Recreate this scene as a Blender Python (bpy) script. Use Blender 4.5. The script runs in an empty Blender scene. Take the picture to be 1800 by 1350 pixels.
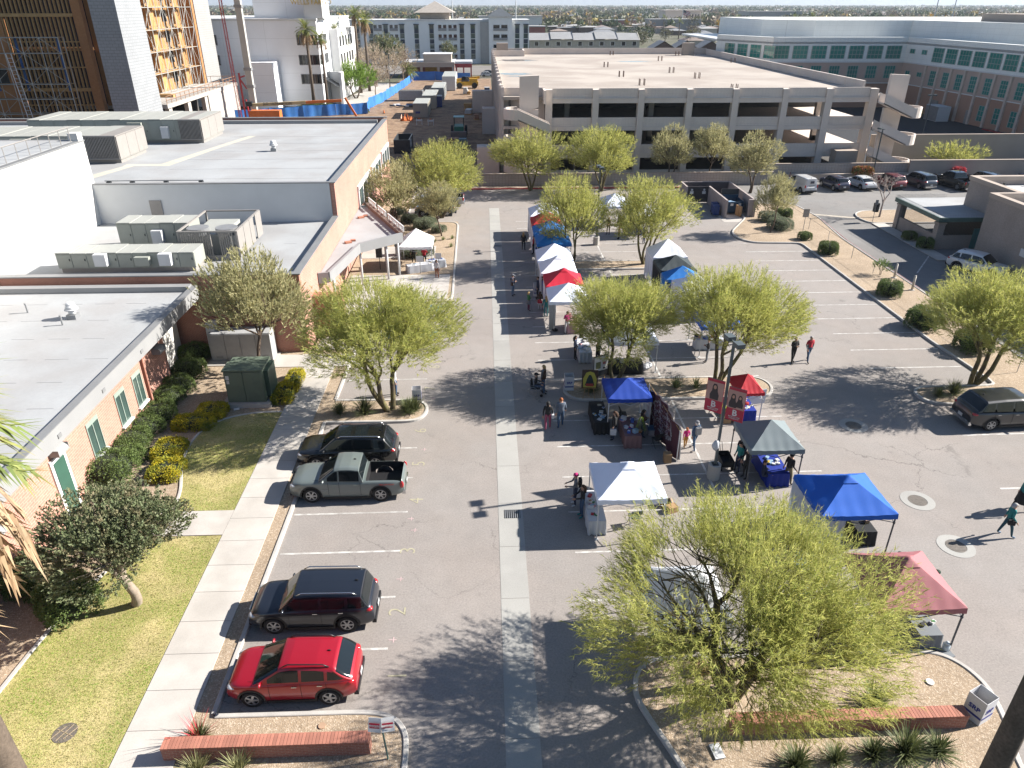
import bpy, bmesh, math, random
import numpy as np
from mathutils import Vector, Matrix
R = math.radians
rnd = random.Random(7)
sc = bpy.context.scene

# ------------------------------------------------------------------ camera, sky, sun, exposure
CAM_Z = 20.2
F_PX, PITCH, YAW = 1270.0, R(27.779), R(2.154)
cam = bpy.data.objects.new('camera', bpy.data.cameras.new('camera'))
sc.collection.objects.link(cam)
cam.location = (0, 0, CAM_Z)
cam.rotation_euler = (R(90) - PITCH, 0, -YAW)
cam.data.sensor_width = 36.0
cam.data.lens = F_PX / 1800 * 36
cam.data.clip_start, cam.data.clip_end = 0.5, 30000
sc.camera = cam

SUN = Vector((0.834, 0.149, 0.532)).normalized()
w = bpy.data.worlds.new("World"); sc.world = w; w.use_nodes = True
wn = w.node_tree
sky = wn.nodes.new('ShaderNodeTexSky'); sky.sky_type = 'NISHITA'; sky.sun_disc = False
sky.sun_elevation = math.asin(SUN.z); sky.sun_rotation = math.atan2(SUN.x, SUN.y)
sky.altitude = 380; sky.air_density = 1.0; sky.dust_density = 0.5; sky.ozone_density = 3.0
wn.links.new(sky.outputs[0], wn.nodes['Background'].inputs[0])
wn.nodes['Background'].inputs[1].default_value = 0.05
sl = bpy.data.lights.new('sun', 'SUN'); sl.energy = 5.0; sl.angle = R(0.53); sl.color = (1.0, 0.94, 0.86)
so = bpy.data.objects.new('sun', sl); sc.collection.objects.link(so)
so.rotation_euler = SUN.to_track_quat('Z', 'Y').to_euler(); so.location = (60, 10, 60)
sc.view_settings.view_transform = 'Standard'; sc.view_settings.look = 'None'
sc.view_settings.gamma = 1.0; sc.view_settings.exposure = 1.58
sc.view_settings.use_curve_mapping = False
sc.cycles.use_denoising = True
sc.cycles.max_bounces = 6; sc.cycles.diffuse_bounces = 3; sc.cycles.glossy_bounces = 3
sc.cycles.transmission_bounces = 4; sc.cycles.transparent_max_bounces = 6; sc.cycles.volume_bounces = 0
sc.cycles.caustics_reflective = False; sc.cycles.caustics_refractive = False

# picture pixel -> world point on the plane z (used to read real positions off the photograph)
_cp, _sp, _cy, _sy = math.cos(PITCH), math.sin(PITCH), math.cos(YAW), math.sin(YAW)
def G(px, py, z=0.0):
    a, b = px - 900, py - 675
    f = F_PX*_cp - b*_sp; d = F_PX*_sp + b*_cp
    t = (CAM_Z - z)/d
    return ((a*_cy + f*_sy)*t, (-a*_sy + f*_cy)*t, z)
def G2(px, py, z=0.0):
    p = G(px, py, z); return (p[0], p[1])

# ------------------------------------------------------------------ materials
MATS = {}
K_ALB = 0.71   # real surfaces are darker than they look in a sunlit picture
def _nodes(name, rough=.8, metal=0, spec=.5):
    m = bpy.data.materials.new(name); m.use_nodes = True
    nt = m.node_tree; b = nt.nodes['Principled BSDF']
    b.inputs['Roughness'].default_value = rough; b.inputs['Metallic'].default_value = metal
    b.inputs['Specular IOR Level'].default_value = spec
    return m, nt, b
def _math(nt, op, a, b=None, c=None):
    n = nt.nodes.new('ShaderNodeMath'); n.operation = op
    for i, v in enumerate((a, b, c)):
        if v is None: continue
        if isinstance(v, (int, float)): n.inputs[i].default_value = v
        else: nt.links.new(v, n.inputs[i])
    return n.outputs[0]
def _coord(nt, world=False):
    if world: return nt.nodes.new('ShaderNodeNewGeometry').outputs['Position']
    return nt.nodes.new('ShaderNodeTexCoord').outputs['Object']
def _noise(nt, co, scale, detail=3, rough=.55, dim='3D'):
    n = nt.nodes.new('ShaderNodeTexNoise'); n.inputs['Scale'].default_value = scale
    n.inputs['Detail'].default_value = detail; n.inputs['Roughness'].default_value = rough
    nt.links.new(co, n.inputs['Vector']); return n.outputs['Fac']
def _scalecol(nt, col, fac):
    n = nt.nodes.new('ShaderNodeVectorMath'); n.operation = 'SCALE'
    if isinstance(col, tuple): n.inputs[0].default_value = col[:3]
    else: nt.links.new(col, n.inputs[0])
    nt.links.new(fac, n.inputs['Scale']); return n.outputs[0]
def _mix(nt, fac, a, b):
    n = nt.nodes.new('ShaderNodeMix'); n.data_type = 'RGBA'
    if isinstance(fac, (int, float)): n.inputs[0].default_value = fac
    else: nt.links.new(fac, n.inputs[0])
    for i, v in ((6, a), (7, b)):
        if isinstance(v, tuple): n.inputs[i].default_value = (*v[:3], 1)
        else: nt.links.new(v, n.inputs[i])
    return n.outputs[2]
def _ramp(nt, fac, lo, hi, a=0.0, b=1.0):
    n = nt.nodes.new('ShaderNodeMapRange'); nt.links.new(fac, n.inputs[0])
    for i, v in ((1, lo), (2, hi), (3, a), (4, b)): n.inputs[i].default_value = v
    return n.outputs[0]
def _bump(nt, b, h, strength=.3, dist=.02):
    n = nt.nodes.new('ShaderNodeBump'); n.inputs['Strength'].default_value = strength; n.inputs['Distance'].default_value = dist
    nt.links.new(h, n.inputs['Height']); nt.links.new(n.outputs[0], b.inputs['Normal'])
def mat(name, col, rough=.8, var=.12, scale=1.2, fine=.08, fscale=40, bump=0, metal=0, spec=.4, world=False, rv=0.0,
        col2=None, c2scale=.7, coat=0, trans=0):
    """plain surface with large and small tonal variation; rv = tone differs from object to object"""
    if name in MATS: return MATS[name]
    m, nt, b = _nodes(name, rough, metal, spec)
    col = tuple(c*K_ALB for c in col); col2 = tuple(c*K_ALB for c in col2) if col2 else None
    co = _coord(nt, world)
    n1 = _noise(nt, co, scale); n2 = _noise(nt, co, fscale, 2)
    f = _math(nt, 'MULTIPLY', _ramp(nt, n1, .3, .7, 1-var, 1+var), _ramp(nt, n2, .3, .7, 1-fine, 1+fine))
    if rv:
        oi = nt.nodes.new('ShaderNodeObjectInfo')
        f = _math(nt, 'MULTIPLY', f, _ramp(nt, oi.outputs['Random'], 0, 1, 1-rv, 1+rv))
    c = col
    if col2: c = _mix(nt, _ramp(nt, _noise(nt, co, c2scale, 4), .42, .6), col, col2)
    nt.links.new(_scalecol(nt, c, f), b.inputs['Base Color'])
    if bump: _bump(nt, b, n2, bump, .02)
    if coat: b.inputs['Coat Weight'].default_value = coat; b.inputs['Coat Roughness'].default_value = .04
    if trans:
        t = nt.nodes.new('ShaderNodeBsdfTranslucent'); t.inputs[0].default_value = (*col, 1)
        mx = nt.nodes.new('ShaderNodeMixShader'); mx.inputs[0].default_value = trans
        nt.links.new(b.outputs[0], mx.inputs[1]); nt.links.new(t.outputs[0], mx.inputs[2])
        nt.links.new(mx.outputs[0], nt.nodes['Material Output'].inputs['Surface'])
    MATS[name] = m; return m
def block_mat(name, c1, c2, cm, bw, bh, mortar, var=.1, offset=.5, bump=.3, rough=.85, patch=.12):
    """brick or block coursing laid in real size on upright walls (world position)"""
    if name in MATS: return MATS[name]
    m, nt, b = _nodes(name, rough); c1, c2, cm = [tuple(q*K_ALB for q in c) for c in (c1, c2, cm)]
    g = nt.nodes.new('ShaderNodeNewGeometry'); s = nt.nodes.new('ShaderNodeSeparateXYZ'); nt.links.new(g.outputs['Position'], s.inputs[0])
    u = _math(nt, 'ADD', s.outputs[0], s.outputs[1]); cx = nt.nodes.new('ShaderNodeCombineXYZ')
    nt.links.new(u, cx.inputs[0]); nt.links.new(s.outputs[2], cx.inputs[1])
    t = nt.nodes.new('ShaderNodeTexBrick'); nt.links.new(cx.outputs[0], t.inputs[0]); t.offset = offset
    t.inputs['Color1'].default_value = (*c1, 1); t.inputs['Color2'].default_value = (*c2, 1); t.inputs['Mortar'].default_value = (*cm, 1)
    t.inputs['Scale'].default_value = 1; t.inputs['Mortar Size'].default_value = mortar; t.inputs['Mortar Smooth'].default_value = .2
    t.inputs['Brick Width'].default_value = bw; t.inputs['Row Height'].default_value = bh; t.inputs['Bias'].default_value = 0
    n = _noise(nt, g.outputs['Position'], .35, 4); f = _ramp(nt, n, .3, .7, 1-patch, 1+patch)
    n2 = _noise(nt, g.outputs['Position'], 9, 2); f = _math(nt, 'MULTIPLY', f, _ramp(nt, n2, .3, .7, 1-var, 1+var))
    nt.links.new(_scalecol(nt, t.outputs['Color'], f), b.inputs['Base Color'])
    if bump: _bump(nt, b, _math(nt, 'SUBTRACT', 1.0, t.outputs['Fac']), bump, .01)
    MATS[name] = m; return m
def asphalt_mat(name, col, crack=.45, patch=.1, speck=.16, warm=(1.0, .96, .93)):
    m, nt, b = _nodes(name, .9, 0, .25); col = tuple(q*K_ALB for q in col)
    co = _coord(nt, True)
    f = _ramp(nt, _noise(nt, co, .09, 5, .6), .3, .7, 1-patch, 1+patch)
    f = _math(nt, 'MULTIPLY', f, _ramp(nt, _noise(nt, co, 1.1, 4, .6), .3, .7, .95, 1.05))
    f = _math(nt, 'MULTIPLY', f, _ramp(nt, _noise(nt, co, 14, 4, .75), .3, .7, 1-speck, 1+speck))
    # wandering cracks: edges of large distorted cells, broken up
    v = nt.nodes.new('ShaderNodeTexVoronoi'); v.feature = 'DISTANCE_TO_EDGE'; v.inputs['Scale'].default_value = .22
    nz = nt.nodes.new('ShaderNodeTexNoise'); nz.inputs['Scale'].default_value = .9; nz.inputs['Detail'].default_value = 6; nz.inputs['Roughness'].default_value = .65
    nt.links.new(co, nz.inputs['Vector'])
    vm = nt.nodes.new('ShaderNodeVectorMath'); vm.operation = 'MULTIPLY_ADD'; vm.inputs[1].default_value = (1.9, 1.9, 0)
    nt.links.new(nz.outputs['Color'], vm.inputs[0]); nt.links.new(co, vm.inputs[2]); nt.links.new(vm.outputs[0], v.inputs['Vector'])
    cr = _ramp(nt, v.outputs['Distance'], .0, .007, 1, 0)
    cr = _math(nt, 'MULTIPLY', cr, _ramp(nt, _noise(nt, co, .16, 3), .47, .6))
    f = _math(nt, 'MULTIPLY', f, _math(nt, 'SUBTRACT', 1.0, _math(nt, 'MULTIPLY', cr, crack)))
    # oil spots
    sp = _ramp(nt, _noise(nt, co, .75, 2), .70, .80, 0, .28)
    f = _math(nt, 'MULTIPLY', f, _math(nt, 'SUBTRACT', 1.0, sp))
    tint = _mix(nt, _ramp(nt, _noise(nt, co, .25, 3), .35, .65), tuple(c*k for c, k in zip(col, warm)), tuple(c*k for c, k in zip(col, (warm[0]*.98, warm[1]*1.01, warm[2]*1.03))))
    nt.links.new(_scalecol(nt, tint, f), b.inputs['Base Color'])
    _bump(nt, b, _noise(nt, co, 45, 2), .35, .012)
    MATS[name] = m; return m
def speckle_mat(name, c1, c2, c3, scale=16, rough=.95, patchcol=None):
    """gravel, decomposed granite, dirt, turf: small cells of three tones over slow patches"""
    m, nt, b = _nodes(name, rough, 0, .2); c1, c2, c3 = [tuple(q*K_ALB for q in c) for c in (c1, c2, c3)]; patchcol = tuple(q*K_ALB for q in patchcol) if patchcol else None
    co = _coord(nt, True)
    v = nt.nodes.new('ShaderNodeTexVoronoi'); v.inputs['Scale'].default_value = scale; nt.links.new(co, v.inputs['Vector'])
    s = nt.nodes.new('ShaderNodeSeparateColor'); nt.links.new(v.outputs['Color'], s.inputs[0])
    c = _mix(nt, s.outputs[0], c1, c2)
    c = _mix(nt, _ramp(nt, s.outputs[1], .8, .9), c, c3)
    if patchcol: c = _mix(nt, _ramp(nt, _noise(nt, co, .5, 5, .6), .46, .62, 0, .8), c, patchcol)
    f = _math(nt, 'MULTIPLY', _ramp(nt, _noise(nt, co, .4, 4), .3, .7, .86, 1.12), _ramp(nt, _noise(nt, co, 9, 3), .3, .7, .85, 1.15))
    nt.links.new(_scalecol(nt, c, f), b.inputs['Base Color'])
    _bump(nt, b, v.outputs['Distance'], .5, .02)
    MATS[name] = m; return m
def leaf_mat(name, c1, c2, c3=None, trans=.35):
    """leaf faces: tone differs from leaf to leaf and in slow clumps"""
    m, nt, b = _nodes(name, .6, 0, .3)
    g = nt.nodes.new('ShaderNodeNewGeometry'); co = _coord(nt, True)
    c = _mix(nt, g.outputs['Random Per Island'], c1, c2)
    if c3: c = _mix(nt, _ramp(nt, _noise(nt, co, 1.3, 3), .5, .68), c, c3)
    c = _scalecol(nt, c, _ramp(nt, _noise(nt, co, 2.2, 2), .3, .7, .72, 1.25))
    nt.links.new(c, b.inputs['Base Color'])
    t = nt.nodes.new('ShaderNodeBsdfTranslucent'); nt.links.new(c, t.inputs[0])
    mx = nt.nodes.new('ShaderNodeMixShader'); mx.inputs[0].default_value = trans
    nt.links.new(b.outputs[0], mx.inputs[1]); nt.links.new(t.outputs[0], mx.inputs[2])
    nt.links.new(mx.outputs[0], nt.nodes['Material Output'].inputs['Surface'])
    MATS[name] = m; return m

# ------------------------------------------------------------------ mesh and object helpers
ORG = {}
class MB:
    """collects shapes in scene (or local) coordinates; build() links them as one mesh object"""
    def __init__(s): s.v = []; s.f = []; s.mi = []; s.cur = 0
    def add(s, vs, fs):
        n = len(s.v); s.v += [tuple(p) for p in vs]
        for f in fs: s.f.append(tuple(n+i for i in f)); s.mi.append(s.cur)
        return s
    def mat(s, i): s.cur = i; return s
    def box(s, x0, x1, y0, y1, z0, z1):
        return s.add([(x0,y0,z0),(x1,y0,z0),(x1,y1,z0),(x0,y1,z0),(x0,y0,z1),(x1,y0,z1),(x1,y1,z1),(x0,y1,z1)],
                     [(0,3,2,1),(4,5,6,7),(0,1,5,4),(1,2,6,5),(2,3,7,6),(3,0,4,7)])
    def cbox(s, c, d, rz=0.0, rx=0.0, ry=0.0):
        M = Matrix.Rotation(rz, 3, 'Z') @ Matrix.Rotation(ry, 3, 'Y') @ Matrix.Rotation(rx, 3, 'X'); c = Vector(c)
        vs = [c + M @ Vector((sx*d[0]/2, sy*d[1]/2, sz*d[2]/2)) for sz in (-1,1) for sx, sy in ((-1,-1),(1,-1),(1,1),(-1,1))]
        return s.add(vs, [(0,3,2,1),(4,5,6,7),(0,1,5,4),(1,2,6,5),(2,3,7,6),(3,0,4,7)])
    def bar(s, a, b, wd, ht):
        a, b = Vector(a), Vector(b); d = (b-a).normalized()
        u = d.cross(Vector((0,0,1)));  u = Vector((1,0,0)) if u.length < 1e-3 else u.normalized()
        v = u.cross(d).normalized(); u = u*wd/2; v = v*ht/2
        vs = [a-u-v, a+u-v, a+u+v, a-u+v, b-u-v, b+u-v, b+u+v, b-u+v]
        return s.add(vs, [(3,2,1,0),(4,5,6,7),(0,1,5,4),(1,2,6,5),(2,3,7,6),(3,0,4,7)])
    def quad(s, *p): return s.add(p, [tuple(range(len(p)))])
    def prism(s, pts, z0, z1, cap=True):
        n = len(pts); vs = [(x,y,z0) for x,y in pts] + [(x,y,z1) for x,y in pts]
        fs = [(i,(i+1)%n,n+(i+1)%n,n+i) for i in range(n)]
        if cap: fs += [tuple(range(n,2*n)), tuple(reversed(range(n)))]
        return s.add(vs, fs)
    def tube(s, path, rad, n=6, cap=True):
        path = [Vector(p) for p in path]
        if not isinstance(rad, (list, tuple)): rad = [rad]*len(path)
        vs = []; up = Vector((0,0,1)); u = None
        for i, p in enumerate(path):
            d = (path[min(i+1,len(path)-1)] - path[max(i-1,0)])
            d = d.normalized() if d.length > 1e-9 else up
            if u is None:
                u = d.cross(up)
                if u.length < 1e-2: u = d.cross(Vector((0,1,0)))
            u = (u - d*u.dot(d)); u = u.normalized() if u.length > 1e-6 else d.orthogonal().normalized()
            v = d.cross(u)
            for k in range(n):
                a = 2*math.pi*k/n; vs.append(p + (u*math.cos(a) + v*math.sin(a))*rad[i])
        fs = [(i*n+k, i*n+(k+1)%n, (i+1)*n+(k+1)%n, (i+1)*n+k) for i in range(len(path)-1) for k in range(n)]
        if cap: fs += [tuple(reversed(range(n))), tuple(range((len(path)-1)*n, len(path)*n))]
        return s.add(vs, fs)
    def cyl(s, x, y, z0, z1, r0, r1=None, n=16): return s.tube([(x,y,z0),(x,y,z1)], [r0, r0 if r1 is None else r1], n)
    def ell(s, c, r, nu=10, nv=6, jit=0, rs=None):
        vs = []; rs = rs or rnd
        for j in range(nv+1):
            ph = math.pi*j/nv
            for i in range(nu):
                th = 2*math.pi*i/nu; k = 1 + (rs.uniform(-jit, jit) if jit else 0)
                vs.append((c[0]+r[0]*math.sin(ph)*math.cos(th)*k, c[1]+r[1]*math.sin(ph)*math.sin(th)*k, c[2]+r[2]*math.cos(ph)*k))
        fs = [(j*nu+i, (j+1)*nu+i, (j+1)*nu+(i+1)%nu, j*nu+(i+1)%nu) for j in range(nv) for i in range(nu)]
        return s.add(vs, fs)
    def grid(s, fn, nu, nv, flip=False):
        vs = [fn(i/nu, j/nv) for j in range(nv+1) for i in range(nu+1)]
        fs = [(j*(nu+1)+i, j*(nu+1)+i+1, (j+1)*(nu+1)+i+1, (j+1)*(nu+1)+i) for j in range(nv) for i in range(nu)]
        if flip: fs = [tuple(reversed(f)) for f in fs]
        return s.add(vs, fs)
    def mesh(s, name, mats, smooth=False, org=(0,0,0)):
        me = bpy.data.meshes.new(name)
        ox, oy, oz = org
        me.from_pydata([(x-ox, y-oy, z-oz) for x, y, z in s.v], [], s.f)
        for m in (mats if isinstance(mats, (list, tuple)) else [mats]): me.materials.append(m)
        if any(s.mi): me.polygons.foreach_set('material_index', s.mi)
        if smooth: me.polygons.foreach_set('use_smooth', [True]*len(me.polygons))
        me.update(); return me
    def build(s, name, mats, parent=None, smooth=False, label=None, loc=None):
        org = ORG.get(parent.name, (0,0,0)) if parent else (loc or (0,0,0))
        o = link(name, s.mesh(name, mats, smooth, org), parent)
        if loc and not parent: o.location = loc
        ORG[o.name] = org
        if label: o['label'] = label
        return o
def link(name, data, parent=None):
    o = bpy.data.objects.new(name, data); sc.collection.objects.link(o)
    if parent: o.parent = parent
    return o
def thing(name, label, cat, group=None, loc=(0,0,0)):
    o = link(name, None); o.location = loc; o.empty_display_size = .2
    ORG[o.name] = tuple(loc); return tag(o, label, cat, group)
def tag(o, label, cat, group=None, kind=None):
    o['label'] = label; o['category'] = cat
    if group: o['group'] = group
    if kind: o['kind'] = kind
    return o
def struct(o): o['kind'] = 'structure'; return o
def stuff(o, label=None, cat=None):
    o['kind'] = 'stuff'
    if label: o['label'] = label
    if cat: o['category'] = cat
    return o
def copy_tree(o, parent=None, swap=None):
    c = o.copy(); sc.collection.objects.link(c); c.parent = parent
    if swap and c.type == 'MESH':
        for i, sl_ in enumerate(c.material_slots):
            if sl_.material and sl_.material.name in swap:
                sl_.link = 'OBJECT'; sl_.material = swap[sl_.material.name]
    for ch in o.children: copy_tree(ch, c, swap)
    return c
def put(o, loc, rz=0, scale=1.0, label=None, group=None, swap=None, first=False):
    c = o if first else copy_tree(o, None, swap)
    c.location = loc; c.rotation_euler = (0, 0, rz)
    c.scale = (scale,)*3 if isinstance(scale, (int, float)) else scale
    if label: c['label'] = label
    if group: c['group'] = group
    return c
def np_mesh(name, verts, tris, mats, midx=None, smooth=False):
    """fast mesh of triangles from numpy arrays"""
    me = bpy.data.meshes.new(name); n, t = len(verts), len(tris)
    me.vertices.add(n); me.vertices.foreach_set('co', np.asarray(verts, np.float32).ravel())
    me.loops.add(t*3); me.loops.foreach_set('vertex_index', np.asarray(tris, np.int32).ravel())
    me.polygons.add(t); me.polygons.foreach_set('loop_start', np.arange(0, t*3, 3, dtype=np.int32))
    if midx is not None: me.polygons.foreach_set('material_index', np.asarray(midx, np.int32))
    for m in (mats if isinstance(mats, (list, tuple)) else [mats]): me.materials.append(m)
    if smooth: me.polygons.foreach_set('use_smooth', np.ones(t, bool))
    me.update(calc_edges=True); return me
def text(body, size, loc, rot, m, parent=None, name='lettering', depth=.004, align='CENTER', bold=0):
    cu = bpy.data.curves.new(name, 'FONT'); cu.body = body; cu.size = size; cu.extrude = depth; cu.offset = bold
    cu.align_x = align; cu.align_y = 'CENTER'; cu.resolution_u = 2; cu.materials.append(m)
    tmp = bpy.data.objects.new('tmp', cu); sc.collection.objects.link(tmp); dg = bpy.context.evaluated_depsgraph_get(); dg.update()
    me = bpy.data.meshes.new_from_object(tmp.evaluated_get(dg)); bpy.data.objects.remove(tmp); o = link(name, me, parent)
    og = ORG.get(parent.name, (0,0,0)) if parent else (0,0,0)
    o.location = (loc[0]-og[0], loc[1]-og[1], loc[2]-og[2]); o.rotation_euler = rot
    return o

# palette
concrete = mat('concrete', (.50,.475,.44), .85, .07, .8, .06, 30, .1, world=True, rv=.05)
kerb_m = mat('kerb_concrete', (.52,.50,.47), .85, .12, 1.5, .08, 30, .15, world=True)
white_paint = mat('white_paint', (.78,.78,.77), .5, .03, 1, .02)
white_metal = mat('white_metal', (.72,.73,.74), .4, .05, 2, .03)
grey_metal = mat('grey_metal', (.33,.34,.35), .45, .08, 2, .05, metal=.3)
dark_metal = mat('dark_metal', (.035,.04,.045), .45, .08, 2, .05)
chrome = mat('chrome', (.75,.76,.78), .18, .03, 2, .02, metal=.95)
black_plastic = mat('black_plastic', (.018,.018,.02), .55, .1, 2, .05)
rubber = mat('rubber', (.022,.022,.023), .85, .1, 5, .1)
glass_dark = mat('dark_glass', (.012,.016,.02), .04, .05, 1, .02, spec=.8)
cardboard = mat('cardboard', (.42,.26,.13), .85, .1, 3, .08)
# ------------------------------------------------------------------ ground, paving, kerbs, beds, markings
ground_m = speckle_mat('far_ground', (.17,.15,.11), (.12,.125,.08), (.22,.2,.17), .12, .95, (.10,.115,.07))
dirt_m = speckle_mat('site_dirt', (.36,.25,.165), (.30,.20,.13), (.40,.30,.21), 3, .97, (.20,.13,.09))
gravel_m = speckle_mat('bed_gravel', (.46,.36,.26), (.36,.275,.19), (.60,.50,.39), 30, .97)
lawn_m = speckle_mat('lawn_turf', (.33,.33,.10), (.44,.39,.17), (.20,.29,.05), 26, .95, (.55,.46,.23))
asphalt = asphalt_mat('asphalt', (.335,.313,.297), .5, .1, .2)
asphalt2 = asphalt_mat('asphalt_lane', (.25,.248,.245), .5, .16)
asphalt3 = asphalt_mat('asphalt_new', (.035,.04,.05), .1, .05, .1)
road_m = asphalt_mat('asphalt_street', (.24,.23,.22), .2)
line_m = mat('line_paint', (.66,.65,.62), .7, .12, 2.5, .18, 30, world=True, col2=(.43,.41,.385), c2scale=2.2)
yellow_chalk = mat('yellow_chalk', (.46,.43,.30), .8, .2, 4, .1)
red_kerb = mat('red_kerb', (.40,.03,.03), .7, .2, 2, .1)
iron = mat('cast_iron', (.16,.14,.12), .7, .2, 4, .2, 30, .3, world=True)
walk_m = mat('sidewalk_concrete', (.56,.53,.49), .85, .07, .9, .05, 28, .1, world=True, rv=.05, col2=(.50,.47,.43), c2scale=.5)
gutter_m = mat('gutter_concrete', (.415,.41,.385), .85, .10, .7, .06, 28, .1, world=True, rv=.06, col2=(.375,.37,.35), c2scale=.35)

def sheet(name, pts, z, m):
    b = MB(); b.quad(*[(x, y, z) for x, y in pts]); return struct(b.build(name, m))
def offset_path(pts, d, closed):
    out = []; n = len(pts)
    for i, p in enumerate(pts):
        a = Vector(pts[i-1]) if (i or closed) else None; b = Vector(pts[(i+1) % n]) if (i < n-1 or closed) else None; p = Vector(p)
        d1 = (p-a).normalized() if a is not None else (b-p).normalized(); d2 = (b-p).normalized() if b is not None else d1
        nrm = (Vector((-d1.y, d1.x)) + Vector((-d2.y, d2.x)))
        nrm = nrm.normalized() if nrm.length > 1e-6 else Vector((-d1.y, d1.x))
        k = d/max(.5, nrm.dot(Vector((-d1.y, d1.x)))); out.append(p + nrm*k)
    return out
def smooth_path(pts, closed=False, it=2):
    pts = [Vector(p) for p in pts]
    for _ in range(it):
        q = [] if closed else [pts[0]]; n = len(pts)
        for i in range(n if closed else n-1):
            a, b = pts[i], pts[(i+1) % n]
            if (b-a).length > 1.6: q += [a+(b-a).normalized()*.4, b-(b-a).normalized()*.4]
            else: q += [a*.75+b*.25, a*.25+b*.75]
        if not closed: q.append(pts[-1])
        pts = q
    return pts
def kerb(pts, closed=False, wd=.17, z0=0, z1=.14, m=None, name='kerb', rnd_=True):
    if rnd_: pts = smooth_path(pts, closed)
    L, Rr = offset_path(pts, wd/2, closed), offset_path(pts, -wd/2, closed)
    b = MB(); n = len(pts); vs = []
    for i in range(n):
        l, r = L[i], Rr[i]; il, ir = l.lerp(r, .14), r.lerp(l, .14)
        vs += [(l.x,l.y,z0), (l.x,l.y,z1-.02), (il.x,il.y,z1), (ir.x,ir.y,z1), (r.x,r.y,z1-.02), (r.x,r.y,z0)]
    fs = []
    for i in range(n if closed else n-1):
        j = (i+1) % n
        for k in range(5): fs.append((i*6+k, j*6+k, j*6+k+1, i*6+k+1))
    if not closed: fs += [tuple(range(5,-1,-1)), tuple((n-1)*6+k for k in range(6))]
    b.add(vs, [tuple(reversed(f)) for f in fs])
    return struct(b.build(name, m or kerb_m))

sheet('ground', [(-9000,-200),(9000,-200),(9000,14000),(-9000,14000)], -.06, ground_m)
sheet('parking_lot', [(-9.0,2),(33,2),(34.4,40),(34.4,91.2),(-9.4,91.2),(-9.4,40)], 0, asphalt)
sheet('access_road', [(34.2,30),(80,30),(80,92.5),(30.2,92.5),(30.2,81.2),(34.2,81.2)], .004, asphalt2)
sheet('hospital_yard', [(53.5,103),(150,96),(150,160),(90,175),(53.5,166)], .003, asphalt3)
sheet('construction_dirt', [(-58,92),(2.4,92),(2.4,238),(-24,238),(-30,160),(-58,160)], -.02, dirt_m)
sheet('planting_bed', [(-30,4),(-8.95,4),(-8.95,34.1),(-8.75,36.4),(-8.65,43.2),(-30,43.2)], .09, gravel_m)
sheet('forecourt', [(-11.4,43.1),(-8.6,43.1),(-8.6,51.9),(-2.7,51.9),(-2.8,74.6),(-8.4,74.6),(-8.4,92),(-11.6,92)], .095, gravel_m)

# concrete gutter down the lane, slab by slab
slab_me = MB().box(-.54,.54,-1.485,1.485,-.1,.008).mesh('gutter_slab', gutter_m)
gutter = link('gutter', None); gutter['kind'] = 'structure'
y = 13.2; i = 0
while y < 79.5:
    o = link('slab', slab_me, gutter); o.location = (.90+.0021*(y-20)*1.0, y, 0); o['kind'] = 'structure'
    y += 2.99; i += 1
lower = MB().box(-.82,1.2,7,11.6,-.1,.007).mesh('apron_slab', gutter_m)

# sidewalk slabs along the left kerb, cross walk and side branch
walk = link('sidewalk', None); walk['kind'] = 'structure'
def slabs(x0, x1, y0, y1, nx, ny, z=.125, m=walk_m, parent=walk):
    dx, dy = (x1-x0)/nx, (y1-y0)/ny
    me = MB().box(-dx/2+.008, dx/2-.008, -dy/2+.008, dy/2-.008, -.06, 0).mesh('slab', m)
    for i in range(nx):
        for j in range(ny):
            o = link('slab', me, parent); o.location = (x0+dx*(i+.5), y0+dy*(j+.5), z); o['kind'] = 'structure'
slabs(-11.45, -9.55, 9.3, 40.9, 1, 21)
slabs(-15.4, -11.45, 24.75, 26.45, 2, 1); slabs(-17.4, -15.4, 24.75, 26.45, 1, 1)
slabs(-14.9, -8.78, 40.9, 42.7, 4, 1)
slabs(-11.2, -7.0, 43.3, 58.0, 3, 9, .12)
slabs(-7.0, -3.0, 52.3, 58.0, 3, 4, .12)
slabs(-11.2, -4.6, 62.5, 66.0, 4, 2, .12)
slabs(39.95, 41.3, 60.2, 72.4, 1, 8, .10)
slabs(41.3, 48, 58.9, 60.2, 4, 1, .10)

# lawn with its mowing kerb
up = [(-11.47,35.3),(-13.0,35.25),(-14.3,34.75),(-15.1,33.9),(-15.45,32.6),(-15.3,30.8),(-14.8,29.2),(-14.35,27.9),(-14.2,26.5)]
lo = [(-14.6,24.7),(-15.2,23.4),(-15.68,21.6),(-16.1,19.3),(-16.3,16.9),(-16.6,13.5),(-16.7,9)]
sheet('lawn', [(-11.47,26.47)] + up + [(-11.6,26.47)], .105, lawn_m)
sheet('lawn', [(-11.47,24.73)] + lo + [(-11.47,9)], .105, lawn_m)
kerb(up, wd=.14, z0=.05, z1=.15, name='mowing_kerb'); kerb(lo, wd=.16, z0=.05, z1=.15, name='mowing_kerb')

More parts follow.
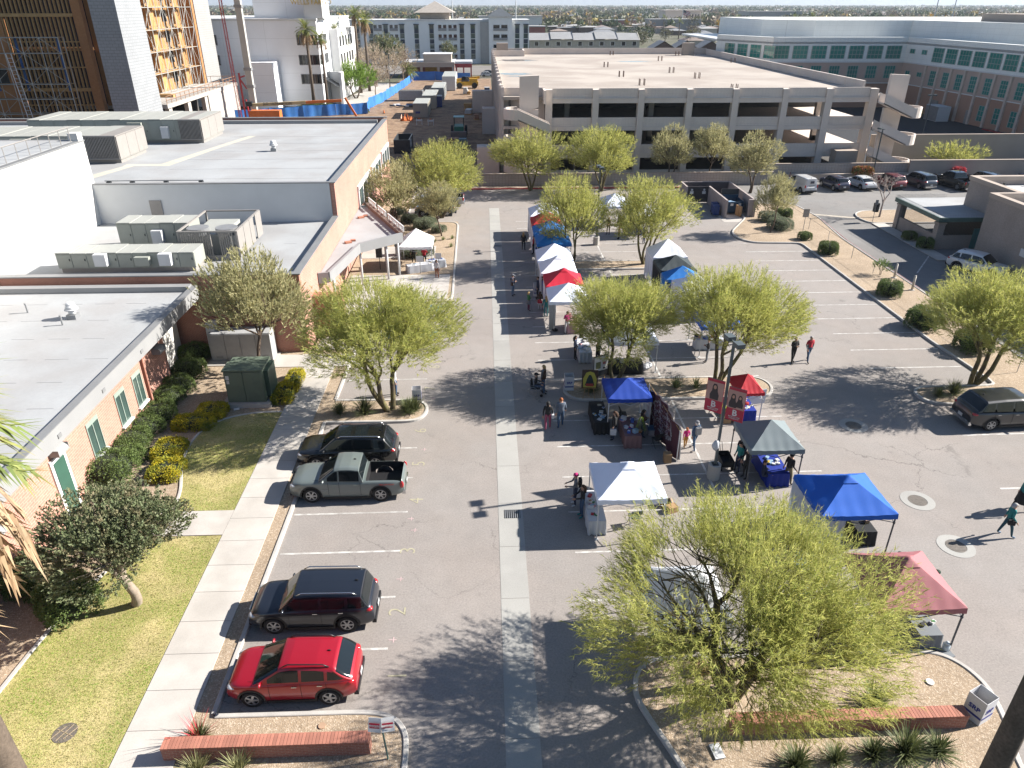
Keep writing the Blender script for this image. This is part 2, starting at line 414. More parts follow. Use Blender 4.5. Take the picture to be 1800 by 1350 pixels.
# kerbs
kerb([(-8.95,15.85),(-8.9,34.08)]); 
kerb([(-8.82,34.08),(-4.3,34.05),(-3.7,34.35),(-3.42,35.1),(-3.5,35.8),(-3.95,36.3),(-4.6,36.42),(-8.72,36.5)])
kerb([(-8.75,36.6),(-8.6,51.85),(-3.4,51.9),(-2.85,52.2),(-2.65,52.9),(-2.8,73.7),(-3.4,74.5),(-8.3,74.6),(-8.3,91)])
kerb([(-8.86,15.78),(-3.95,15.76),(-3.2,15.55),(-2.78,15.05),(-2.68,14.4),(-2.75,7)])
islC = [(5.3,38.55),(15.9,38.62),(16.6,38.2),(16.85,37.35),(16.5,36.4),(15.8,36.05),(5.5,36.05),(4.8,36.3),(4.4,37.2),(4.7,38.2)]
islD = [(5.4,61.1),(14.4,61.1),(15.0,60.7),(15.15,60.0),(14.9,59.3),(14.3,59.0),(5.4,58.95),(4.9,60.0)]
islE = [(4.68,16.4),(5.0,17.2),(5.7,17.55),(12.5,17.5),(15.0,17.55),(15.75,17.3),(16.25,16.7),(16.45,15.8),(16.1,14.3),(15.6,13.2),(15.5,7),(7.6,7),(5.61,13.5),(4.75,15.7)]
strip = [(30.35,36.9),(25.8,36.88),(25.1,36.6),(24.85,35.9),(25.1,35.15),(25.9,34.8),(34.2,34.7),(34.3,48.9),(34.4,54.5),(34.5,67.3),(35.4,75),(35.0,80.6),(30.4,81.2),(27.7,81.2),(27.6,75.0),(24.7,70.2),(24.35,68.8),(24.6,67.2),(25.6,66.15),(29.95,65.9),(29.9,50),(29.9,43.4)]
bare = [(39.5,74.3),(39.9,76.2),(41.2,77.4),(45.3,77.8),(48,77.8),(48,72.45),(39.95,72.45)]
for P_ in (islC, islD, islE, strip, bare):
    sp_ = smooth_path(P_, True)
    sheet('island_bed', [(p.x, p.y) for p in sp_], .10, gravel_m); kerb(P_, True)
sheet('island_bed', [(-9.0,34.08),(-4.2,34.05),(-3.5,34.6),(-3.42,35.3),(-4.0,36.35),(-8.8,36.5)], .094, gravel_m)
sheet('island_bed', [(-9.5,5),(-2.75,5),(-2.7,14.6),(-3.1,15.5),(-3.9,15.76),(-9.0,15.8)], .097, gravel_m)
kerb([(36.0,92.3),(60,92.3)]); kerb([(39.5,86.5),(41.0,91.8)]); 
# path beside the perimeter wall and its red painted kerb
sheet('footpath', [(-3.0,89.7),(30,89.7),(30,90.9),(-3.0,90.9)], .12, mat('tan_path', (.56,.45,.36), .9, .08, 1, .06, world=True))
kerb([(-3.0,89.6),(30,89.6)], wd=.2, m=red_kerb, name='red_kerb')
kerb([(34.45,53),(34.6,66),(35.3,74)], wd=.08, z0=.1, z1=.16, m=mat('faded_red', (.48,.30,.29), .8, .2, 2), name='faded_red_kerb')

# painted stall lines
lines = MB()
def ln(x0, y0, x1, y1, wd=.10, z=.005):
    a, b = Vector((x0,y0)), Vector((x1,y1)); n = Vector((-(b-a).y, (b-a).x)).normalized()*wd/2
    lines.quad((a.x-n.x,a.y-n.y,z), (b.x-n.x,b.y-n.y,z), (b.x+n.x,b.y+n.y,z), (a.x+n.x,a.y+n.y,z))
for yy in (18.38, 20.9, 23.55, 26.16, 28.8, 31.45, 39.15, 41.8, 44.4, 47.0): ln(-8.75, yy, -3.7, yy+.03)
for k in range(11): ln(23.9, 39.6+2.66*k, 29.75, 39.62+2.66*k)
for yy in (20.45, 23.2, 25.9, 28.6, 31.3, 33.9): ln(3.5, yy, 16.2, yy+.05, .09)
for yy in (38.8, 41.5, 44.2, 46.9, 49.6, 52.3, 55.0, 57.7): ln(3.2, yy, 16.6, yy+.05, .09)
for yy in (61.3, 64.0, 66.7, 69.4, 72.1, 74.8): ln(3.2, yy, 16.6, yy+.05, .09)
for a, b in ((24.5,36.0),(38.8,58.9),(61.3,76)): ln(10.55, a, 10.55, b, .11)
ln(25.0, 31.6, 33.0, 31.75); ln(24.0, 26.9, 33, 27.0, .11); ln(41.2, 63.2, 36.5, 57.2, .11, .009)
ln(29.9, 71.5+.0, 36.0, 77.4, .01)
struct(lines.build('stall_lines', line_m))
struct(MB().quad((32.0,77.6,.01),(40.3,74.2,.01),(40.5,74.65,.01),(32.2,78.1,.01)).build('stop_line', mat('tan_line', (.50,.45,.37), .8, .15, 2)))
struct(MB().quad(*[(x,y,.006) for x,y in ((-8.4,45.4),(-5.2,45.4),(-5.2,46.6),(-8.4,46.6))]).build('blue_marking', mat('blue_marking', (.08,.23,.36), .7, .15, 2)))
struct(MB().quad(*[(x,y,.006) for x,y in ((-5.0,45.3),(-3.4,45.3),(-3.4,46.7),(-5.0,46.7))]).quad(*[(x,y,.006) for x,y in ((-4.4,50.0),(-3.3,50.0),(-3.3,51.4),(-4.4,51.4))]).build('blue_marking', MATS['blue_marking']))
for k, (px_, py_) in enumerate(((700,1188),(700,1075),(718,968),(733,880),(737,815),(740,757),(757,683),(765,645))):
    g = G(px_, py_); o = text(str(k+1), .95, (g[0], g[1], .008), (0,0,R(90)), yellow_chalk, name='painted_number', depth=.001, bold=-.012); o['kind'] = 'structure'
for px_, py_ in ((703,1018),(722,912),(728,932),(690,1125),(745,790),(762,700)):
    g = G(px_, py_); struct(MB().box(g[0]-.14,g[0]+.14,g[1]-.015,g[1]+.015,.004,.008).box(g[0]+.02,g[0]+.05,g[1]-.12,g[1]+.12,.0035,.0085).build('chalk_mark', mat('pink_chalk', (.62,.45,.45), .8)))

# manholes and grates
def manhole(x, y, lab, r=.74):
    t = thing('manhole', lab, 'manhole', 'manholes with concrete collars in the asphalt', (x, y, 0))
    b = MB(); n = 32
    ring = lambda rr, z: [(x+rr*math.cos(2*math.pi*k/n), y+rr*math.sin(2*math.pi*k/n), z) for k in range(n)]
    b.add(ring(r,.004)+ring(r,.012)+ring(.42,.012)+ring(.42,-.0), [(k,(k+1)%n,n+(k+1)%n,n+k) for k in range(n)] + [(n+k,n+(k+1)%n,2*n+(k+1)%n,2*n+k) for k in range(n)] + [(2*n+k,2*n+(k+1)%n,3*n+(k+1)%n,3*n+k) for k in range(n)])
    b.build('collar', gutter_m, t)
    c = MB().add(ring(.40,.009)+[(x,y,.010)], [(k,(k+1)%n,n) for k in range(n)])
    for k in range(-3,4): c.box(x-.28,x+.28,y+k*.09-.015,y+k*.09+.015,.009,.016)
    c.build('cover', iron, t)
manhole(19.62, 26.14, 'round manhole with concrete collar in asphalt beside the bright blue canopy')
manhole(19.55, 22.99, 'round manhole with concrete collar in asphalt beside the maroon canopy')
manhole(19.71, 32.81, 'round manhole with concrete collar in tree shade behind the grey canopy')
def grate(x, y, lab, sx=.36, sy=.30):
    t = thing('storm_grate', lab, 'grate', 'storm grates in the gutter', (x, y, 0))
    MB().box(x-sx,x+sx,y-sy,y+sy,.009,.012).build('frame', black_plastic, t)
    b = MB()
    for k in range(8): b.box(x-sx+.03+k*sx/4, x-sx+.065+k*sx/4, y-sy, y+sy, .0125, .03)
    b.build('bars', grey_metal, t)
grate(.98, 25.85, 'square steel storm grate in the gutter between the pickup and white canopy')
grate(1.15, 66.3, 'square steel storm grate far along the gutter near the parked tents')
t = thing('utility_cover', 'round hatched utility cover set in the lawn', 'manhole', None, (-13.35, 14.9, .105))
b = MB(); b.cyl(-13.35, 15.35, .10, .118, .36, n=28); b.build('rim', iron, t)
b = MB()
for k in range(-1,2): b.bar((-13.35+k*.2-.14, 15.35-.28*(1 if k==0 else .8), .122), (-13.35+k*.2+.14, 15.35+.28*(1 if k==0 else .8), .122), .02, .012)
b.bar((-13.64,15.48,.122),(-13.06,15.22,.122),.02,.012); b.build('ribs', mat('rusty', (.42,.33,.22), .8, .2, 6), t)

# grass blades over the lawn and loose stones over the beds: nobody could count them
def blades(name, polys, n, z, h, wd, m, lab, cat, seed):
    rs = np.random.RandomState(seed); pts = []
    for (x0,x1,y0,y1,test) in polys:
        k = int(n*(x1-x0)*(y1-y0)); P = np.column_stack([rs.uniform(x0,x1,k), rs.uniform(y0,y1,k)])
        pts.append(P[[test(p) for p in P]])
    P = np.vstack(pts); k = len(P); a = rs.uniform(0, 2*np.pi, k); l = rs.uniform(.5,1,k)*h; w_ = rs.uniform(.6,1,k)*wd
    base = np.column_stack([P, np.full(k, z)]); d = np.column_stack([np.cos(a), np.sin(a), np.zeros(k)])*w_[:,None]
    tip = base + np.column_stack([rs.uniform(-.5,.5,k)*h, rs.uniform(-.5,.5,k)*h, l])
    V = np.empty((k*3,3)); V[0::3] = base-d; V[1::3] = base+d; V[2::3] = tip
    return stuff(link(name, np_mesh(name, V, np.arange(k*3).reshape(-1,3), m)), lab, cat)
from mathutils.geometry import intersect_point_tri_2d
def inside(poly):
    def f(p):
        x, y = p; c = False; n = len(poly); j = n-1
        for i in range(n):
            xi, yi = poly[i]; xj, yj = poly[j]
            if (yi > y) != (yj > y) and x < (xj-xi)*(y-yi)/(yj-yi)+xi: c = not c
            j = i
        return c
    return f
grass_m = leaf_mat('grass_blade', (.22,.25,.06), (.36,.32,.12), (.42,.35,.17), .35)
blades('lawn_grass', [(-15.5,-11.5,26.5,35.3,inside([(-11.5,26.5)]+up)), (-16.7,-11.5,9,24.7,inside([(-11.5,24.7)]+lo+[(-11.5,9)]))], 420, .103, .055, .012, grass_m,
       'short yellow green winter grass beside the pale sidewalk', 'grass', 3)
# ------------------------------------------------------------------ buildings on the left
brick_m = block_mat('brick_wall', (.43,.155,.10), (.36,.125,.08), (.50,.37,.30), .2, .068, .008, .07)
brick_pale = block_mat('brick_wall_pale', (.52,.26,.195), (.46,.22,.165), (.60,.38,.31), .40, .125, .014, .06)  # same brick on east faces, sunlight put into the colour as paleness
roof_m = mat('roof_membrane', (.425,.44,.45), .8, .07, .25, .03, 6, world=True, col2=(.385,.385,.385), c2scale=.2)
stucco_w = mat('stucco_white', (.80,.79,.76), .9, .03, .6, .03, 20, world=True)
stucco_g = mat('stucco_grey', (.72,.735,.74), .9, .05, .5, .03, 20, world=True)
fascia_m = mat('fascia_metal', (.33,.335,.34), .5, .05, .7, .02, world=True)
coping_m = mat('coping_metal', (.24,.245,.25), .5, .08, 1, .03, world=True)
hvac_m = mat('hvac_green', (.375,.395,.35), .55, .06, 1, .04)
hvac_top = mat('hvac_top', (.45,.46,.425), .5, .06, 1, .04)
louver_m = mat('louvre_grey', (.33,.31,.29), .5, .08, 2, .05)
louver_light = mat('louvre_pale', (.33,.31,.29), .55, .05, 2, .05)
win_green = mat('window_green', (.34,.42,.37), .12, .08, 1, .03, spec=.7)
glass_teal = mat('office_glass', (.06,.10,.09), .05, .2, .5, .02, spec=.8)

# A: low office building, near left
A = thing('office_building', 'low brick office building with flat pale roof along the hedges', 'building', None, (-24, 32, 0))
b = MB(); b.box(-60,-18.6,6,35.9,0,4.3); b.build('wall', brick_pale, A)
b = MB(); b.box(-60,-18.9,35.9,39.2,0,4.3); b.build('wall', brick_pale, A)
MB().box(-60,-19.6,39.2,42.9,0,4.28).build('recess_wall', stucco_w, A)
b = MB(); b.box(-60,-18.12,6,42.9,4.26,4.62); r = b.build('roof', roof_m, A)
b = MB(); b.box(-18.12,-17.8,6,42.9,4.02,4.80); b.box(-60,-18.12,42.35,42.9,4.63,4.95); b.build('fascia', fascia_m, A)
b = MB(); b.box(-18.16,-17.76,6,42.94,4.80,4.84); b.build('coping', coping_m, A)
b = MB(); b.box(-18.6,-18.0,6,42.9,3.86,4.02); b.build('soffit', stucco_w, A)
for y0 in (20.0, 25.0, 28.95, 33.2, 37.8, 41.5):   # scuppers in the fascia
    MB().cbox((-17.79, y0+1.2, 4.35), (.05,.26,.18)).build('scupper', coping_m, A)
seam = MB()
for i in range(24):
    for j in range(14):
        x, y = -60+i*1.9+(j%2)*.9+rnd.uniform(-.2,.2), 8+j*2.5
        if x < -19.5: seam.box(x, x+1.15, y, y+.03, 4.62, 4.626)
stuff(seam.build('roof_seams', mat('seam_dirt', (.30,.305,.31), .8), A))
def win_e(parent, x, y0, y1, z0, z1, panes=2, frame=win_green, sill=True, name='window', gm=glass_teal, fw=.06):
    """window in a wall facing +X at plane x"""
    f = MB(); f.box(x-.03,x+.05,y0,y1,z1-.22,z1); f.box(x-.03,x+.05,y0,y0+fw,z0,z1-.22); f.box(x-.03,x+.05,y1-fw,y1,z0,z1-.22); f.box(x-.03,x+.05,y0+fw,y1-fw,z0,z0+fw)
    for k in range(1, panes): yy = y0+(y1-y0)*k/panes; f.box(x-.03,x+.045,yy-fw/2,yy+fw/2,z0+fw,z1-.22)
    o = f.build(name, frame, parent)
    MB().box(x-.02,x+.012,y0+fw,y1-fw,z0+fw,z1-.22).build('pane', gm, o)
    if sill: MB().box(x,x+.16,y0-.06,y1+.06,z0-.09,z0-.005).build('sill', stucco_g, o)
    return o
for y0, y1 in ((14.0,15.1),(17.6,18.7),(21.0,22.1),(29.25,30.35),(32.15,33.2),(34.15,35.15)): win_e(A, -18.6, y0, y1, 1.15, 3.0)
d = MB().box(-18.62,-18.53,26.1,27.3,.0,3.05).build('door_frame', stucco_g, A)
d = MB().box(-18.6,-18.5,26.28,27.1,.05,2.85).build('door', mat('door_green', (.045,.115,.085), .5), A)
MB().box(-18.5,-18.47,26.35,26.41,1.3,1.5).build('handle', chrome, d)
def awning(y, z, x=-18.6):
    b = MB(); n = 6
    for k in range(n):
        a0, a1 = math.pi/2*k/n, math.pi/2*(k+1)/n
        b.quad((x+.45*math.sin(a0),y-.4,z-.35+.35*math.cos(a0)),(x+.45*math.sin(a1),y-.4,z-.35+.35*math.cos(a1)),(x+.45*math.sin(a1),y+.4,z-.35+.35*math.cos(a1)),(x+.45*math.sin(a0),y+.4,z-.35+.35*math.cos(a0)))
    b.box(x,x+.45,y-.41,y-.39,z-.36,z-.05).box(x,x+.45,y+.39,y+.41,z-.36,z-.05)
    b.build('wall_light_hood', fascia_m, A)
awning(26.7, 3.55); awning(38.0, 3.0, -18.9); awning(21.9, 3.0)
MB().box(-18.6,-18.45,35.45,35.55,0,3.9).build('drain_pipe', mat('pipe_brown', (.30,.13,.09), .6), A)
def roof_vent(x, y, z, parent_label, s=1.0, group='small vents on the flat roofs'):
    t = thing('roof_vent', parent_label, 'roof vent', group, (x, y, z))
    MB().box(x-.22*s,x+.22*s,y-.22*s,y+.22*s,z,z+.22*s).build('kerb_box', grey_metal, t)
    b = MB(); b.cyl(x,y,z+.22*s,z+.45*s,.17*s,n=14); b.cyl(x,y,z+.45*s,z+.52*s,.32*s,.30*s,14); b.cyl(x,y,z+.52*s,z+.68*s,.27*s,.22*s,14); b.ell((x,y,z+.72*s),(.22*s,.22*s,.13*s),12,6)
    b.build('hood', white_metal, t, smooth=True); return t
roof_vent(-23.1, 38.4, 4.62, 'silver mushroom vent in the middle of the near flat roof', 1.15)
for (x,y,lab) in ((-26.1,39.3,'short vent pipe left of the mushroom vent on the near roof'), (-23.2,37.4,'thin vent pipe with brass cap below the mushroom vent')):
    t = thing('vent_pipe', lab, 'pipe', 'small vents on the flat roofs', (x,y,4.62)); MB().cyl(x,y,4.62,5.1,.05,n=8).build('pipe', grey_metal, t); MB().cyl(x,y,5.1,5.2,.07,n=8).build('cap', fascia_m, t)

# B: hall with a low front wing, a higher rear wing and the white theatre box
B = thing('civic_hall', 'large brick hall with two stepped flat roofs full of cooling units', 'building', None, (-20, 60, 0))
MB().box(-70,-11.6,43.2,43.55,0,5.35).build('wall', brick_m, B)
MB().box(-11.95,-11.6,43.55,92,0,5.35).build('wall', brick_pale, B)
MB().box(-11.95,-11.6,57.0,92,5.35,7.95).build('wall', brick_pale, B)
MB().box(-70,-11.95,91.6,92,0,8.15).build('wall', brick_m, B)
MB().box(-70,-11.95,43.55,57,4.7,4.98).build('roof', roof_m, B)
MB().box(-70,-11.95,57.25,91.6,7.3,7.6).build('roof', roof_m, B)
MB().box(-70,-11.97,56.95,57.25,4.98,7.95).build('wall', stucco_g, B)
c = MB(); c.box(-70,-11.5,43.12,43.62,5.35,5.42); c.box(-12.0,-11.52,43.62,57,5.35,5.42); c.box(-70,-11.5,56.92,57.32,7.95,8.02); c.box(-12.05,-11.5,57.32,91.55,7.95,8.02); c.box(-70,-11.5,91.55,92.06,8.15,8.22)
c.build('coping', coping_m, B)
b = MB(); b.box(-70,-12.6,90.9,91.6,7.6,7.95); b.box(-12.5,-11.95,57.3,91.5,7.6,7.62); b.build('gutter', fascia_m, B)
for y in (60.5, 64.5, 68.8, 73, 77.3, 81.5): MB().box(-27,-13,y,y+.04,7.6,7.607).build('roof_seam', MATS['seam_dirt'], B)
b = MB()
for k in range(9): b.box(-28+k*1.7, -27.2+k*1.7+rnd.random(), 46.8+(k%3)*2.1, 46.83+(k%3)*2.1, 4.98, 4.986)
b.build('roof_seam', MATS['seam_dirt'], B)
for pts in (((-33.2,60.3),(-32.0,60.3),(-30.6,66.0),(-31.5,66.0)), ((-31.6,66.0),(-27.6,66.0),(-26.0,75.0),(-26.8,75.0),(-28.6,66.9),(-31.6,66.9)), ((-26.8,75.0),(-26.0,75.0),(-24.4,82.0),(-25.2,82.0))):
    b = MB(); b.quad(*[(x,y,7.606) for x,y in pts]); b.build('roof_walkway', mat('roof_pad', (.62,.585,.49), .85, .08, 1), B)
MB().box(-25.9,-25.0,56.88,56.945,5.0,6.75).build('door', louver_m, B)
# groups of windows in the east wall of the hall
for y0, y1 in ((67.0,74.8),(76.0,83.2),(84.4,91.0)):
    f = MB(); z0, z1 = 3.4, 5.45; x = -11.6
    f.box(x,x+.16,y0,y1,z1-.35,z1); n = 3
    for k in range(n+1):
        yy = y0+(y1-y0-.3)*k/n; f.box(x,x+.14,yy,yy+.3,z0-(.4 if k in (0,n) else 0),z1-.35)
    w_ = f.build('window', white_paint, B)
    for k in range(n):
        ya = y0+.3+(y1-y0-.3)*k/n; yb = ya+(y1-y0-.3)/n-.3
        MB().box(x,x+.03,ya,yb,z0,z1-.35).build('pane', glass_teal, w_); MB().box(x+.03,x+.06,(ya+yb)/2-.03,(ya+yb)/2+.03,z0,z1-.35).build('mullion', grey_metal, w_)
for y in (66.5, 71.5, 80.3): MB().cbox((-11.45,y,2.9),(.3,.25,.3)).build('wall_lamp', dark_metal, B)

T = thing('theatre_block', 'tall plain white windowless block rising above the flat roofs', 'building', None, (-40, 50, 0))
MB().box(-70,-29.9,30.5,57.4,4.6,11.1).build('wall', stucco_w, T)
MB().box(-70,-29.84,30.44,57.46,11.1,11.2).build('coping', coping_m, T)
MB().box(-70,-30.3,30.9,57.0,11.2,11.22).build('roof', roof_m, T)
b = MB()
for k in range(15): b.tube([(-30.3,56.4-k*1.35,11.2),(-30.3,56.4-k*1.35,12.2)], .03, 4)
for z in (12.2,): b.tube([(-30.3,56.6,z),(-30.3,36.5,z)], .035, 4)
b.build('railing', louver_m, T)
MB().box(-30.6,-29.9,56.7,57.4,11.2,11.75).build('parapet_end', stucco_w, T)

# rooftop cooling units; every door panel is a piece of its own
def ahu(x0, x1, y0, y1, z0, h, lab, n, boxes=(), lou=None, group='cooling units on the hall roofs'):
    t = thing('cooling_unit', lab, 'air conditioner', group, ((x0+x1)/2, (y0+y1)/2, z0))
    MB().box(x0+.1,x1-.1,y0+.1,y1-.1,z0,z0+.3).build('base_frame', louver_light, t)
    MB().box(x0,x1,y0,y1,z0+.3,z0+h).build('body', hvac_m, t)
    dx = (x1-x0)/n
    me = MB().box(0,dx-.05,-.03,0,0,h-.42).mesh('door_panel', hvac_m); hm = MB().box(0,.05,-.06,-.03,0,.14).mesh('handle', dark_metal)
    tm = MB().box(0,dx-.04,0,y1-y0+.1,0,.05).mesh('roof_panel', hvac_top)
    for i in range(n):
        p = link('door_panel', me, t); p.location = (x0+i*dx+.02-(x0+x1)/2, y0-.001-(y0+y1)/2, .36)
        q = link('handle', hm, p); q.location = (dx*.8, 0, h*.35)
        p = link('roof_panel', tm, t); p.location = (x0+i*dx+.02-(x0+x1)/2, y0-.05-(y0+y1)/2, h+.001+(.0 if i%3 else .03))
    for (bx, bw, bh, bm) in boxes: MB().box(bx,bx+bw,y0-.45,y0-.03,z0+.55,z0+.55+bh).build('control_box', bm, t)
    if lou:
        lx0, lx1 = lou; b = MB(); f = MB()
        f.box(lx0,lx1,y0-.25,y1+.15,z0+h-.04,z0+h+.08); f.box(lx0,lx1,y0-.24,y0-.08,z0+.35,z0+.45)
        k = lx0
        while k < lx1-.02: b.box(k,k+.06,y0-.23,y0-.10,z0+.45,z0+h-.04); k += .13
        f.build('louvre_frame', louver_light, t); b.build('louvres', louver_m, t)
        for k in range(3):
            a = y0-.2+k*(y1-y0+.3)/3; MB().box(lx1,lx1+.05,a+.02,a+(y1-y0+.3)/3-.02,z0+.36,z0+h-.02).build('end_panel', louver_light, t)
    return t
ahu(-27.1,-18.5,45.1,46.9,4.98,1.25,'long low green cooling unit nearest the brick edge of the roof', 9, ((-24.6,.75,.75,white_metal),(-20.6,.75,.75,white_metal),(-22.1,.9,.55,hvac_m)))
ahu(-25.3,-20.4,49.9,51.9,4.98,1.85,'green cooling unit with service doors beside the louvred condenser', 5, ((-22.9,.7,.9,white_metal),))
ahu(-52.5,-32.2,67.4,73.0,7.6,2.3,'cooling unit with pale louvred end behind the white block', 14, ((-41.2,1.7,1.6,hvac_m),(-37.0,.8,1.1,white_metal)), (-34.9,-32.2))
ahu(-45.5,-28.4,77.7,84.0,7.6,2.25,'cooling unit farthest back on the upper roof near the construction', 13, ((-35.6,1.4,1.5,hvac_m),(-42.6,.8,.9,white_metal),(-32.4,.7,1.1,white_metal)), (-30.6,-28.4))
t = thing('condenser', 'open topped condenser with brown louvres on the lower roof', 'air conditioner', None, (-18.4, 50, 4.98))
x0,x1,y0,y1,z0,z1 = -20.3,-16.4,47.4,53.0,5.3,6.95
f = MB(); f.box(x0,x1,y0,y0+.12,z1-.1,z1); f.box(x0,x1,y1-.12,y1,z1-.1,z1); f.box(x0,x0+.12,y0+.12,y1-.12,z1-.1,z1); f.box(x1-.12,x1,y0+.12,y1-.12,z1-.1,z1); f.box(x0,x1,y0,y0+.12,z0-.3,z0)
for x in (x0,x1-.12):
    for y in (y0,y1-.12): f.box(x,x+.12,y,y+.12,z0,z1-.1)
f.build('frame', louver_light, t)
for xa, xb in ((x0+.12,-18.2),(-17.6,-16.75)):
    b = MB(); k = xa
    while k < xb: b.box(k,k+.07,y0+.02,y0+.1,z0,z1-.1); k += .14
    b.build('louvres', louver_m, t)
for k in range(4): MB().box(x1,x1+.05,y0+k*1.4+.03,y0+(k+1)*1.4-.03 if k!=2 else y0+(k+1)*1.4-.5,z0-.1,z1-.02).build('end_panel', louver_light, t)
MB().box(x0+.5,x1-1.3,y0+1.0,y1-.6,z0-.3,z1-.5).build('coil_block', hvac_top, t)
for x, y in ((-19.3,48.6),(-17.4,48.6)): MB().cyl(x,y,z1-.5,z1-.05,.72,.72,20).build('fan_ring', grey_metal, t, smooth=False)
roof_vent(-20.2, 72.9, 7.6, 'pale mushroom vent alone on the upper roof', 1.2)
for k, x in enumerate((-29.3,-27.5,-24.9,-22.2)):
    MB().cbox((x,58.4,7.75),(.3,.3,.3)).build('pipe_support', dark_metal, B)
MB().tube([(-29.6,58.4,7.95),(-22.0,58.4,7.95)], .04, 5).build('gas_pipe', grey_metal, B)
for x, lab in ((-38.6,'teal elbow vent on the far upper roof behind the units'),):
    t = thing('elbow_vent', lab, 'roof vent', None, (x,80,7.6)); MB().box(x,x+1.4,79.6,81,7.6,8.5).build('duct', mat('duct_teal',(.25,.42,.46),.5), t); MB().ell((x+1.9,80.3,8.3),(1.0,.6,.5),12,6).build('hood', white_metal, t, smooth=True)
t = thing('duct_box', 'pale sheet metal duct box on the far upper roof', 'roof vent', None, (-33.5,81,7.6)); MB().prism([(-34.4,80.3),(-32.6,80.3),(-32.6,82),(-34.4,82)],7.6,9.0).build('duct', white_metal, t); MB().box(-34.5,-32.5,80.2,82.1,9.0,9.06).build('lid', white_metal, t)

# entrance canopy with its row of big letters seen from behind
E = thing('entrance_canopy', 'pale flat entrance canopy on slim posts against the brick wall', 'canopy', None, (-9.5, 56, 0))
pts = [(-11.58,48.0),(-11.58,68.0),(-11.0,67.9),(-6.75,57.7),(-9.8,54.9),(-10.9,48.2)]
MB().prism(pts, 3.25, 3.5).build('roof', roof_m, E)
f = MB()
for a, b_ in ((pts[3],pts[4]),(pts[4],pts[5]),(pts[5],pts[0])):
    f.bar((a[0],a[1],3.42),(b_[0],b_[1],3.42),.22,.75)
f.build('fascia', fascia_m, E)
MB().bar((pts[2][0],pts[2][1],3.62),(pts[3][0],pts[3][1],3.62),.3,.35).build('beam', mat('beam_brown', (.24,.17,.14), .6, .1), E)
for x,y in ((-7.2,58.0),(-8.0,57.0),(-9.9,55.6),(-8.6,60.6),(-10.8,49.2)): MB().cyl(x,y,.1,3.25,.09,n=10).build('post', white_metal, E, smooth=True)
a, b_ = Vector((pts[2][0],pts[2][1],3.8)), Vector((pts[3][0],pts[3][1],3.8)); d = (b_-a); ang = math.atan2(d.y, d.x)
S = thing('roof_sign', 'row of large white letters standing along the canopy edge seen from behind', 'sign', None, tuple(a))
for k in range(17):
    if k in (4, 9): continue
    p = a + d*((k+.6)/17.2) + Vector((.18,.08,0))
    M_ = MB().cbox((p.x,p.y,p.z+.42),(.10,.62,.12),ang+math.pi/2).cbox((p.x,p.y,p.z+.05),(.10,.62 if k%2 else .12,.12),ang+math.pi/2)
    for s in (-.24,.24 if k%3 else .02): M_.cbox((p.x+math.cos(ang)*s,p.y+math.sin(ang)*s,p.z+.24),(.09,.11,.44),ang+math.pi/2)
    M_.build('sign_letter', white_paint, S)
for k, (x,y) in enumerate(((-10.9,63.5),(-10.8,56.0))): MB().cbox((x,y,3.56),(.5,.4,.12),.5).cbox((x+.3,y+.5,3.56),(.4,.3,.12),.2).build('roof_drain', mat('terracotta',(.45,.2,.13),.8), E)
MB().box(-11.6,-9.6,45.6,46.4,0,3.0).build('entry_pier', brick_m, E)
# ------------------------------------------------------------------ garage, far buildings, construction
garage_m = block_mat('garage_concrete', (.80,.71,.635), (.78,.69,.62), (.66,.58,.52), .45, .62, .012, .05, 0, .15, patch=.07)
garage_p = mat('garage_plain', (.78,.69,.62), .85, .06, .5, .04, 20, world=True)
deck_m = mat('garage_deck', (.50,.445,.39), .85, .06, .08, .05, 5, world=True, col2=(.40,.345,.30), c2scale=.11)
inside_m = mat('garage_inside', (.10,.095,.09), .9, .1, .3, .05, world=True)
cmu_m = block_mat('cmu_wall', (.47,.43,.40), (.44,.40,.375), (.31,.28,.26), .4, .2, .018, .08, 0)
tan_m = mat('tan_stucco', (.47,.395,.335), .9, .05, .5, .04, 18, world=True)
pebble_m = mat('pebble_stucco', (.39,.335,.30), .9, .08, .6, .12, 12, world=True)
GA = thing('parking_garage', 'long beige three level parking garage with open bays and bare roof deck', 'parking garage', None, (27, 99, 0))
XL, XR, Y0, Y1 = 8.0, 51.3, 99.0, 186.0
piers = [(8.0,8.9),(14.1,14.9),(20.0,20.8),(26.3,27.1),(32.3,33.1),(38.8,39.6),(44.5,45.4),(50.3,51.3)]
for a, b_ in piers: MB().box(a,b_,98.6,99.6,0,10.45).build('pier', garage_p, GA)
for i in range(len(piers)-1):
    a, b_ = piers[i][1], piers[i+1][0]
    for z0, z1, s in ((9.1,10.6,'parapet_panel'),(5.95,7.05,'spandrel_panel'),(2.55,3.65,'spandrel_panel')): MB().box(a+.02,b_-.02,98.9,99.1,z0,z1).build(s, garage_m, GA)
    for z0, z1 in ((8.82,9.42),(5.43,5.95),(1.95,2.55)): MB().box(a,b_,98.72 if z0>8 else 98.8,99.4,z0,z1-.004).build('beam', garage_p, GA)
    MB().box(a+.02,b_-.02,98.95,99.1,0,.35).build('spandrel_panel', garage_m, GA)
    if z0: MB().box(a+.05,a+4.2,98.62,98.72,9.40,9.46).build('ledge', white_metal, GA)
for z0, z1, m in ((9.2,9.6,deck_m),(5.6,5.95,garage_p),(2.2,2.55,garage_p)):
    y_ = Y0+.4 if z0 < 9 else Y0
    MB().box(2.6,53.0,y_+.1,Y1,z0,z1).build('floor_slab', m, GA)
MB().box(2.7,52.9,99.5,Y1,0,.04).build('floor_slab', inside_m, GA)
MB().box(2.7,52.0,118,118.3,0.04,9.2).build('inner_wall', inside_m, GA)
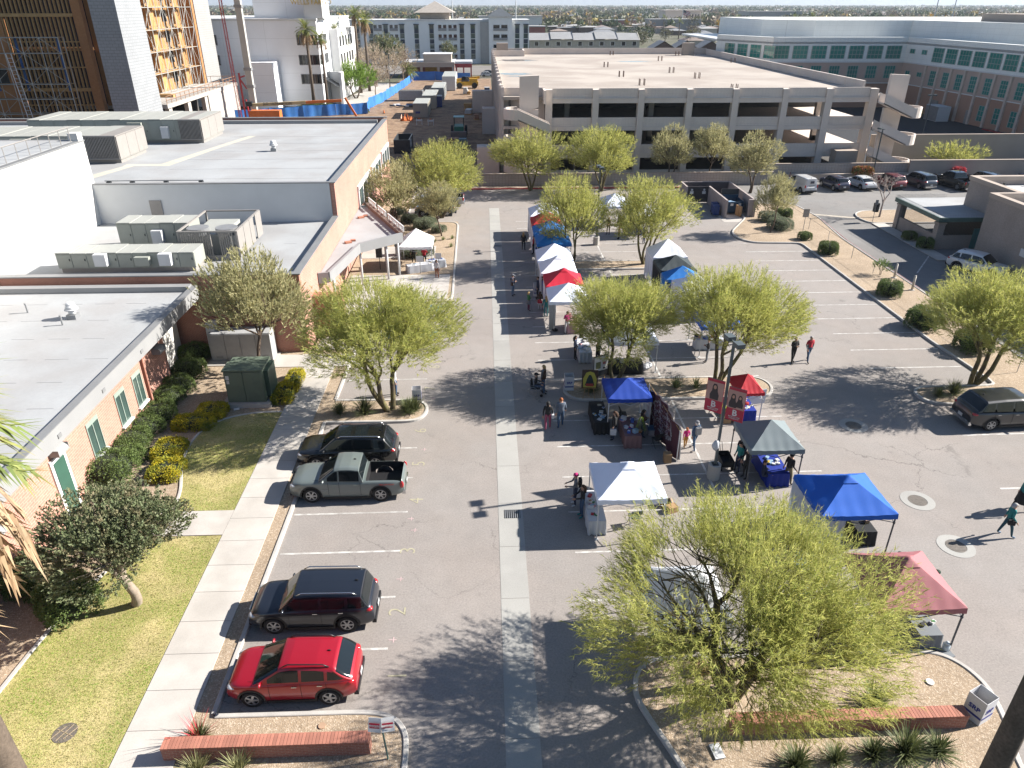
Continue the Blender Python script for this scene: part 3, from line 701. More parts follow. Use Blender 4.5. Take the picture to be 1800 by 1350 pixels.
MB().box(3.3,3.6,99.6,118,.04,9.2).build('inner_wall', inside_m, GA)
for x in (11.5,23.5,35.7,47.6):
    for z in (.04,2.55,5.95): MB().box(x,x+.7,108,108.7,z,z+3.2 if z else 2.2).build('column', garage_p, GA)
# west side with its row of deck piers
for k in range(14):
    y = 100.2+k*6.2; MB().box(2.05,2.6,y,y+.5,0,10.9).build('pier', garage_p, GA)
    if k < 13:
        for z0, z1 in ((9.2,10.55),(5.6,7.05),(2.2,3.65),(0,.6)): MB().box(2.3,2.5,y+.5,y+6.2,z0,z1).build('spandrel_panel', garage_m, GA)
MB().box(2.4,53,Y1,Y1+.3,9.6,10.9).build('parapet_wall', garage_p, GA)
MB().box(2.4,9.5,Y1-7,Y1-6.7,9.6,10.8).box(9.3,9.6,Y1-6.7,Y1,9.6,10.8).build('parapet_wall', garage_p, GA)
for k in range(14):
    y = 106+k*5.7; MB().box(52.7,53.0,y,y+5.6,9.6,10.75).build('parapet_panel', garage_m, GA)
for x,y in ((4.6,Y1-4.5),(47.5,Y1-5),): MB().box(x-1.3,x+1.3,y,y+1.6,9.6,12.2).build('stair_cap', tan_m, GA)
MB().box(2.35,8.0,100.2,100.5,0,10.6).box(2.3,2.7,99.6,100.2,0,10.7).build('end_wall', garage_p, GA)
MB().box(7.7,8.0,97.4,100.2,8.9,10.5).build('end_wall', garage_p, GA)
def stairs(cx, s, parent, dz=-1.7):
    """open switchback stair with a tall fin wall and round landings, s = which way it faces"""
    MB().prism([(cx,97.0),(cx+s*2.4,97.0),(cx+s*2.4,97.4),(cx,97.4)] if s>0 else [(cx+s*2.4,97.0),(cx,97.0),(cx,97.4),(cx+s*2.4,97.4)],0,8.3).build('fin_wall', garage_p, parent)
    b = MB(); xs = (cx, cx+s*2.4)
    b.add([(xs[0],96.9,7.6),(xs[0],97.45,7.6),(xs[1],97.45,8.6),(xs[1],96.9,8.6),(xs[0],96.9,12.2),(xs[0],97.45,12.2),(xs[1],97.45,12.3),(xs[1],96.9,12.3)],[(0,3,2,1),(4,5,6,7),(0,1,5,4),(1,2,6,5),(2,3,7,6),(3,0,4,7)]); b.build('fin_wall', garage_p, parent)
    for z in (7.3, 4.0, .8):
        b = MB(); n = 12; ri, ro = 1.55, 1.75; ccx, ccy = cx-s*.3, 96.4
        prof = [(ccx - s*ro*math.sin(math.pi*k/n), ccy - ro*math.cos(math.pi*k/n)) for k in range(n+1)]
        pin = [(ccx - s*ri*math.sin(math.pi*k/n), ccy - ri*math.cos(math.pi*k/n)) for k in range(n+1)]
        pts = prof + pin[::-1]
        for k in range(n):
            b.add([(*prof[k],z),(*prof[k+1],z),(*pin[k+1],z),(*pin[k],z),(*prof[k],z+1.25),(*prof[k+1],z+1.25),(*pin[k+1],z+1.25),(*pin[k],z+1.25)],[(0,3,2,1),(4,5,6,7),(0,1,5,4),(2,3,7,6)])
        b.prism([(ccx,ccy-ri)]+[p for p in pin]+[(ccx,ccy+ri)], z, z+.15)
        b.build('landing', garage_p, parent)
        zt = z+dz
        b = MB()
        xa, xb = ccx, ccx+s*4.0
        for yy in (ccy-ro, ccy-.1):
            b.add([(xa,yy,z),(xa,yy+.18,z),(xb,yy+.18,zt),(xb,yy,zt),(xa,yy,z+1.25),(xa,yy+.18,z+1.25),(xb,yy+.18,zt+1.25),(xb,yy,zt+1.25)],[(0,3,2,1),(4,5,6,7),(0,1,5,4),(1,2,6,5),(2,3,7,6),(3,0,4,7)])
        b.add([(xa,ccy-ro,z-.02),(xa,ccy,z-.02),(xb,ccy,zt-.02),(xb,ccy-ro,zt-.02),(xa,ccy-ro,z+.12),(xa,ccy,z+.12),(xb,ccy,zt+.12),(xb,ccy-ro,zt+.12)],[(0,3,2,1),(4,5,6,7),(0,1,5,4),(1,2,6,5),(2,3,7,6),(3,0,4,7)])
        b.build('flight', garage_p, parent)
stairs(4.6, 1, GA); stairs(54.0, -1, GA, 1.7)
MB().box(-.9,2.0,97.8,100.2,0,3.6).build('utility_room', garage_p, GA); MB().box(-.2,2.0,132,135,0,4.2).build('utility_room', garage_p, GA); MB().box(-2.2,2.0,160,163,0,4.2).build('utility_room', garage_p, GA)
MB().box(46.5,49.4,96.9,98.7,0,3.0).build('utility_room', tan_m, GA)
for k in range(10):
    px_, py_ = ((1092,135),(1128,150),(1065,118),(1290,160),(1180,128),(1225,138),(1075,97),(1160,107),(1190,98),(1288,110))[k]
    g = G(px_, py_, 9.6)
    b = MB()
    for dx in (-.35,.35):
        for dy in (-.35,.35): b.box(g[0]+dx-.05,g[0]+dx+.05,g[1]+dy-.05,g[1]+dy+.05,9.6,10.5)
    b.build('rebar_stub', mat('rebar', (.25,.16,.12), .8), GA)
puddle_m = mat('puddle', (.12,.14,.16), .03, .1, .2, .02, spec=1.0)
for k, ((px_,py_), rx, ry) in enumerate((((910,106),4.2,3.0),((903,130),3.4,2.2),((918,134),3.2,.9),((1115,108),4.0,1.6),((1245,95),4,1.2))):
    g = G(px_, py_, 9.6); rs = random.Random(k); n = 22; pts = [(g[0]+rx*math.cos(2*math.pi*i/n)*rs.uniform(.55,1.1), g[1]+ry*math.sin(2*math.pi*i/n)*rs.uniform(.6,1.1), 9.606) for i in range(n)]
    MB().quad(*pts).build('puddle', puddle_m, GA)

# perimeter walls
W1 = thing('block_wall', 'grey block wall between the market lot and the parking garage', 'wall', None, (18, 91.1, 0))
MB().box(-3.0,36.2,91.0,91.25,0,1.5).build('wall', cmu_m, W1); MB().box(-3.02,36.2,90.96,91.29,1.5,1.6).build('cap', tan_m, W1)
W2 = thing('block_wall', 'grey block wall behind the parked cars at the back of the side lot', 'wall', None, (45, 93.3, 0))
MB().box(36.2,56,93.4,93.65,0,2.0).build('wall', cmu_m, W2); MB().box(36.2,56,93.36,93.69,2.0,2.1).build('cap', tan_m, W2)
MB().box(38.6,56,92.6,93.3,0,.9).build('retaining_wall', tan_m, W2)
W3 = thing('boundary_wall', 'tan stucco wall behind the dark parked vehicles at far right', 'wall', None, (66, 93, 0))
MB().box(54.5,110,92.9,93.2,0,2.4).build('wall', tan_m, W3); MB().box(54.45,110,92.85,93.25,2.4,2.5).build('cap', tan_m, W3)
W4 = thing('boundary_wall', 'tall tan stucco wall enclosing the dark yard beside the garage', 'wall', None, (66, 103, 0))
MB().box(53.2,120,101.5,101.8,0,4.2).build('wall', tan_m, W4); MB().box(53.15,120,101.45,101.85,4.2,4.3).build('cap', tan_m, W4)

# beige building with the barred enclosure, right edge
RB = thing('stucco_building', 'beige stucco building with sunken white roofs at the right edge', 'building', None, (50, 60, 0))
b = MB(); b.box(43.8,44.2,40,61.4,0,5.6); b.box(44.2,80,61.1,61.4,0,5.6); b.build('wall', pebble_m, RB)
b = MB(); b.box(46.3,46.7,61.4,68.3,0,5.6); b.box(46.7,80,67.9,68.3,0,5.6); b.build('wall', pebble_m, RB)
MB().box(44.2,80,40,61.1,4.7,4.9).build('roof', white_paint, RB); MB().box(46.7,80,61.4,67.9,4.7,4.9).build('roof', white_paint, RB)
b = MB(); b.box(43.7,44.25,40,61.45,5.35,5.72); b.box(44.25,80,61.05,61.45,5.35,5.72); b.box(46.2,46.75,61.5,68.4,5.35,5.72); b.box(46.75,80,67.85,68.4,5.35,5.72); b.build('cornice', tan_m, RB)
for x in (49,51.2,53.5): MB().cyl(x, 67.3, 4.9, 5.25, .12, n=8).build('roof_pipe', dark_metal, RB)
MB().box(43.74,43.8,55.0,55.8,1.9,2.5).build('wall_plate', white_paint, RB)
d = thing('satellite_dish', 'grey satellite dish on the white roof at the right edge', 'dish', None, (49.8,59.5,4.9)); b = MB()
b.grid(lambda u,v: (49.8+(u-.5)*1.3*(1 if True else 1), 59.5-.25*(1-((u-.5)**2+(v-.5)**2)*2), 6.1+(v-.5)*1.3), 8, 8); b.build('reflector', grey_metal, d, True); MB().cyl(49.8,59.7,4.9,6.0,.05,n=6).build('mast', grey_metal, d)
EN = thing('barred_enclosure', 'low walled enclosure with green metal roof edge and coiled wire', 'enclosure', None, (43.5, 67.5, 0))
green_trim = mat('green_trim', (.10,.17,.15), .5)
b = MB(); b.box(41.6,41.85,64.2,70.9,0,1.25); b.build('wall', pebble_m, EN); MB().box(42.1,46.3,63.75,64.0,0,1.25).build('wall', pebble_m, EN)
for x,y in ((41.45,63.7),(41.45,70.5)):
    MB().box(x,x+.65,y,y+.65,0,2.35).build('pillar', pebble_m, EN); MB().box(x-.06,x+.71,y-.06,y+.71,2.35,2.47).build('pillar_cap', tan_m, EN)
MB().prism([(41.35,63.5),(46.3,63.5),(46.3,68.4),(48.5,68.4),(48.5,71.3),(41.35,71.3)],2.75,2.95).build('roof', roof_m, EN)
b = MB(); b.box(41.2,41.35,63.45,71.35,2.62,3.0); b.box(41.35,46.2,63.35,63.5,2.62,3.0); b.build('gutter', green_trim, EN)
MB().box(44.9,45.9,63.7,63.75,.05,1.9).build('door', mat('door_teal', (.10,.26,.26), .5), EN)
b = MB()
for k in range(45): b.tube([(41.7,64.3+k*.145,1.25),(41.7,64.3+k*.145,2.62)], .012, 3, False)
for k in range(30): b.tube([(42.2+k*.14,63.85,1.25),(42.2+k*.14,63.85,2.62)], .012, 3, False)
b.build('bars', dark_metal, EN)
MB().box(42.4,46.2,64.6,70.6,0,.02).box(46.0,46.2,64.2,70.6,.03,2.6).build('inner_wall', inside_m, EN)
b = MB()
for k in range(52):
    y = 63.6+k*.15; b.tube([(41.25+.16*math.cos(a*math.pi/3), y+a*.012, 3.14+.16*math.sin(a*math.pi/3)) for a in range(7)], .008, 3, False)
    if k < 33:
        x = 41.4+k*.15; b.tube([(x+a*.012, 63.42+.16*math.cos(a*math.pi/3), 3.14+.16*math.sin(a*math.pi/3)) for a in range(7)], .008, 3, False)
        b.tube([(x+a*.012, 71.3+.16*math.cos(a*math.pi/3), 3.14+.16*math.sin(a*math.pi/3)) for a in range(7)], .008, 3, False)
b.build('coiled_wire', grey_metal, EN)

# windows in any upright plane: origin o, direction d along the wall (2D), outward normal to the right of d
def plane_windows(parent, o, d, wins, frame, gm, cols=3, rows=2, t=.06, name='window'):
    d = Vector(d).normalized(); nrm = Vector((d.y, -d.x))
    def P3(s, z, off): return (o[0]+d.x*s+nrm.x*off, o[1]+d.y*s+nrm.y*off, z)
    for s0, s1, z0, z1 in wins:
        b = MB(); b.quad(P3(s0,z0,.03),P3(s1,z0,.03),P3(s1,z1,.03),P3(s0,z1,.03))
        for s in (s0, s1): b.bar(P3(s,z0,.02), P3(s,z1,.02), .02 if frame is None else t*2, t*2)
        w_ = b.build(name, frame, parent)
        MB().quad(P3(s0+t,z0+t,.05),P3(s1-t,z0+t,.05),P3(s1-t,z1-t,.05),P3(s0+t,z1-t,.05)).build('pane', gm, w_)
        m_ = MB()
        for k in range(1, cols): s = s0+(s1-s0)*k/cols; m_.quad(P3(s-t/2,z0,.07),P3(s+t/2,z0,.07),P3(s+t/2,z1,.07),P3(s-t/2,z1,.07))
        for k in range(1, rows): z = z0+(z1-z0)*k/rows; m_.quad(P3(s0,z-t/2,.072),P3(s1,z-t/2,.072),P3(s1,z+t/2,.072),P3(s0,z+t/2,.072))
        if cols > 1 or rows > 1: m_.build('mullions', frame, w_)

# hospital block
hosp_w = block_mat('hospital_panel', (.98,1.0,.96), (.96,.98,.94), (.80,.81,.77), 1.6, 1.0, .02, .03, 0, .05, patch=.03)
hosp_t = mat('hospital_tan', (.62,.47,.39), .85, .05, .3, .03, world=True)
hosp_b = mat('hospital_rust', (.50,.29,.20), .85, .06, .3, .03, world=True)
hglass = mat('hospital_glass', (.03,.26,.22), .06, .25, .12, .02, spec=.8)
hframe = mat('hospital_frame', (.40,.46,.42), .5)
HO = thing('hospital', 'long tan and white hospital with rows of green glass windows', 'building', None, (85, 160, 0))
A0, C0, Bend = (61.5,166.5), (90,165.5), (93.6,100)
def wall_band(a, b_, z0, z1, m, th=1.0, name='wall', off=0):
    a, b_ = Vector(a), Vector(b_); d = (b_-a).normalized(); n = Vector((d.y,-d.x)); a = a+n*off; b2 = b_+n*off
    MB().prism([(a.x,a.y),(b2.x,b2.y),(b2.x-n.x*th,b2.y-n.y*th),(a.x-n.x*th,a.y-n.y*th)], z0, z1).build(name, m, HO)
for a, b_ in (((54,182),A0),(A0,C0),(C0,Bend)):
    wall_band(a, b_, 9.0, 13.9, hosp_w); wall_band(a, b_, 5.0, 9.0, hosp_t); wall_band(a, b_, 0, 5.0, hosp_b); wall_band(a, b_, 9.0, 9.25, white_paint, .2, 'string_course', .12); wall_band(a, b_, 4.9, 5.05, hosp_w, .2, 'string_course', .1)
MB().prism([(54,182),A0,C0,Bend,(150,100),(150,215),(54,215)], 12.6, 13.0).build('roof', white_metal, HO)
MB().prism([(64,182),(72,171.5),(93,171),(97,152),(103,98),(150,98),(150,215),(64,215)], 13.0, 17.0).build('penthouse', hosp_w, HO)
MB().prism([(101,150),(106,98),(150,98),(150,160),(101,160)], 17.0, 18.4).build('penthouse', tan_m, HO)
L1 = (Vector(C0)-Vector(A0)).length
plane_windows(HO, A0, (C0[0]-A0[0],C0[1]-A0[1]), [(0.5+k*3.98,3.6+k*3.98,9.75,12.3) for k in range(7)], hframe, hglass, 4, 3, .07)
plane_windows(HO, A0, (C0[0]-A0[0],C0[1]-A0[1]), [(4.9+k*3.98,7.1+k*3.98,5.9,8.4) for k in range(6)], hframe, hglass, 4, 3, .07)
plane_windows(HO, (54,182), (A0[0]-54,A0[1]-182), [(3.0+k*4,6+k*4,9.75,12.3) for k in range(4)], hframe, hglass, 3, 3, .07)
L2 = (Vector(Bend)-Vector(C0))
plane_windows(HO, C0, (L2.x,L2.y), [(1.6,3.2,10.9,11.8),(5.8,7.4,10.9,11.8),(1.6,3.2,6.7,7.6),(5.8,7.4,6.7,7.6)], hframe, hglass, 2, 1, .07)
plane_windows(HO, C0, (L2.x,L2.y), [(9.6+k*4.15,12.9+k*4.15,9.75,12.4) for k in range(12)], hframe, hglass, 4, 3, .07)
plane_windows(HO, C0, (L2.x,L2.y), [(10.2+k*4.15,12.1+k*4.15,5.4,8.2) for k in range(12)], hframe, hglass, 3, 4, .07)
plane_windows(HO, C0, (L2.x,L2.y), [(27.2+k*4.15,28.7+k*4.15,.9,3.6) for k in range(8)], hframe, hglass, 2, 3, .07)
dl = L2.normalized(); nl = Vector((dl.y,-dl.x))
for k in range(13):
    s = 9.0+k*4.15-.45; p = Vector(C0)+dl*s+nl*.15
    MB().cbox((p.x,p.y,4.5),(.35,.5,9.0),math.atan2(dl.y,dl.x)+math.pi/2).build('pilaster', mat('pilaster_cream', (.72,.60,.50), .8), HO)
for s, z1, w_ in ((14.0,3.0,2.0),(24.5,2.4,.9)):
    p = Vector(C0)+dl*s+nl*.1; MB().cbox((p.x,p.y,z1/2),(.2,w_,z1),math.atan2(dl.y,dl.x)+math.pi/2).build('door', louver_light, HO)
t = thing('switchgear_cabinet', 'pale grey switchgear cabinet against the rust hospital wall', 'utility cabinet', None, (88.5,146,0)); MB().box(87.2,89.6,143.8,148.2,0,2.7).build('cabinet', stucco_g, t)
for k in range(5): MB().box(87.15,87.2,143.9+k*.86,144.7+k*.86,.1,2.6).build('door', grey_metal, t)
struct(MB().box(90.2,90.6,100,134,-.05,.16).build('red_kerb', red_kerb))
for k, s in enumerate((11.2,14.4,17.0)):
    t = thing('bollard', 'yellow bollard by the hospital service door, number %d from the corner' % (k+1), 'bollard', 'yellow bollards at the hospital door', (88.9,154-s*.9+8,0)); t['label'] = ('first','second','third')[k]+' yellow bollard from the inner corner of the hospital yard'
    MB().cyl(88.9,162-s*.9,0,1.2,.12,n=8).build('post', mat('bollard_yellow', (.60,.42,.06), .6), t)

# white office block with a tall fin and ribbon windows
white_c = block_mat('white_precast', (1.05,1.06,1.08), (1.04,1.05,1.07), (.88,.89,.9), 9, 3.4, .05, .02, 0, .1, patch=.03)
OB = thing('office_block', 'large white windowless office block behind the crane', 'building', None, (-50, 180, 0))
MB().box(-74,-35,172,215,0,17.0).build('wall', white_c, OB)
MB().box(-74.2,-34.8,171.8,215.2,17.0,17.4).build('parapet', white_paint, OB)
MB().box(-49,-37.4,177,190,17.4,21.4).build('penthouse', white_c, OB); MB().box(-37.4,-33.6,173,181,17.4,21.2).build('fin_wall', white_paint, OB)
MB().box(-49.6,-43.9,166.5,171.8,0,9.2).build('stair_tower', white_c, OB); MB().box(-35,-33.0,185,210,0,15).build('side_wing', white_paint, OB)
plane_windows(OB, (-74,172), (1,0), [(34.6,38.9,z,z+2.0) for z in (12.3,8.4,4.6)] + [(16.2,17.7,z,z+2.0) for z in (12.3,8.4)], grey_metal, glass_dark, 3, 1, .08)
plane_windows(OB, (-35,172), (0,1), [(.3+k*5.2,4.2+k*5.2,z,z+2.0) for z in (12.3,8.4,4.6) for k in range(2)], grey_metal, glass_dark, 2, 1, .08)
plane_windows(OB, (-33.0,185), (0,1), [(1.5+k*4,3.2+k*4,z,z+2.2) for z in (11.3,7.6,3.9) for k in range(5)], grey_metal, glass_dark, 1, 1, .08)
MB().box(-36,-31.5,178.5,179.1,0,6.6).box(-32.1,-31.5,176,178.5,0,6.6).build('entrance_portal', white_paint, OB)
MB().add([(-35,174,5.6),(-32.1,174,3.8),(-32.1,178.4,3.8),(-35,178.4,5.6)],[(0,1,2,3)]).build('entrance_awning', dark_metal, OB)
text('WELLS FARGO', 1.3, (-35.7,172.95,20.4), (R(90),0,0), mat('sign_yellow', (.75,.50,.05), .5), OB, depth=.05)
text('FARGO', 1.2, (-60.5,171.9,15.4), (R(90),0,0), MATS['sign_yellow'], OB, depth=.05)

# hotel
hot_w = mat('hotel_white', (.95,.97,.96), .85, .04, .2, .03, world=True); hot_g = mat('hotel_grey', (.42,.42,.41), .85, .05)
blue_dark = mat('dark_blue_panel', (.02,.035,.065), .5, .2, .3)
HT = thing('hotel', 'four storey pale hotel with narrow window strips and balconies', 'building', None, (-10, 305, 0))
MB().box(-50,17.6,299,318,0,14.5).build('wall', hot_w, HT); MB().box(-50.2,17.8,298.8,318.2,14.5,14.9).build('parapet', white_paint, HT)
MB().box(2.6,11.2,297.6,312,0,15.9).build('tower', hot_w, HT)
b = MB(); b.add([(1.9,296.9,15.9),(11.9,296.9,15.9),(11.9,312,15.9),(1.9,312,15.9),(6.9,304.5,18.9)],[(0,1,4),(1,2,4),(2,3,4),(3,0,4)]); b.build('roof', mat('roof_slate', (.10,.115,.13), .7), HT)
MB().box(-23,-12,303,315,14.9,17.2).build('roof_block', tan_m, HT)
b = MB(); b.add([(-25,301,17.2),(-10,301,17.2),(-10,317,17.2),(-25,317,17.2),(-17.5,309,21.0)],[(0,1,4),(1,2,4),(2,3,4),(3,0,4)]); b.build('roof', mat('roof_tile', (.42,.38,.34), .8), HT)
MB().box(-.6,2.6,298.0,299,0,14.3).build('pilaster', hot_g, HT)
strips = (-46,-41,-35.5,-29.5,-24.2,-18.6,-7.4,-3.3,13.2,16.4)
for x in strips:
    plane_windows(HT, (x-.8,299), (1,0), [(0,1.6,z,z+1.7) for z in (1.6,5.1,8.6,11.5)], hframe, glass_teal, 1, 1, .07)
    for z in (3.4,6.9,10.35): MB().box(x-.8,x+.8,298.92,299,z,z+1.5).build('spandrel_panel', blue_dark, HT)
    MB().box(x-1.0,x+1.0,298.3,299,13.2,13.5).build('awning', blue_dark, HT)
for x in (-38.4,-32.5,-14.6,-10.8,6.9):
    w_ = 1.5 if x < 0 else 2.6; yy = 299 if x < 0 else 297.6
    for z in (1.2,4.6,8.0,11.2):
        f = MB().box(x-w_,x+w_,yy-.06,yy,z,z+2.0).build('balcony', glass_dark, HT)
        MB().box(x-w_,x+w_,yy-.3,yy-.1,z,z+.9).build('railing', grey_metal, f); MB().box(x-.3,x+.3,yy-.12,yy-.07,z,z+2.0).build('jamb', hot_w, f)

# arcaded restaurant beyond the building site
RS = thing('restaurant', 'small tan restaurant with arched porch beyond the blue fence', 'building', None, (-15, 243, 0))
MB().box(-24,-9,246,256,0,4.2).build('wall', mat('restaurant_red', (.32,.10,.06), .8), RS); MB().box(-24.5,-8.5,241,256.5,4.0,4.3).build('roof', white_metal, RS)
MB().box(-18,-9.5,243,250,4.3,6.4).build('upper_block', tan_m, RS); MB().box(-18.2,-9.3,242.8,250.2,6.4,6.6).build('coping', white_paint, RS)
MB().box(-24.5,-8.5,240.6,241,3.0,4.4).build('arcade_beam', tan_m, RS)
for x in (-24,-18.6,-13.4,-8.9): MB().box(x-.35,x+.35,240.5,241.1,0,3.0).build('pier', tan_m, RS)
MB().box(-8.4,-3.2,243,252,3.8,4.4).build('side_canopy', white_metal, RS); MB().box(-8.4,-3.2,242.9,243,2.7,3.8).build('sign_board', mat('sign_red', (.45,.06,.06), .7), RS)
for x in (-8,-5.8,-3.5): MB().box(x-.2,x+.2,243,243.4,0,2.7).build('post', MATS['sign_red'], RS)
MB().box(-17.8,-14.2,245.9,246,.2,2.6).build('door', mat('door_yellow', (.60,.33,.04), .7), RS)

# ------------------------------------------------------------------ construction, far left
cmu_grey = block_mat('tower_block', (.33,.35,.37), (.30,.32,.34), (.22,.235,.25), .8, .4, .035, .05, .5, .2, patch=.06)
osb = mat('sheathing', (.52,.29,.11), .85, .12, .25, .08, 3, world=True, rv=.07)
osb2 = mat('sheathing_dark', (.46,.22,.09), .85, .14, .25, .08, 3, world=True)  # same sheathing for the south-facing walls, their shade put into the colour
lumber_m = mat('lumber', (.50,.31,.13), .85, .12, 1, .1, world=True); scaf_m = mat('scaffold_steel', (.45,.47,.46), .5, .1, 1, .05)
TW = thing('stair_tower', 'tall grey block stair tower of the unfinished building', 'tower', 'grey block towers of the unfinished building', (-51.6,117,0)); MB().box(-53.4,-49.8,113,121.3,0,48).build('shaft', cmu_grey, TW)
TW = thing('stair_tower', 'tall grey block tower standing on the podium beside orange sheathing', 'tower', 'grey block towers of the unfinished building', (-57,163,6)); MB().box(-61,-54.9,158,166.5,6.2,48).build('shaft', block_mat('tower_block_pale', (.36,.36,.355), (.34,.34,.335), (.27,.27,.27), .8, .4, .035, .05, .5, .2, patch=.05), TW)
WD = thing('unfinished_building', 'unfinished timber building with orange sheathing and open studs', 'building', None, (-70,130,0))
MB().box(-100,-68.6,118,119,2,46).build('wall', osb2, WD); MB().box(-58.3,-57.0,118,119,2,46).build('wall', osb2, WD)
for z in (5.0,8.6,18.5,29): MB().box(-68.6,-58.3,117.9,118.5,z,z+.45).build('floor_beam', lumber_m, WD)
b = MB()
for k in range(18):
    x = -68.5+k*.6; b.box(x,x+.14,118.1,118.5,5,46)
for z in (6.6,11.8,15.2,22,26,33): b.box(-68.5,-58.3,118.12,118.45,z,z+.14)
b.build('studs', lumber_m, WD)
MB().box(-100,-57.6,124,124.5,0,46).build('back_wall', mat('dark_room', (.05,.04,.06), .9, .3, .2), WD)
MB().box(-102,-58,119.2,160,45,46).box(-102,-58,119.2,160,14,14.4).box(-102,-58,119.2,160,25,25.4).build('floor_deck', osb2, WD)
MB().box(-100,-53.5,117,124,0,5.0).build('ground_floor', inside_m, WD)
for x0 in (-80,-75.5,-71.8):
    for z in (9.5,17,25): MB().box(x0,x0+2,117.93,118,z,z+2.2).build('window_opening', black_plastic, WD)
MB().box(-58,-57,121.4,156,6.2,46).build('wall', osb, WD)
MB().box(-57.9,-54.7,156,157,6.2,46).build('return_wall', osb2, WD)
for lv in range(11):
    z = 6.6+lv*3.35
    for k, y in enumerate((123.0,128.5,134.0,139.5,145.0,150.5)):
        MB().box(-57,-56.93,y+1.6,y+3.7,z+.7,z+2.5).build('window_opening', black_plastic, WD)
        if k in (3, 5): MB().box(-57,-55.9,y-.6,y+1.1,z+.2,z+3.15).build('bay', osb, WD)
    MB().box(-57.0,-56.75,121.4,156,z+3.0,z+3.2).build('ledger', lumber_m, WD)
def scaffold(lab, p0, axis, n, dx, z0, levels, lift, depth, rad=.05):
    t = thing('scaffold', lab, 'scaffold', 'scaffolds on the unfinished building', (p0[0],p0[1],z0))
    ax = Vector((1,0,0)) if axis == 'x' else Vector((0,1,0)); sd = Vector((0,-depth,0)) if axis == 'x' else Vector((depth,0,0)); o = Vector((p0[0],p0[1],z0))
    a = MB(); c = MB(); pl = MB()
    for i in range(n+1):
        for s in (0,1): q = o+ax*dx*i+sd*s; a.tube([q, q+Vector((0,0,lift*levels))], rad, 4, False)
    for l in range(levels+1):
        zz = Vector((0,0,lift*l))
        for s in (0,1): a.tube([o+sd*s+zz, o+sd*s+ax*dx*n+zz], rad*.8, 4, False)
        if l: pl.bar(o+sd*.5+zz, o+sd*.5+ax*dx*n+zz, depth*.8, .06)
        if l < levels:
            for i in range(n):
                if (i+l) % 2: c.tube([o+sd+ax*dx*i+zz, o+sd+ax*dx*(i+1)+zz+Vector((0,0,lift))], rad*.6, 3, False)
                else: c.tube([o+sd+ax*dx*(i+1)+zz, o+sd+ax*dx*i+zz+Vector((0,0,lift))], rad*.6, 3, False)
    a.build('standards', scaf_m, t); c.build('braces', scaf_m, t); pl.build('planks', lumber_m, t); return t
s1 = scaffold('steel scaffold with cross braces in front of the open stud wall', (-82.2,114.8), 'x', 9, 2.6, 2, 7, 2.0, 1.5, .055)
for x in (-72.5,-69.5,-65.4,-59.6): MB().bar((x,114.6,9),(x,114.6,16),.35,.06).build('blue_net', mat('net_blue', (.03,.10,.30), .8), s1)
lad = MB()
for dx in (-.35,.35): lad.tube([(-65.2+dx,112.9,2),(-65.9+dx,112.9,14)], .06, 4)
for k in range(22): lad.tube([(-65.55-.0319*k,112.9,2.3+k*.53),(-64.85-.0319*k,112.9,2.3+k*.53)], .04, 3)
lad.build('ladder', white_metal, s1)
scaffold('steel scaffold climbing the sunlit orange sheathing above the podium', (-56.3,121.8), 'y', 12, 2.8, 6.2, 12, 3.35, 1.6, .06)
PD = thing('concrete_podium', 'raw concrete podium with dark openings and a railed deck', 'podium', None, (-54,140,0))
MB().box(-62,-49.3,122.2,158.5,5.6,6.2).build('deck', concrete, PD)
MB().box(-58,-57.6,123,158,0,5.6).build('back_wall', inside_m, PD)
for y in (123.2,131.5,139.8): MB().box(-50.3,-49.6,y,y+1.3,0,5.6).build('pier', concrete, PD)
for k in range(6): MB().box(-50.1,-49.4,141.2+k*2.9,141.2+(k+1)*2.9-.06,0,5.6).build('wall_panel', concrete, PD)
b = MB()
for k in range(19): b.tube([(-49.4,122.4+k*2,6.2),(-49.4,122.4+k*2,7.4)], .05, 4)
for z in (6.8,7.35): b.tube([(-49.4,122.3,z),(-49.4,158.3,z)], .045, 4)
for k in range(5): b.tube([(-49.5-k*2.4,158.3,6.2),(-49.5-k*2.4,158.3,7.4)], .05, 4)
b.tube([(-49.4,158.3,7.35),(-60,158.3,7.35)], .045, 4); b.build('guard_rail', mat('rail_rust', (.35,.2,.12), .7), PD)
MB().box(-55,-52,132,133.2,6.2,6.7).build('lumber_pile', lumber_m, PD)
CR = thing('crane', 'pale telescopic crane boom rising beside a red cable mast', 'crane', None, (-44,150,0))
MB().box(-44.7,-43.6,149.5,150.5,0,32).build('boom', mat('boom_grey', (.52,.52,.49), .5, .06), CR); MB().box(-44.6,-43.75,149.6,150.4,32,60).build('boom', MATS['boom_grey'], CR)
for z in (6,9,19.5,31.5): MB().box(-44.85,-43.45,149.35,150.65,z,z+.5).build('collar', grey_metal, CR)
red_st = mat('crane_red', (.50,.04,.05), .5)
b = MB()
for dx, dy in ((0,0),(.5,0),(0,.5),(.5,.5)): b.tube([(-47.0+dx,149+dy,0),(-47.6+dx*.3,149+dy*.3,60)], .05, 4)
for k in range(40): b.tube([(-46.9+(k%2)*.3,149,k*1.2),(-46.6-(k%2)*.3,149.3,k*1.2+1.2)], .03, 3)
b.build('lattice_mast', red_st, CR)
b = MB(); b.bar((-45.9,149.6,0),(-45.9,149.6,8.6),.3,.3); b.bar((-45.9,149.6,7.8),(-44.9,149.8,8.1),.25,.25); b.bar((-45.9,149.6,7.6),(-44.9,149.8,5.8),.25,.25); b.bar((-44.9,149,0),(-45.2,149,4),.25,.25); b.build('counter_frame', red_st, CR)

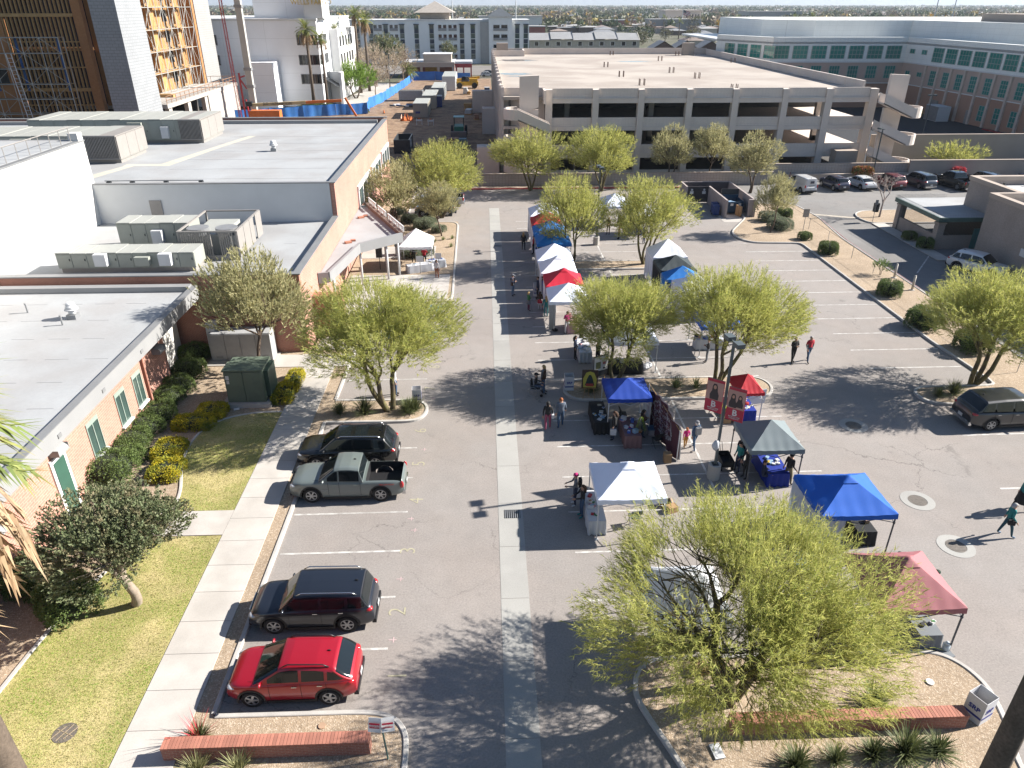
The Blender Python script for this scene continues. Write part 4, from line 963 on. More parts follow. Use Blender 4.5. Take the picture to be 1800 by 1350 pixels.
# boom lift, tarped fence, containers and loose site gear
LF = thing('boom_lift', 'orange and cream boom lift lying low behind the brick parapet', 'boom lift', None, (-34,139,0))
MB().cbox((-39,139,2.6),(5.2,2.2,1.3)).build('chassis', mat('lift_orange', (.75,.20,.04), .45), LF)
b = MB(); b.bar((-41,138.5,4.2),(-31.5,138.5,4.6),.5,.55); b.build('boom', mat('lift_cream', (.62,.50,.28), .5), LF); MB().bar((-31.5,138.5,4.6),(-25.2,138.5,4.9),.42,.46).build('boom', MATS['lift_orange'], LF)
MB().bar((-24.6,138.5,5.4),(-22.8,138.5,2.2),.3,.35).build('jib', MATS['lift_orange'], LF); MB().cbox((-41.5,138.5,4.4),(1.1,.7,.8)).build('hinge', dark_metal, LF)
text('JLG  ULTRABOOM', .62, (-36.5,138.2,4.45), (R(90),0,0), blue_dark, LF, depth=.01)
for x,y in ((-40.8,138),(-37.2,138),(-40.8,140),(-37.2,140)): MB().tube([(x,y-.3,1.0),(x,y+.3,1.0)], 1.0, 12).build('wheel', rubber, LF)
tarp = mat('tarp_blue', (.03,.17,.55), .6, .15, .4, .05, world=True, col2=(.05,.23,.62), c2scale=.3)
def tarp_fence(pts, lab, h=2.1, mt=None):
    t = thing('tarp_fence', lab, 'fence', 'blue tarp fences round the building site', (pts[0][0],pts[0][1],0))
    for i in range(len(pts)-1):
        a, b_ = Vector(pts[i]), Vector(pts[i+1]); n = Vector((-(b_-a).y,(b_-a).x)).normalized(); L = (b_-a).length
        k = max(1, int(L/6))
        for j in range(k):
            p, q = a.lerp(b_, j/k), a.lerp(b_, (j+1)/k); hh = h*rnd.uniform(.92,1.05); ph = rnd.uniform(0,6)
            def fn(u, v, p=p, q=q, hh=hh, ph=ph):
                c = p.lerp(q, u); o = .14*math.sin(u*9+ph)*(1-v*.5)+.06*math.sin(u*23)
                return (c.x+n.x*o, c.y+n.y*o, .08+v*(hh-.12*math.sin(u*math.pi)))
            MB().grid(fn, 14, 4).build('tarp_panel', mt or tarp, t, True)
            MB().tube([(p.x,p.y,0),(p.x,p.y,h+.1)], .04, 5).build('post', grey_metal, t)
    return t
tarp_fence([(-48,150),(-23.8,159.0)], 'blue tarp fence running behind the boom lift')
tarp_fence([(-23.8,159.0),(-24.6,168),(-23.2,178),(-22.3,192),(-21.0,215),(-20.6,231)], 'blue tarp fence along the left side of the dirt site')
tarp_fence([(-20.6,231),(-14,231.5),(-3.5,226)], 'blue tarp fence across the far end of the dirt site', 2.6)
cont_m = mat('container_beige', (.43,.41,.35), .6, .06, .5, .03, rv=.06); cont_g = mat('container_grey', (.36,.38,.38), .6, .06, .5, .03)
def container(x, y, l, lab, m, w_=2.9, h=2.7):
    t = thing('shipping_container', lab, 'container', 'storage containers on the building site', (x,y,0))
    MB().box(x-w_/2,x+w_/2,y,y+l,.1,h).build('shell', m, t)
    b = MB()
    for k in range(9): b.box(x-w_/2+.15+k*(w_-.3)/9,x-w_/2+.15+(k+.5)*(w_-.3)/9,y-.06,y,.25,h-.15)
    for k in range(int(l*1.6)): b.box(x+w_/2,x+w_/2+.06,y+.3+k*.6,y+.6+k*.6,.25,h-.15)
    b.build('ribs', m, t); MB().box(x-w_/2-.02,x+w_/2+.02,y-.02,y+l+.02,h,h+.08).build('roof', hvac_top, t); return t
c1 = container(-12.4,152.3,9,'beige shipping container nearest, with a small blue plate', cont_m)
MB().box(-13.4,-12.5,152.2,152.24,.9,1.3).build('plate', mat('plate_blue', (.04,.06,.25), .5), c1)
container(-11.6,166,12,'beige shipping container second from the camera', cont_m); container(-10.6,182,14,'grey shipping container third from the camera', cont_g); container(-8.8,203,16,'white topped container farthest from the camera', stucco_g, 3.4, 3.4)
t = thing('skip', 'grey open skip on the dirt left of the containers', 'skip', None, (-17,183,0)); MB().box(-19.6,-14,181,184,.2,2.2).build('body', grey_metal, t); MB().box(-19.4,-14.2,181.2,183.8,2.2,2.22).build('load', inside_m, t)
for x,y,lab,m in ((-9.6,170,'blue portable toilet beside the beige containers','plate_blue'),(1.0,187,'teal portable toilet at the garage wall','net_blue'),(-.6,180,'blue portable toilet among the wrapped pallets','net_blue')):
    t = thing('portable_toilet', lab, 'toilet', None, (x,y,0)); MB().box(x-.6,x+.6,y-.6,y+.6,0,2.2).build('cabin', MATS[m], t); MB().box(x-.65,x+.65,y-.65,y+.65,2.2,2.4).build('roof', white_metal, t)
t = thing('dumpster', 'black dumpster behind the brick hall corner', 'dumpster', None, (-12.2,117,0)); b = MB(); b.box(-13.6,-11.2,114,114.15,0,2.0).box(-13.6,-11.2,120,120.15,0,2.0).box(-13.6,-13.45,114.15,120,0,2.0).box(-11.35,-11.2,114.15,120,0,2.0).box(-13.4,-11.4,114.2,119.9,.1,.2); b.build('body', dark_metal, t)
MB().box(-11.2,-11.12,115,116.4,.8,1.8).build('plate', white_paint, t)
# telehandler
yel = mat('machine_yellow', (.62,.36,.03), .45)
t = thing('telehandler', 'yellow telehandler parked at the far end of the dirt site', 'telehandler', None, (-4.4,209.6,0))
b = MB(); b.box(-7.2,-1.2,208.6,210.8,.7,1.7); b.box(-3.6,-1.4,208.8,210.6,1.7,2.4); b.build('body', yel, t); MB().bar((-.8,210.8,2.6),(-8.2,210.8,1.9),.5,.6).build('boom', yel, t)
MB().box(-5.6,-3.8,208.7,209.9,1.7,2.9).build('cab', glass_dark, t)
for x in (-6.2,-2.2):
    for y in (208.4,211.0): MB().tube([(x,y-.25,.75),(x,y+.25,.75)], .75, 14).build('wheel', rubber, t)
t = thing('tractor', 'green backhoe tractor with front bucket in the garage shade', 'tractor', None, (-4.2,130,0))
grn = mat('tractor_green', (.03,.20,.13), .5)
MB().box(-5.0,-3.4,129,132.4,.8,1.7).build('body', grn, t); MB().box(-5.5,-2.9,127.2,128.2,.15,1.1).build('bucket', mat('bucket', (.22,.17,.15), .7), t); MB().box(-5.1,-3.3,130.2,132.2,3.0,3.1).build('cab_roof', mat('pale_teal', (.35,.60,.58), .5), t)
b = MB()
for x in (-5.0,-3.4):
    for y in (130.3,132.1): b.tube([(x,y,1.6),(x,y,3.0)], .05, 4)
b.build('cab_posts', dark_metal, t)
for x in (-5.4,-3.0): MB().tube([(x-.2,131.6,.8),(x+.2,131.6,.8)], .8, 14).build('wheel', rubber, t); MB().tube([(x-.15,129.2,.5),(x+.15,129.2,.5)], .5, 12).build('wheel', rubber, t)
rs = random.Random(5)
pl_m = [mat('wrap_white', (.60,.62,.64), .5), MATS['lumber'], mat('wrap_rust', (.38,.20,.12), .8), mat('wrap_teal', (.12,.22,.24), .6)]
for k in range(22):
    if k < 16: x, y = rs.uniform(-5.2,1.2), rs.uniform(150,196)
    else: x, y = rs.uniform(-6.5,-1.0), rs.uniform(117,123)
    m_ = rs.choice(pl_m); sx, sy, h = rs.uniform(.9,1.9), rs.uniform(1.2,2.6), rs.uniform(.5,1.5)
    t = thing('material_pallet', 'wrapped %s pallet beside the garage wall, %s the teal toilet' % (m_.name.replace('wrap_',''), 'nearer than' if y < 168 else 'close to' if y < 186 else 'beyond') if k < 16 else ('low stack of %s boards on the dirt %s the tractor' % (m_.name.replace('wrap_',''), 'left below' if x < -3.8 else 'right below')), 'pallet', 'pallets of material on the building site' if k < 16 else 'board stacks on the building site', (x,y,0))
    MB().cbox((x,y,.08),(sx,sy,.14),rs.uniform(-.3,.3)).build('pallet_base', MATS['lumber'], t)
    for q in range(3): MB().cbox((x+rs.uniform(-.1,.1),y+rs.uniform(-.1,.1),.16+h*(q+.5)/3),(sx*rs.uniform(.8,1),sy*rs.uniform(.8,1),h/3-.02),rs.uniform(-.2,.2)).build('layer', m_, t)
for k, (x,y,c) in enumerate(((-14.8,150.5,'lift_orange'),(-15.6,153,'lift_orange'),(-20.6,160,'lift_orange'),(-9.8,142.5,'white_paint'),(-12,143.2,'white_paint'))):
    if c == 'lift_orange':
        t = thing('traffic_cone', 'orange traffic cone on the dirt site near the containers', 'cone', 'orange cones on the dirt site', (x,y,0)); MB().cyl(x,y,0,.75,.2,.04,8).build('cone', MATS[c], t); MB().box(x-.25,x+.25,y-.25,y+.25,0,.05).build('base', rubber, t)
    else:
        t = thing('road_barrier', 'white and orange folding barrier on the dirt', 'barrier', 'folding barriers on the dirt site', (x,y,0)); MB().box(x-.6,x+.6,y,y+.04,.7,1.0).build('board', white_paint, t); b = MB()
        for s in (-.5,.5): b.bar((x+s,y-.25,0),(x+s,y,1.2),.05,.05).bar((x+s,y+.3,0),(x+s,y,1.2),.05,.05)
        b.build('legs', white_paint, t); MB().box(x-.15,x+.15,y-.01,y,1.05,1.25).build('lamp', MATS['lift_orange'], t)
t = thing('net_pile', 'crumpled orange safety netting beside the nearest container', 'netting', None, (-15.2,149,0)); b = MB()
for k in range(14): b.tube([(-16.0+k*.16,149+rs.uniform(-.6,.6),0),(-16+k*.16+rs.uniform(-.3,.3),149+rs.uniform(-.6,.6),rs.uniform(.5,1.4))], [.16,.05], 4)
b.build('netting', MATS['lift_orange'], t)
t = thing('pipe_heap', 'heap of dark pipes and cans left of the containers', 'pipes', None, (-17,166,0))
for k in range(12): MB().cbox((-20+k*.75,171+rs.uniform(-2,2),.3),(1.6,.35,.3),rs.uniform(-1,1)).build('pipe', [dark_metal, white_metal, MATS['net_blue']][k%3], t)
# ------------------------------------------------------------------ trees and plants
pv_leaf = leaf_mat('palo_verde_leaf', (.25,.30,.07), (.50,.47,.16), (.38,.38,.10), .5)
pv_leaf_far = leaf_mat('palo_verde_leaf_far', (.25,.29,.075), (.48,.45,.15), (.37,.37,.10), .5)
olive_leaf = leaf_mat('dusty_leaf', (.31,.31,.15), (.45,.41,.23), (.38,.35,.18), .42)
dark_leaf = leaf_mat('dark_leaf', (.10,.135,.06), (.19,.205,.11), (.25,.20,.12), .3)
bark_green = mat('bark_green', (.17,.15,.06), .85, .2, 3, .15, 25, .3, col2=(.10,.075,.05), c2scale=2)
bark_brown = mat('bark_brown', (.13,.095,.07), .9, .2, 3, .15, 25, .3)
bark_pale = mat('bark_pale', (.34,.28,.22), .9, .15, 2, .12, 20, .3)
palm_green = leaf_mat('palm_green', (.13,.19,.05), (.26,.28,.09), (.36,.32,.12), .3)
palm_dry = leaf_mat('palm_dry', (.26,.165,.09), (.46,.34,.21), None, .2)
palm_bark = mat('palm_bark', (.13,.10,.075), .95, .2, 2, .2, 15, .5)
hedge_leaf = leaf_mat('hedge_leaf', (.09,.14,.04), (.17,.22,.07), (.13,.18,.05), .25)
sage_leaf = leaf_mat('sage_leaf', (.17,.20,.13), (.26,.29,.19), None, .25)
yellow_flower = leaf_mat('yellow_flower', (.10,.15,.02), (.62,.48,.02), (.16,.20,.03), .2)
spike_leaf = leaf_mat('spike_leaf', (.05,.075,.03), (.17,.18,.07), (.10,.12,.05), .2)
red_bloom = leaf_mat('red_bloom', (.45,.04,.05), (.60,.10,.12), None, .2)

def unit(v): return v/np.maximum(1e-9, np.linalg.norm(v, axis=1))[:,None]
def sprays(rs, P, D, n, L, W, spread, step=None, droop=0):
    """n slim leaf triangles fanned along a twig at each point P heading D"""
    k = len(P); Lr = L*rs.uniform(.6,1.3,(k,1))
    t = rs.uniform(0,1,(k,n)); base = P[:,None,:] + D[:,None,:]*(t*Lr)[:,:,None]
    d = D[:,None,:] + rs.normal(0, spread, (k,n,3)); d[:,:,2] -= droop*t
    d = d/np.linalg.norm(d, axis=2)[:,:,None]
    ll = L*.45*rs.uniform(.5,1.2,(k,n,1)); side = np.cross(d, rs.normal(0,1,(k,n,3))); side = side/np.maximum(1e-6,np.linalg.norm(side,axis=2))[:,:,None]
    ww = W*rs.uniform(.6,1.3,(k,n,1))
    V = np.stack([base-side*ww/2, base+side*ww/2, base+d*ll], axis=2).reshape(-1,3)
    return V
def limb(b, a, c, r0, r1, rs, n=5, bend=.12, sides=6):
    a, c = Vector(a), Vector(c); L = (c-a).length; pts = []; rad = []
    o = Vector((rs.uniform(-1,1), rs.uniform(-1,1), rs.uniform(-.3,.3)))*L*bend; o2 = Vector((rs.uniform(-1,1), rs.uniform(-1,1), rs.uniform(-.5,.5)))*L*bend*.5
    for i in range(n+1):
        t = i/n; pts.append(a.lerp(c, t) + o*math.sin(t*math.pi) + o2*math.sin(t*2*math.pi)); rad.append(r0*(1-t)+r1*t)
    b.tube(pts, rad, sides, cap=False); return pts
def tree_meshes(seed, crown, center, trunks, nspray, nleaf, L, W, leaf, bark, up=.55, spread=.28, r0=.15, twigs=60, lobes=7, fork=1.0, droop=0, hollow=.35, gap=.45, holes=()):
    """crown = half sizes, center = its height; leaves gather in uneven lobes with gaps between"""
    rs = random.Random(seed); nr = np.random.RandomState(seed)
    b = MB(); ends = []
    C = Vector((0,0,center)); cr = Vector(crown)
    lob = []
    for i in range(lobes):
        a = 2*math.pi*(i+rs.uniform(-.3,.3))/lobes*1.0; e = rs.uniform(-.6,.75)
        q = Vector((math.cos(a)*math.cos(e)*cr.x*.56, math.sin(a)*math.cos(e)*cr.y*.56, math.sin(e)*cr.z*.55)) + C
        lob.append((q, rs.uniform(.38,.58)))
    lob.append((C+Vector((0,0,cr.z*.42)), .55)); 
    if lobes > 6: lob.append((C+Vector((cr.x*.15,-cr.y*.1,0)), .45))
    forks = []
    for i in range(trunks):
        a = 2*math.pi*(i+rs.uniform(-.25,.25))/trunks; top = Vector((math.cos(a)*cr.x*.28, math.sin(a)*cr.y*.28, center-cr.z*.35))*1.0
        base = Vector((math.cos(a)*r0*.8, math.sin(a)*r0*.8, -.1)); pts = limb(b, base, top, r0, r0*.62, rs, 6, .10, 8); forks.append(pts)
    for q, rr in lob:
        pts = min(forks, key=lambda p: (p[-1]-q).length); k = rs.randint(4,6); mid = pts[k]
        p2 = limb(b, mid, q, r0*.5, r0*.14, rs, 5, .10, 5)
        for j in range(max(2, int(twigs/len(lob)))):
            s = p2[rs.randint(2,5)]; dv = Vector((rs.gauss(0,1)*cr.x, rs.gauss(0,1)*cr.y, abs(rs.gauss(.4,.8))*cr.z)).normalized()
            e = q + Vector((dv.x*cr.x, dv.y*cr.y, dv.z*cr.z))*rr*rs.uniform(.5,1.0); limb(b, s, e, r0*.13, .008, rs, 3, .08, 3); ends.append(e)
    bm = b.mesh('trunk', bark, True)
    # leaves
    w_ = np.array([rr**3 for _, rr in lob]); w_ /= w_.sum()
    idx = nr.choice(len(lob), nspray, p=w_); Q = np.array([list(q) for q, _ in lob])[idx]; RR = np.array([rr for _, rr in lob])[idx]
    d = unit(nr.normal(0,1,(nspray,3))); rad = nr.uniform(hollow,1,nspray)**(1/2.2)
    P = Q + d*np.array(crown)*(RR*rad)[:,None]
    keep = (np.sin(P[:,0]*2.3+seed)+np.sin(P[:,1]*2.1+seed*2)+np.sin(P[:,2]*2.9+seed*3)) > (-1.5+gap)
    for c_, r_ in holes: keep &= np.linalg.norm(P-np.array(c_),axis=1) > r_*nr.uniform(.75,1.15,nspray)
    low = P[:,2] > center-cr.z*1.12; P = P[keep & low]; d = d[keep & low]
    out = P-np.array([0,0,center-cr.z*.9]); out = unit(out); D = unit(out*1.0 + d*.35 + np.array([0,0,up]) + nr.normal(0,.18,P.shape))
    V = sprays(nr, P, D, nleaf, L, W, spread, droop=droop)
    lm = np_mesh('crown', V, np.arange(len(V)).reshape(-1,3), leaf)
    return bm, lm
def tree(name, lab, loc, meshes, rz=0, s=1.0, group=None, cat='tree', tilt=0):
    t = thing(name, lab, cat, group, loc); t.rotation_euler = (Matrix.Rotation(tilt,3,'Y') @ Matrix.Rotation(rz,3,'Z')).to_euler(); t.scale = (s,)*3 if isinstance(s,(int,float)) else s
    link('trunk', meshes[0], t); link('crown', meshes[1], t); return t
PV = [tree_meshes(11+i, (4.0,3.7,2.5), 4.1, (3,2,3)[i], 8600, 11, .55, .027, pv_leaf, bark_green, .32, .42, .15, 110, 14, gap=.45, droop=.5) for i in range(3)]
PVF = [tree_meshes(31+i, (4.5,4.0,2.5), 4.1, (4,3)[i], 4200, 9, .65, .045, pv_leaf_far, bark_green, .4, .42, .12, 70, 12, gap=.4, droop=.4) for i in range(2)]
OL = [tree_meshes(41+i, (2.8,2.6,2.6), 4.0, (1,2)[i], 3000, 8, .5, .06, olive_leaf, bark_brown, .4, .35, .11, 70, 8, gap=.45) for i in range(2)]
g_pv = 'green palo verde trees round the market'
tree('palo_verde_tree', 'feathery green tree with forked trunk in the bed above the black crossover', (-5.5,35.3,.1), PV[0], .4, (1.08,1.08,1.08), g_pv, 'tree', -.04)
tree('palo_verde_tree', 'feathery green tree with tall bare limbs above the entrance parking', (-4.6,76.5,.1), PVF[0], 1.0, (1.0,1.0,1.15), g_pv)
tree('palo_verde_tree', 'feathery green tree rooted just behind the small dark blue canopy', (7.6,38.3,.1), PV[1], 2.1, (.84,.82,.96), g_pv, 'tree', .06)
tree('palo_verde_tree', 'feathery green tree above the lone sunlit trunk beside the red canopy', (13.55,37.6,.1), PV[2], .3, (.90,.88,1.08), g_pv, 'tree', .15)
tree('palo_verde_tree', 'feathery green tree with widely forked dark trunk beside the parked dark crossover', (28.9,37.1,.1), PV[0], 3.3, (1.02,1.0,1.02), g_pv, 'tree', .08)
tree('palo_verde_tree', 'feathery green tree between the blue peaked canopies and the first light pole', (7.4,60.0,.1), PVF[1], 0.6, (.72,.72,1.13), g_pv)
tree('palo_verde_tree', 'feathery green tree with crooked sunlit trunk beside the white peaked canopy', (13.8,60.2,.1), PVF[0], 4.2, (.92,.9,1.08), g_pv, 'tree', .1)
tree('palo_verde_tree', 'bright green tree against the block wall below the left garage stair', (5.6,88.8,.1), PVF[1], 2.6, (1.05,1,1.05), g_pv)
tree('palo_verde_tree', 'bright green tree against the block wall right of the left garage stair', (14.2,88.2,.1), PVF[0], 5.2, (1.02,1,1.1), g_pv)
g_ol = 'dusty grey green trees'
tree('mesquite_tree', 'dusty yellow grey tree in front of the pale utility cabinet', (-13.4,39.6,.1), OL[0], .7, (1.15,1.15,1.18), g_ol)
tree('mesquite_tree', 'dusty tan tree against the brick hall beside the roof letters', (-8.9,72.0,.1), OL[1], 1.4, (1.25,1.25,1.0), g_ol)
tree('mesquite_tree', 'small thin dusty tree at the drive edge near the entrance tent', (-4.2,69.5,.1), OL[0], 2.4, (.75,.75,.78), g_ol)
tree('mesquite_tree', 'slender dusty tree behind the block wall in front of the garage bays', (23.4,91.9,.1), OL[1], 3.1, (1.0,1,1.05), g_ol)
tree('mesquite_tree', 'slender dusty tree behind the block wall left of the trash enclosure', (28.6,92.0,.1), OL[0], .2, (1.0,1,1.05), g_ol)
tree('mesquite_tree', 'dusty tree close behind the trash enclosure', (31.9,86.5,.1), OL[1], 5.1, (1.1,1.1,1.05), g_ol)
tree('mesquite_tree', 'small dusty tree among the clipped sage bushes right of the dumpsters', (28.2,69.6,.1), OL[0], 4.1, (.72,.72,.85), g_ol)

# the big tree in the near island
BT = tree_meshes(77, (5.35,4.6,2.65), 3.9, 4, 18500, 11, .56, .021, pv_leaf, bark_green, .28, .42, .20, 340, 17, gap=.85, hollow=.25, droop=.5, holes=(((-1.9,.6,4.1),1.55),((-2.2,-.5,5.3),1.5),((-1.4,2.0,3.0),1.4),((-.7,.3,4.0),1.2),((-3.0,-1.8,3.2),.9),((1.6,-3.0,2.6),.9)))
tree('palo_verde_tree', 'huge sprawling feathery green tree in the near gravel island', (7.7,15.8,.1), BT, 0, (.90,1,1.0), g_pv)

# dark evergreen by the sidewalk and bare trees
def bushy(seed, crown, center, n, L, W, leaf, bark, r0=.2, lobes=12, hollow=.5):
    return tree_meshes(seed, crown, center, 1, n, 7, L, W, leaf, bark, .15, .75, r0, 90, lobes, gap=.35, hollow=hollow)
DT = bushy(51, (2.7,2.5,1.75), 3.1, 9000, .22, .075, dark_leaf, bark_pale, .2, 14)
tree('evergreen_tree', 'dark rounded evergreen tree with pale trunk on the lawn beside the sidewalk', (-13.55,21.0,.1), DT, .5, 1.0)
def bare_tree(seed, h, w_, m, r0=.12, depth=4):
    rs = random.Random(seed); b = MB()
    def grow(p, d, L, r, k):
        q = p + d*L; pts = [p, p.lerp(q,.5)+Vector((rs.uniform(-1,1),rs.uniform(-1,1),0))*L*.08, q]; b.tube(pts, [r, r*.85, r*.68], 5 if k > 1 else 3, False)
        if k == 0: return
        for _ in range(rs.randint(2,4)):
            nd = (d + Vector((rs.gauss(0,.55),rs.gauss(0,.55),rs.gauss(.08,.3)))*w_).normalized(); grow(q, nd, L*rs.uniform(.6,.82), r*.62, k-1)
    grow(Vector((0,0,-.1)), Vector((.03,.02,1)), h*.28, r0, depth); return b.mesh('trunk', m, True)
def bare(lab, loc, seed, h, m, w_=1.0, depth=5, group='leafless trees', r0=.12):
    t = thing('bare_tree', lab, 'tree', group, loc); link('trunk', bare_tree(seed, h, w_, m, r0, depth), t); return t
pale_twig = mat('pale_twig', (.42,.36,.33), .8, .1, 3); brown_twig = mat('brown_twig', (.30,.22,.16), .9, .15, 3)
bare('leafless pale branched tree in front of the red and dark parked cars', (42.0,74.9,.1), 4, 5.6, pale_twig, 1.0, 5)
for k, (x,y,h,lab) in enumerate(((-24.5,206,9,'leafless brown tree left of the restaurant'),(-29,215,11,'tall leafless brown tree in front of the hotel'),(-22.5,222,10,'leafless tree close to the arcaded restaurant'),(-33,208,9,'leafless tree near the white office block side wing'),(-26.5,193,7,'small leafless tree between the walkway and blue tarp'),(-35,228,11,'leafless tree farthest left before the hotel'))):
    t = bare(lab, (x,y,0), 10+k, h, brown_twig, 1.15, 5, 'leafless trees before the hotel', .16)
    m_ = tree_meshes(300+k, (h*.42,h*.42,h*.33), h*.62, 1, 420, 6, 1.1, .12, leaf_mat('twig_haze_%d' % k, (.30,.24,.17), (.40,.33,.25), None, .2) if k == 0 else MATS['twig_haze_0'], brown_twig, .5, .4, .1, 10, 6)
    link('crown', m_[1], t)
tree('green_tree', 'rounded bright green tree beside the white office block', (-30.5,187,0), tree_meshes(61,(4.6,4.6,3.6),4.6,2,1500,7,1.1,.16,leaf_mat('fresh_leaf',(.13,.22,.03),(.22,.32,.06),None,.35),bark_brown,.4,.4,.2,20,8), 0, 1)
tree('green_tree', 'dark green tree standing in front of the hotel left wing', (-29,240,0), tree_meshes(62,(5,5,4.2),8,1,1500,7,1.0,.22,dark_leaf,bark_brown,.3,.6,.25,20,8), 0, 1)
tree('green_tree', 'small green tree against the middle of the hotel facade', (-12.3,292,0), tree_meshes(63,(2.4,2.4,3.4),4.4,1,500,7,1.0,.22,dark_leaf,bark_brown,.3,.6,.15,10,6), 0, 1)
tree('desert_shrub', 'large airy yellow green shrub against the tan wall at far right', (62.5,96.5,.2), tree_meshes(64,(4.4,2.2,1.7),1.9,3,900,7,.8,.08,pv_leaf_far,bark_green,.5,.3,.06,30,7), 0, 1, None, 'shrub')

# palms
def palm_meshes(seed, h, r, nf, fl, dry=0, fw=.5, rad=.2, wilt=.9):
    rs = random.Random(seed); b = MB(); b.tube([(0,0,-.1),(.05,0,h*.5),(0,0,h)], [rad*1.25, rad, rad*.85], 10); tm = b.mesh('trunk', palm_bark, True)
    V = []
    def frond(a, e, L, dr, vs):
        p = Vector((0,0,h)); d = Vector((math.cos(a)*math.cos(e), math.sin(a)*math.cos(e), math.sin(e))); n = 7; pts = [p]
        for i in range(n): d = (d + Vector((0,0,-dr/n*(1.2 if i > 2 else .5)))).normalized(); pts.append(pts[-1]+d*L/n)
        for i in range(2, n+1):
            for _ in range(vs):
                q = pts[i-1].lerp(pts[i], rs.random()); dd = (pts[i]-pts[i-1]).normalized(); sd = dd.cross(Vector((0,0,1))).normalized()*rs.choice((-1,1))
                ld = (dd*.9 + sd*rs.uniform(.3,.9) + Vector((0,0,rs.uniform(-.45,.1)))).normalized(); ll = fw*rs.uniform(.6,1.1); w2 = ld.cross(Vector((0,0,1))).normalized()*.02*(L/1.6)
                V.extend([q-w2, q+w2, q+ld*ll])
        for i in range(len(pts)-1):
            w2 = Vector((0,0,.02)); V.extend([pts[i]-w2, pts[i]+w2, pts[i+1]])
    for k in range(nf): frond(rs.uniform(0,6.28), rs.uniform(-.2,1.3), fl*rs.uniform(.8,1.1), wilt, 9)
    V1 = np.array([list(v) for v in V]); V.clear()
    cm = np_mesh('crown', V1, np.arange(len(V1)).reshape(-1,3), palm_green); sm = None
    if dry:
        for k in range(dry): frond(rs.uniform(0,6.28), rs.uniform(-1.1,-.2), fl*rs.uniform(.7,1.45), 2.3, 8)
        V2 = np.array([list(v) for v in V]); sm = np_mesh('dry_skirt', V2, np.arange(len(V2)).reshape(-1,3), palm_dry)
    return tm, cm, sm
def palm(lab, loc, ms, s=1, rz=0, group='tall fan palms beside the white office block'):
    t = thing('palm_tree', lab, 'palm tree', group, loc); t.scale = (s,)*3 if isinstance(s,(int,float)) else s; t.rotation_euler = (0,0,rz)
    link('trunk', ms[0], t); link('crown', ms[1], t)
    if ms[2]: link('dry_skirt', ms[2], t)
    return t
PM = [palm_meshes(3, 14, 1, 46, 2.0, 26, 1.0, .28), palm_meshes(4, 14, 1, 34, 1.9, 14, .9, .26)]
for k, (lab, x, y, s) in enumerate((('tall fan palm nearest the crane, with a brown skirt',-36.5,168,1.1),('tall fan palm second from the crane with a long dry skirt',-33.2,166,.98),('tall bare skinned fan palm against the white block corner',-34.5,190,1.03),
        ('tallest fan palm before the hotel left end',-31.0,199,1.27),('tall fan palm leaning over the hotel left end, behind the tallest',-29.4,203,1.18),('shorter fan palm between the white block and the tallest palms',-33.6,197,.83))):
    palm(lab, (x,y,0), PM[k%2], s, k*1.3)
palm('short stout fan palm at the corner of the blue tarp fence', (-21.6,226,0), palm_meshes(5, 3.0, 1, 46, 3.0, 6, 1.3, .45), 1, 0, None)
# near palm, its crown just reaching in from the left edge
NP = palm_meshes(9, 15.0, 1, 110, 2.2, 230, .62, .26, 1.0)
palm('ragged fan palm with green fronds over hanging dry skirt at the left edge', (-8.6,8.4,0), NP, 1, 0, None)
t = thing('leaning_palm', 'dark leaning palm trunk crossing the lower right corner', 'palm tree', None, (8.7,7.9,0))
MB().tube([(8.95,7.9,0),(8.97,7.92,5),(8.93,7.9,9),(8.95,7.9,17)], [.26,.22,.19,.18], 14).build('trunk', mat('trunk_brown', (.12,.095,.075), .95, .2, 1.5, .25, 18, .6), t, True)

# hedges, shrubs and spiky plants
def clump(seed, r, n, L, W, m, flat=.6, name='foliage'):
    """clipped bush: leaf faces over a squashed rounded body"""
    nr = np.random.RandomState(seed); d = unit(nr.normal(0,1,(n,3))); d[:,2] = np.abs(d[:,2]); p = np.sign(d)*np.abs(d)**flat; p = p/np.max(np.abs(p),axis=1)[:,None]**.35
    P = p*np.array(r)*nr.uniform(.86,1.0,(n,1)); V = sprays(nr, P, unit(d+nr.normal(0,.5,(n,3))), 5, L, W, .8)
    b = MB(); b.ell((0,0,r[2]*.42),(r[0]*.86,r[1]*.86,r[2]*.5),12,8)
    core = b.mesh('stems', mat('bush_shade', (.03,.04,.02), .9))  # solid dark body: the shade among the leaves is painted into its colour
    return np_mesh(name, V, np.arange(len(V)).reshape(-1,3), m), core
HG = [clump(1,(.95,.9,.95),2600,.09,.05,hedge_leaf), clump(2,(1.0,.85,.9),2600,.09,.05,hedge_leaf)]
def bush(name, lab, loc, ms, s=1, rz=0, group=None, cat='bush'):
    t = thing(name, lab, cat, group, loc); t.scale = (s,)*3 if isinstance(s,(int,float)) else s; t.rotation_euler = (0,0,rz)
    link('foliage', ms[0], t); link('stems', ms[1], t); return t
ordn = ('first','second','third','fourth','fifth','sixth','seventh','eighth','ninth')
for k, (px_,py_,s) in enumerate(((190,818,1.25),(208,793,1.05),(228,768,1.0),(250,740,.95),(277,717,.95),(292,688,.9),(312,668,.9),(330,640,.95),(340,612,.95))):
    g = G(px_, py_, .8); bush('hedge', 'clipped round green hedge, %s from the near end of the brick office wall row' % ordn[k], (g[0],g[1],.08), HG[k%2], (s,s,s*1.05), k*.9, 'clipped hedges along the office wall')
YB = [clump(5,(1.0,.8,.55),2600,.10,.055,yellow_flower), clump(6,(.9,1.0,.6),2600,.10,.055,yellow_flower)]
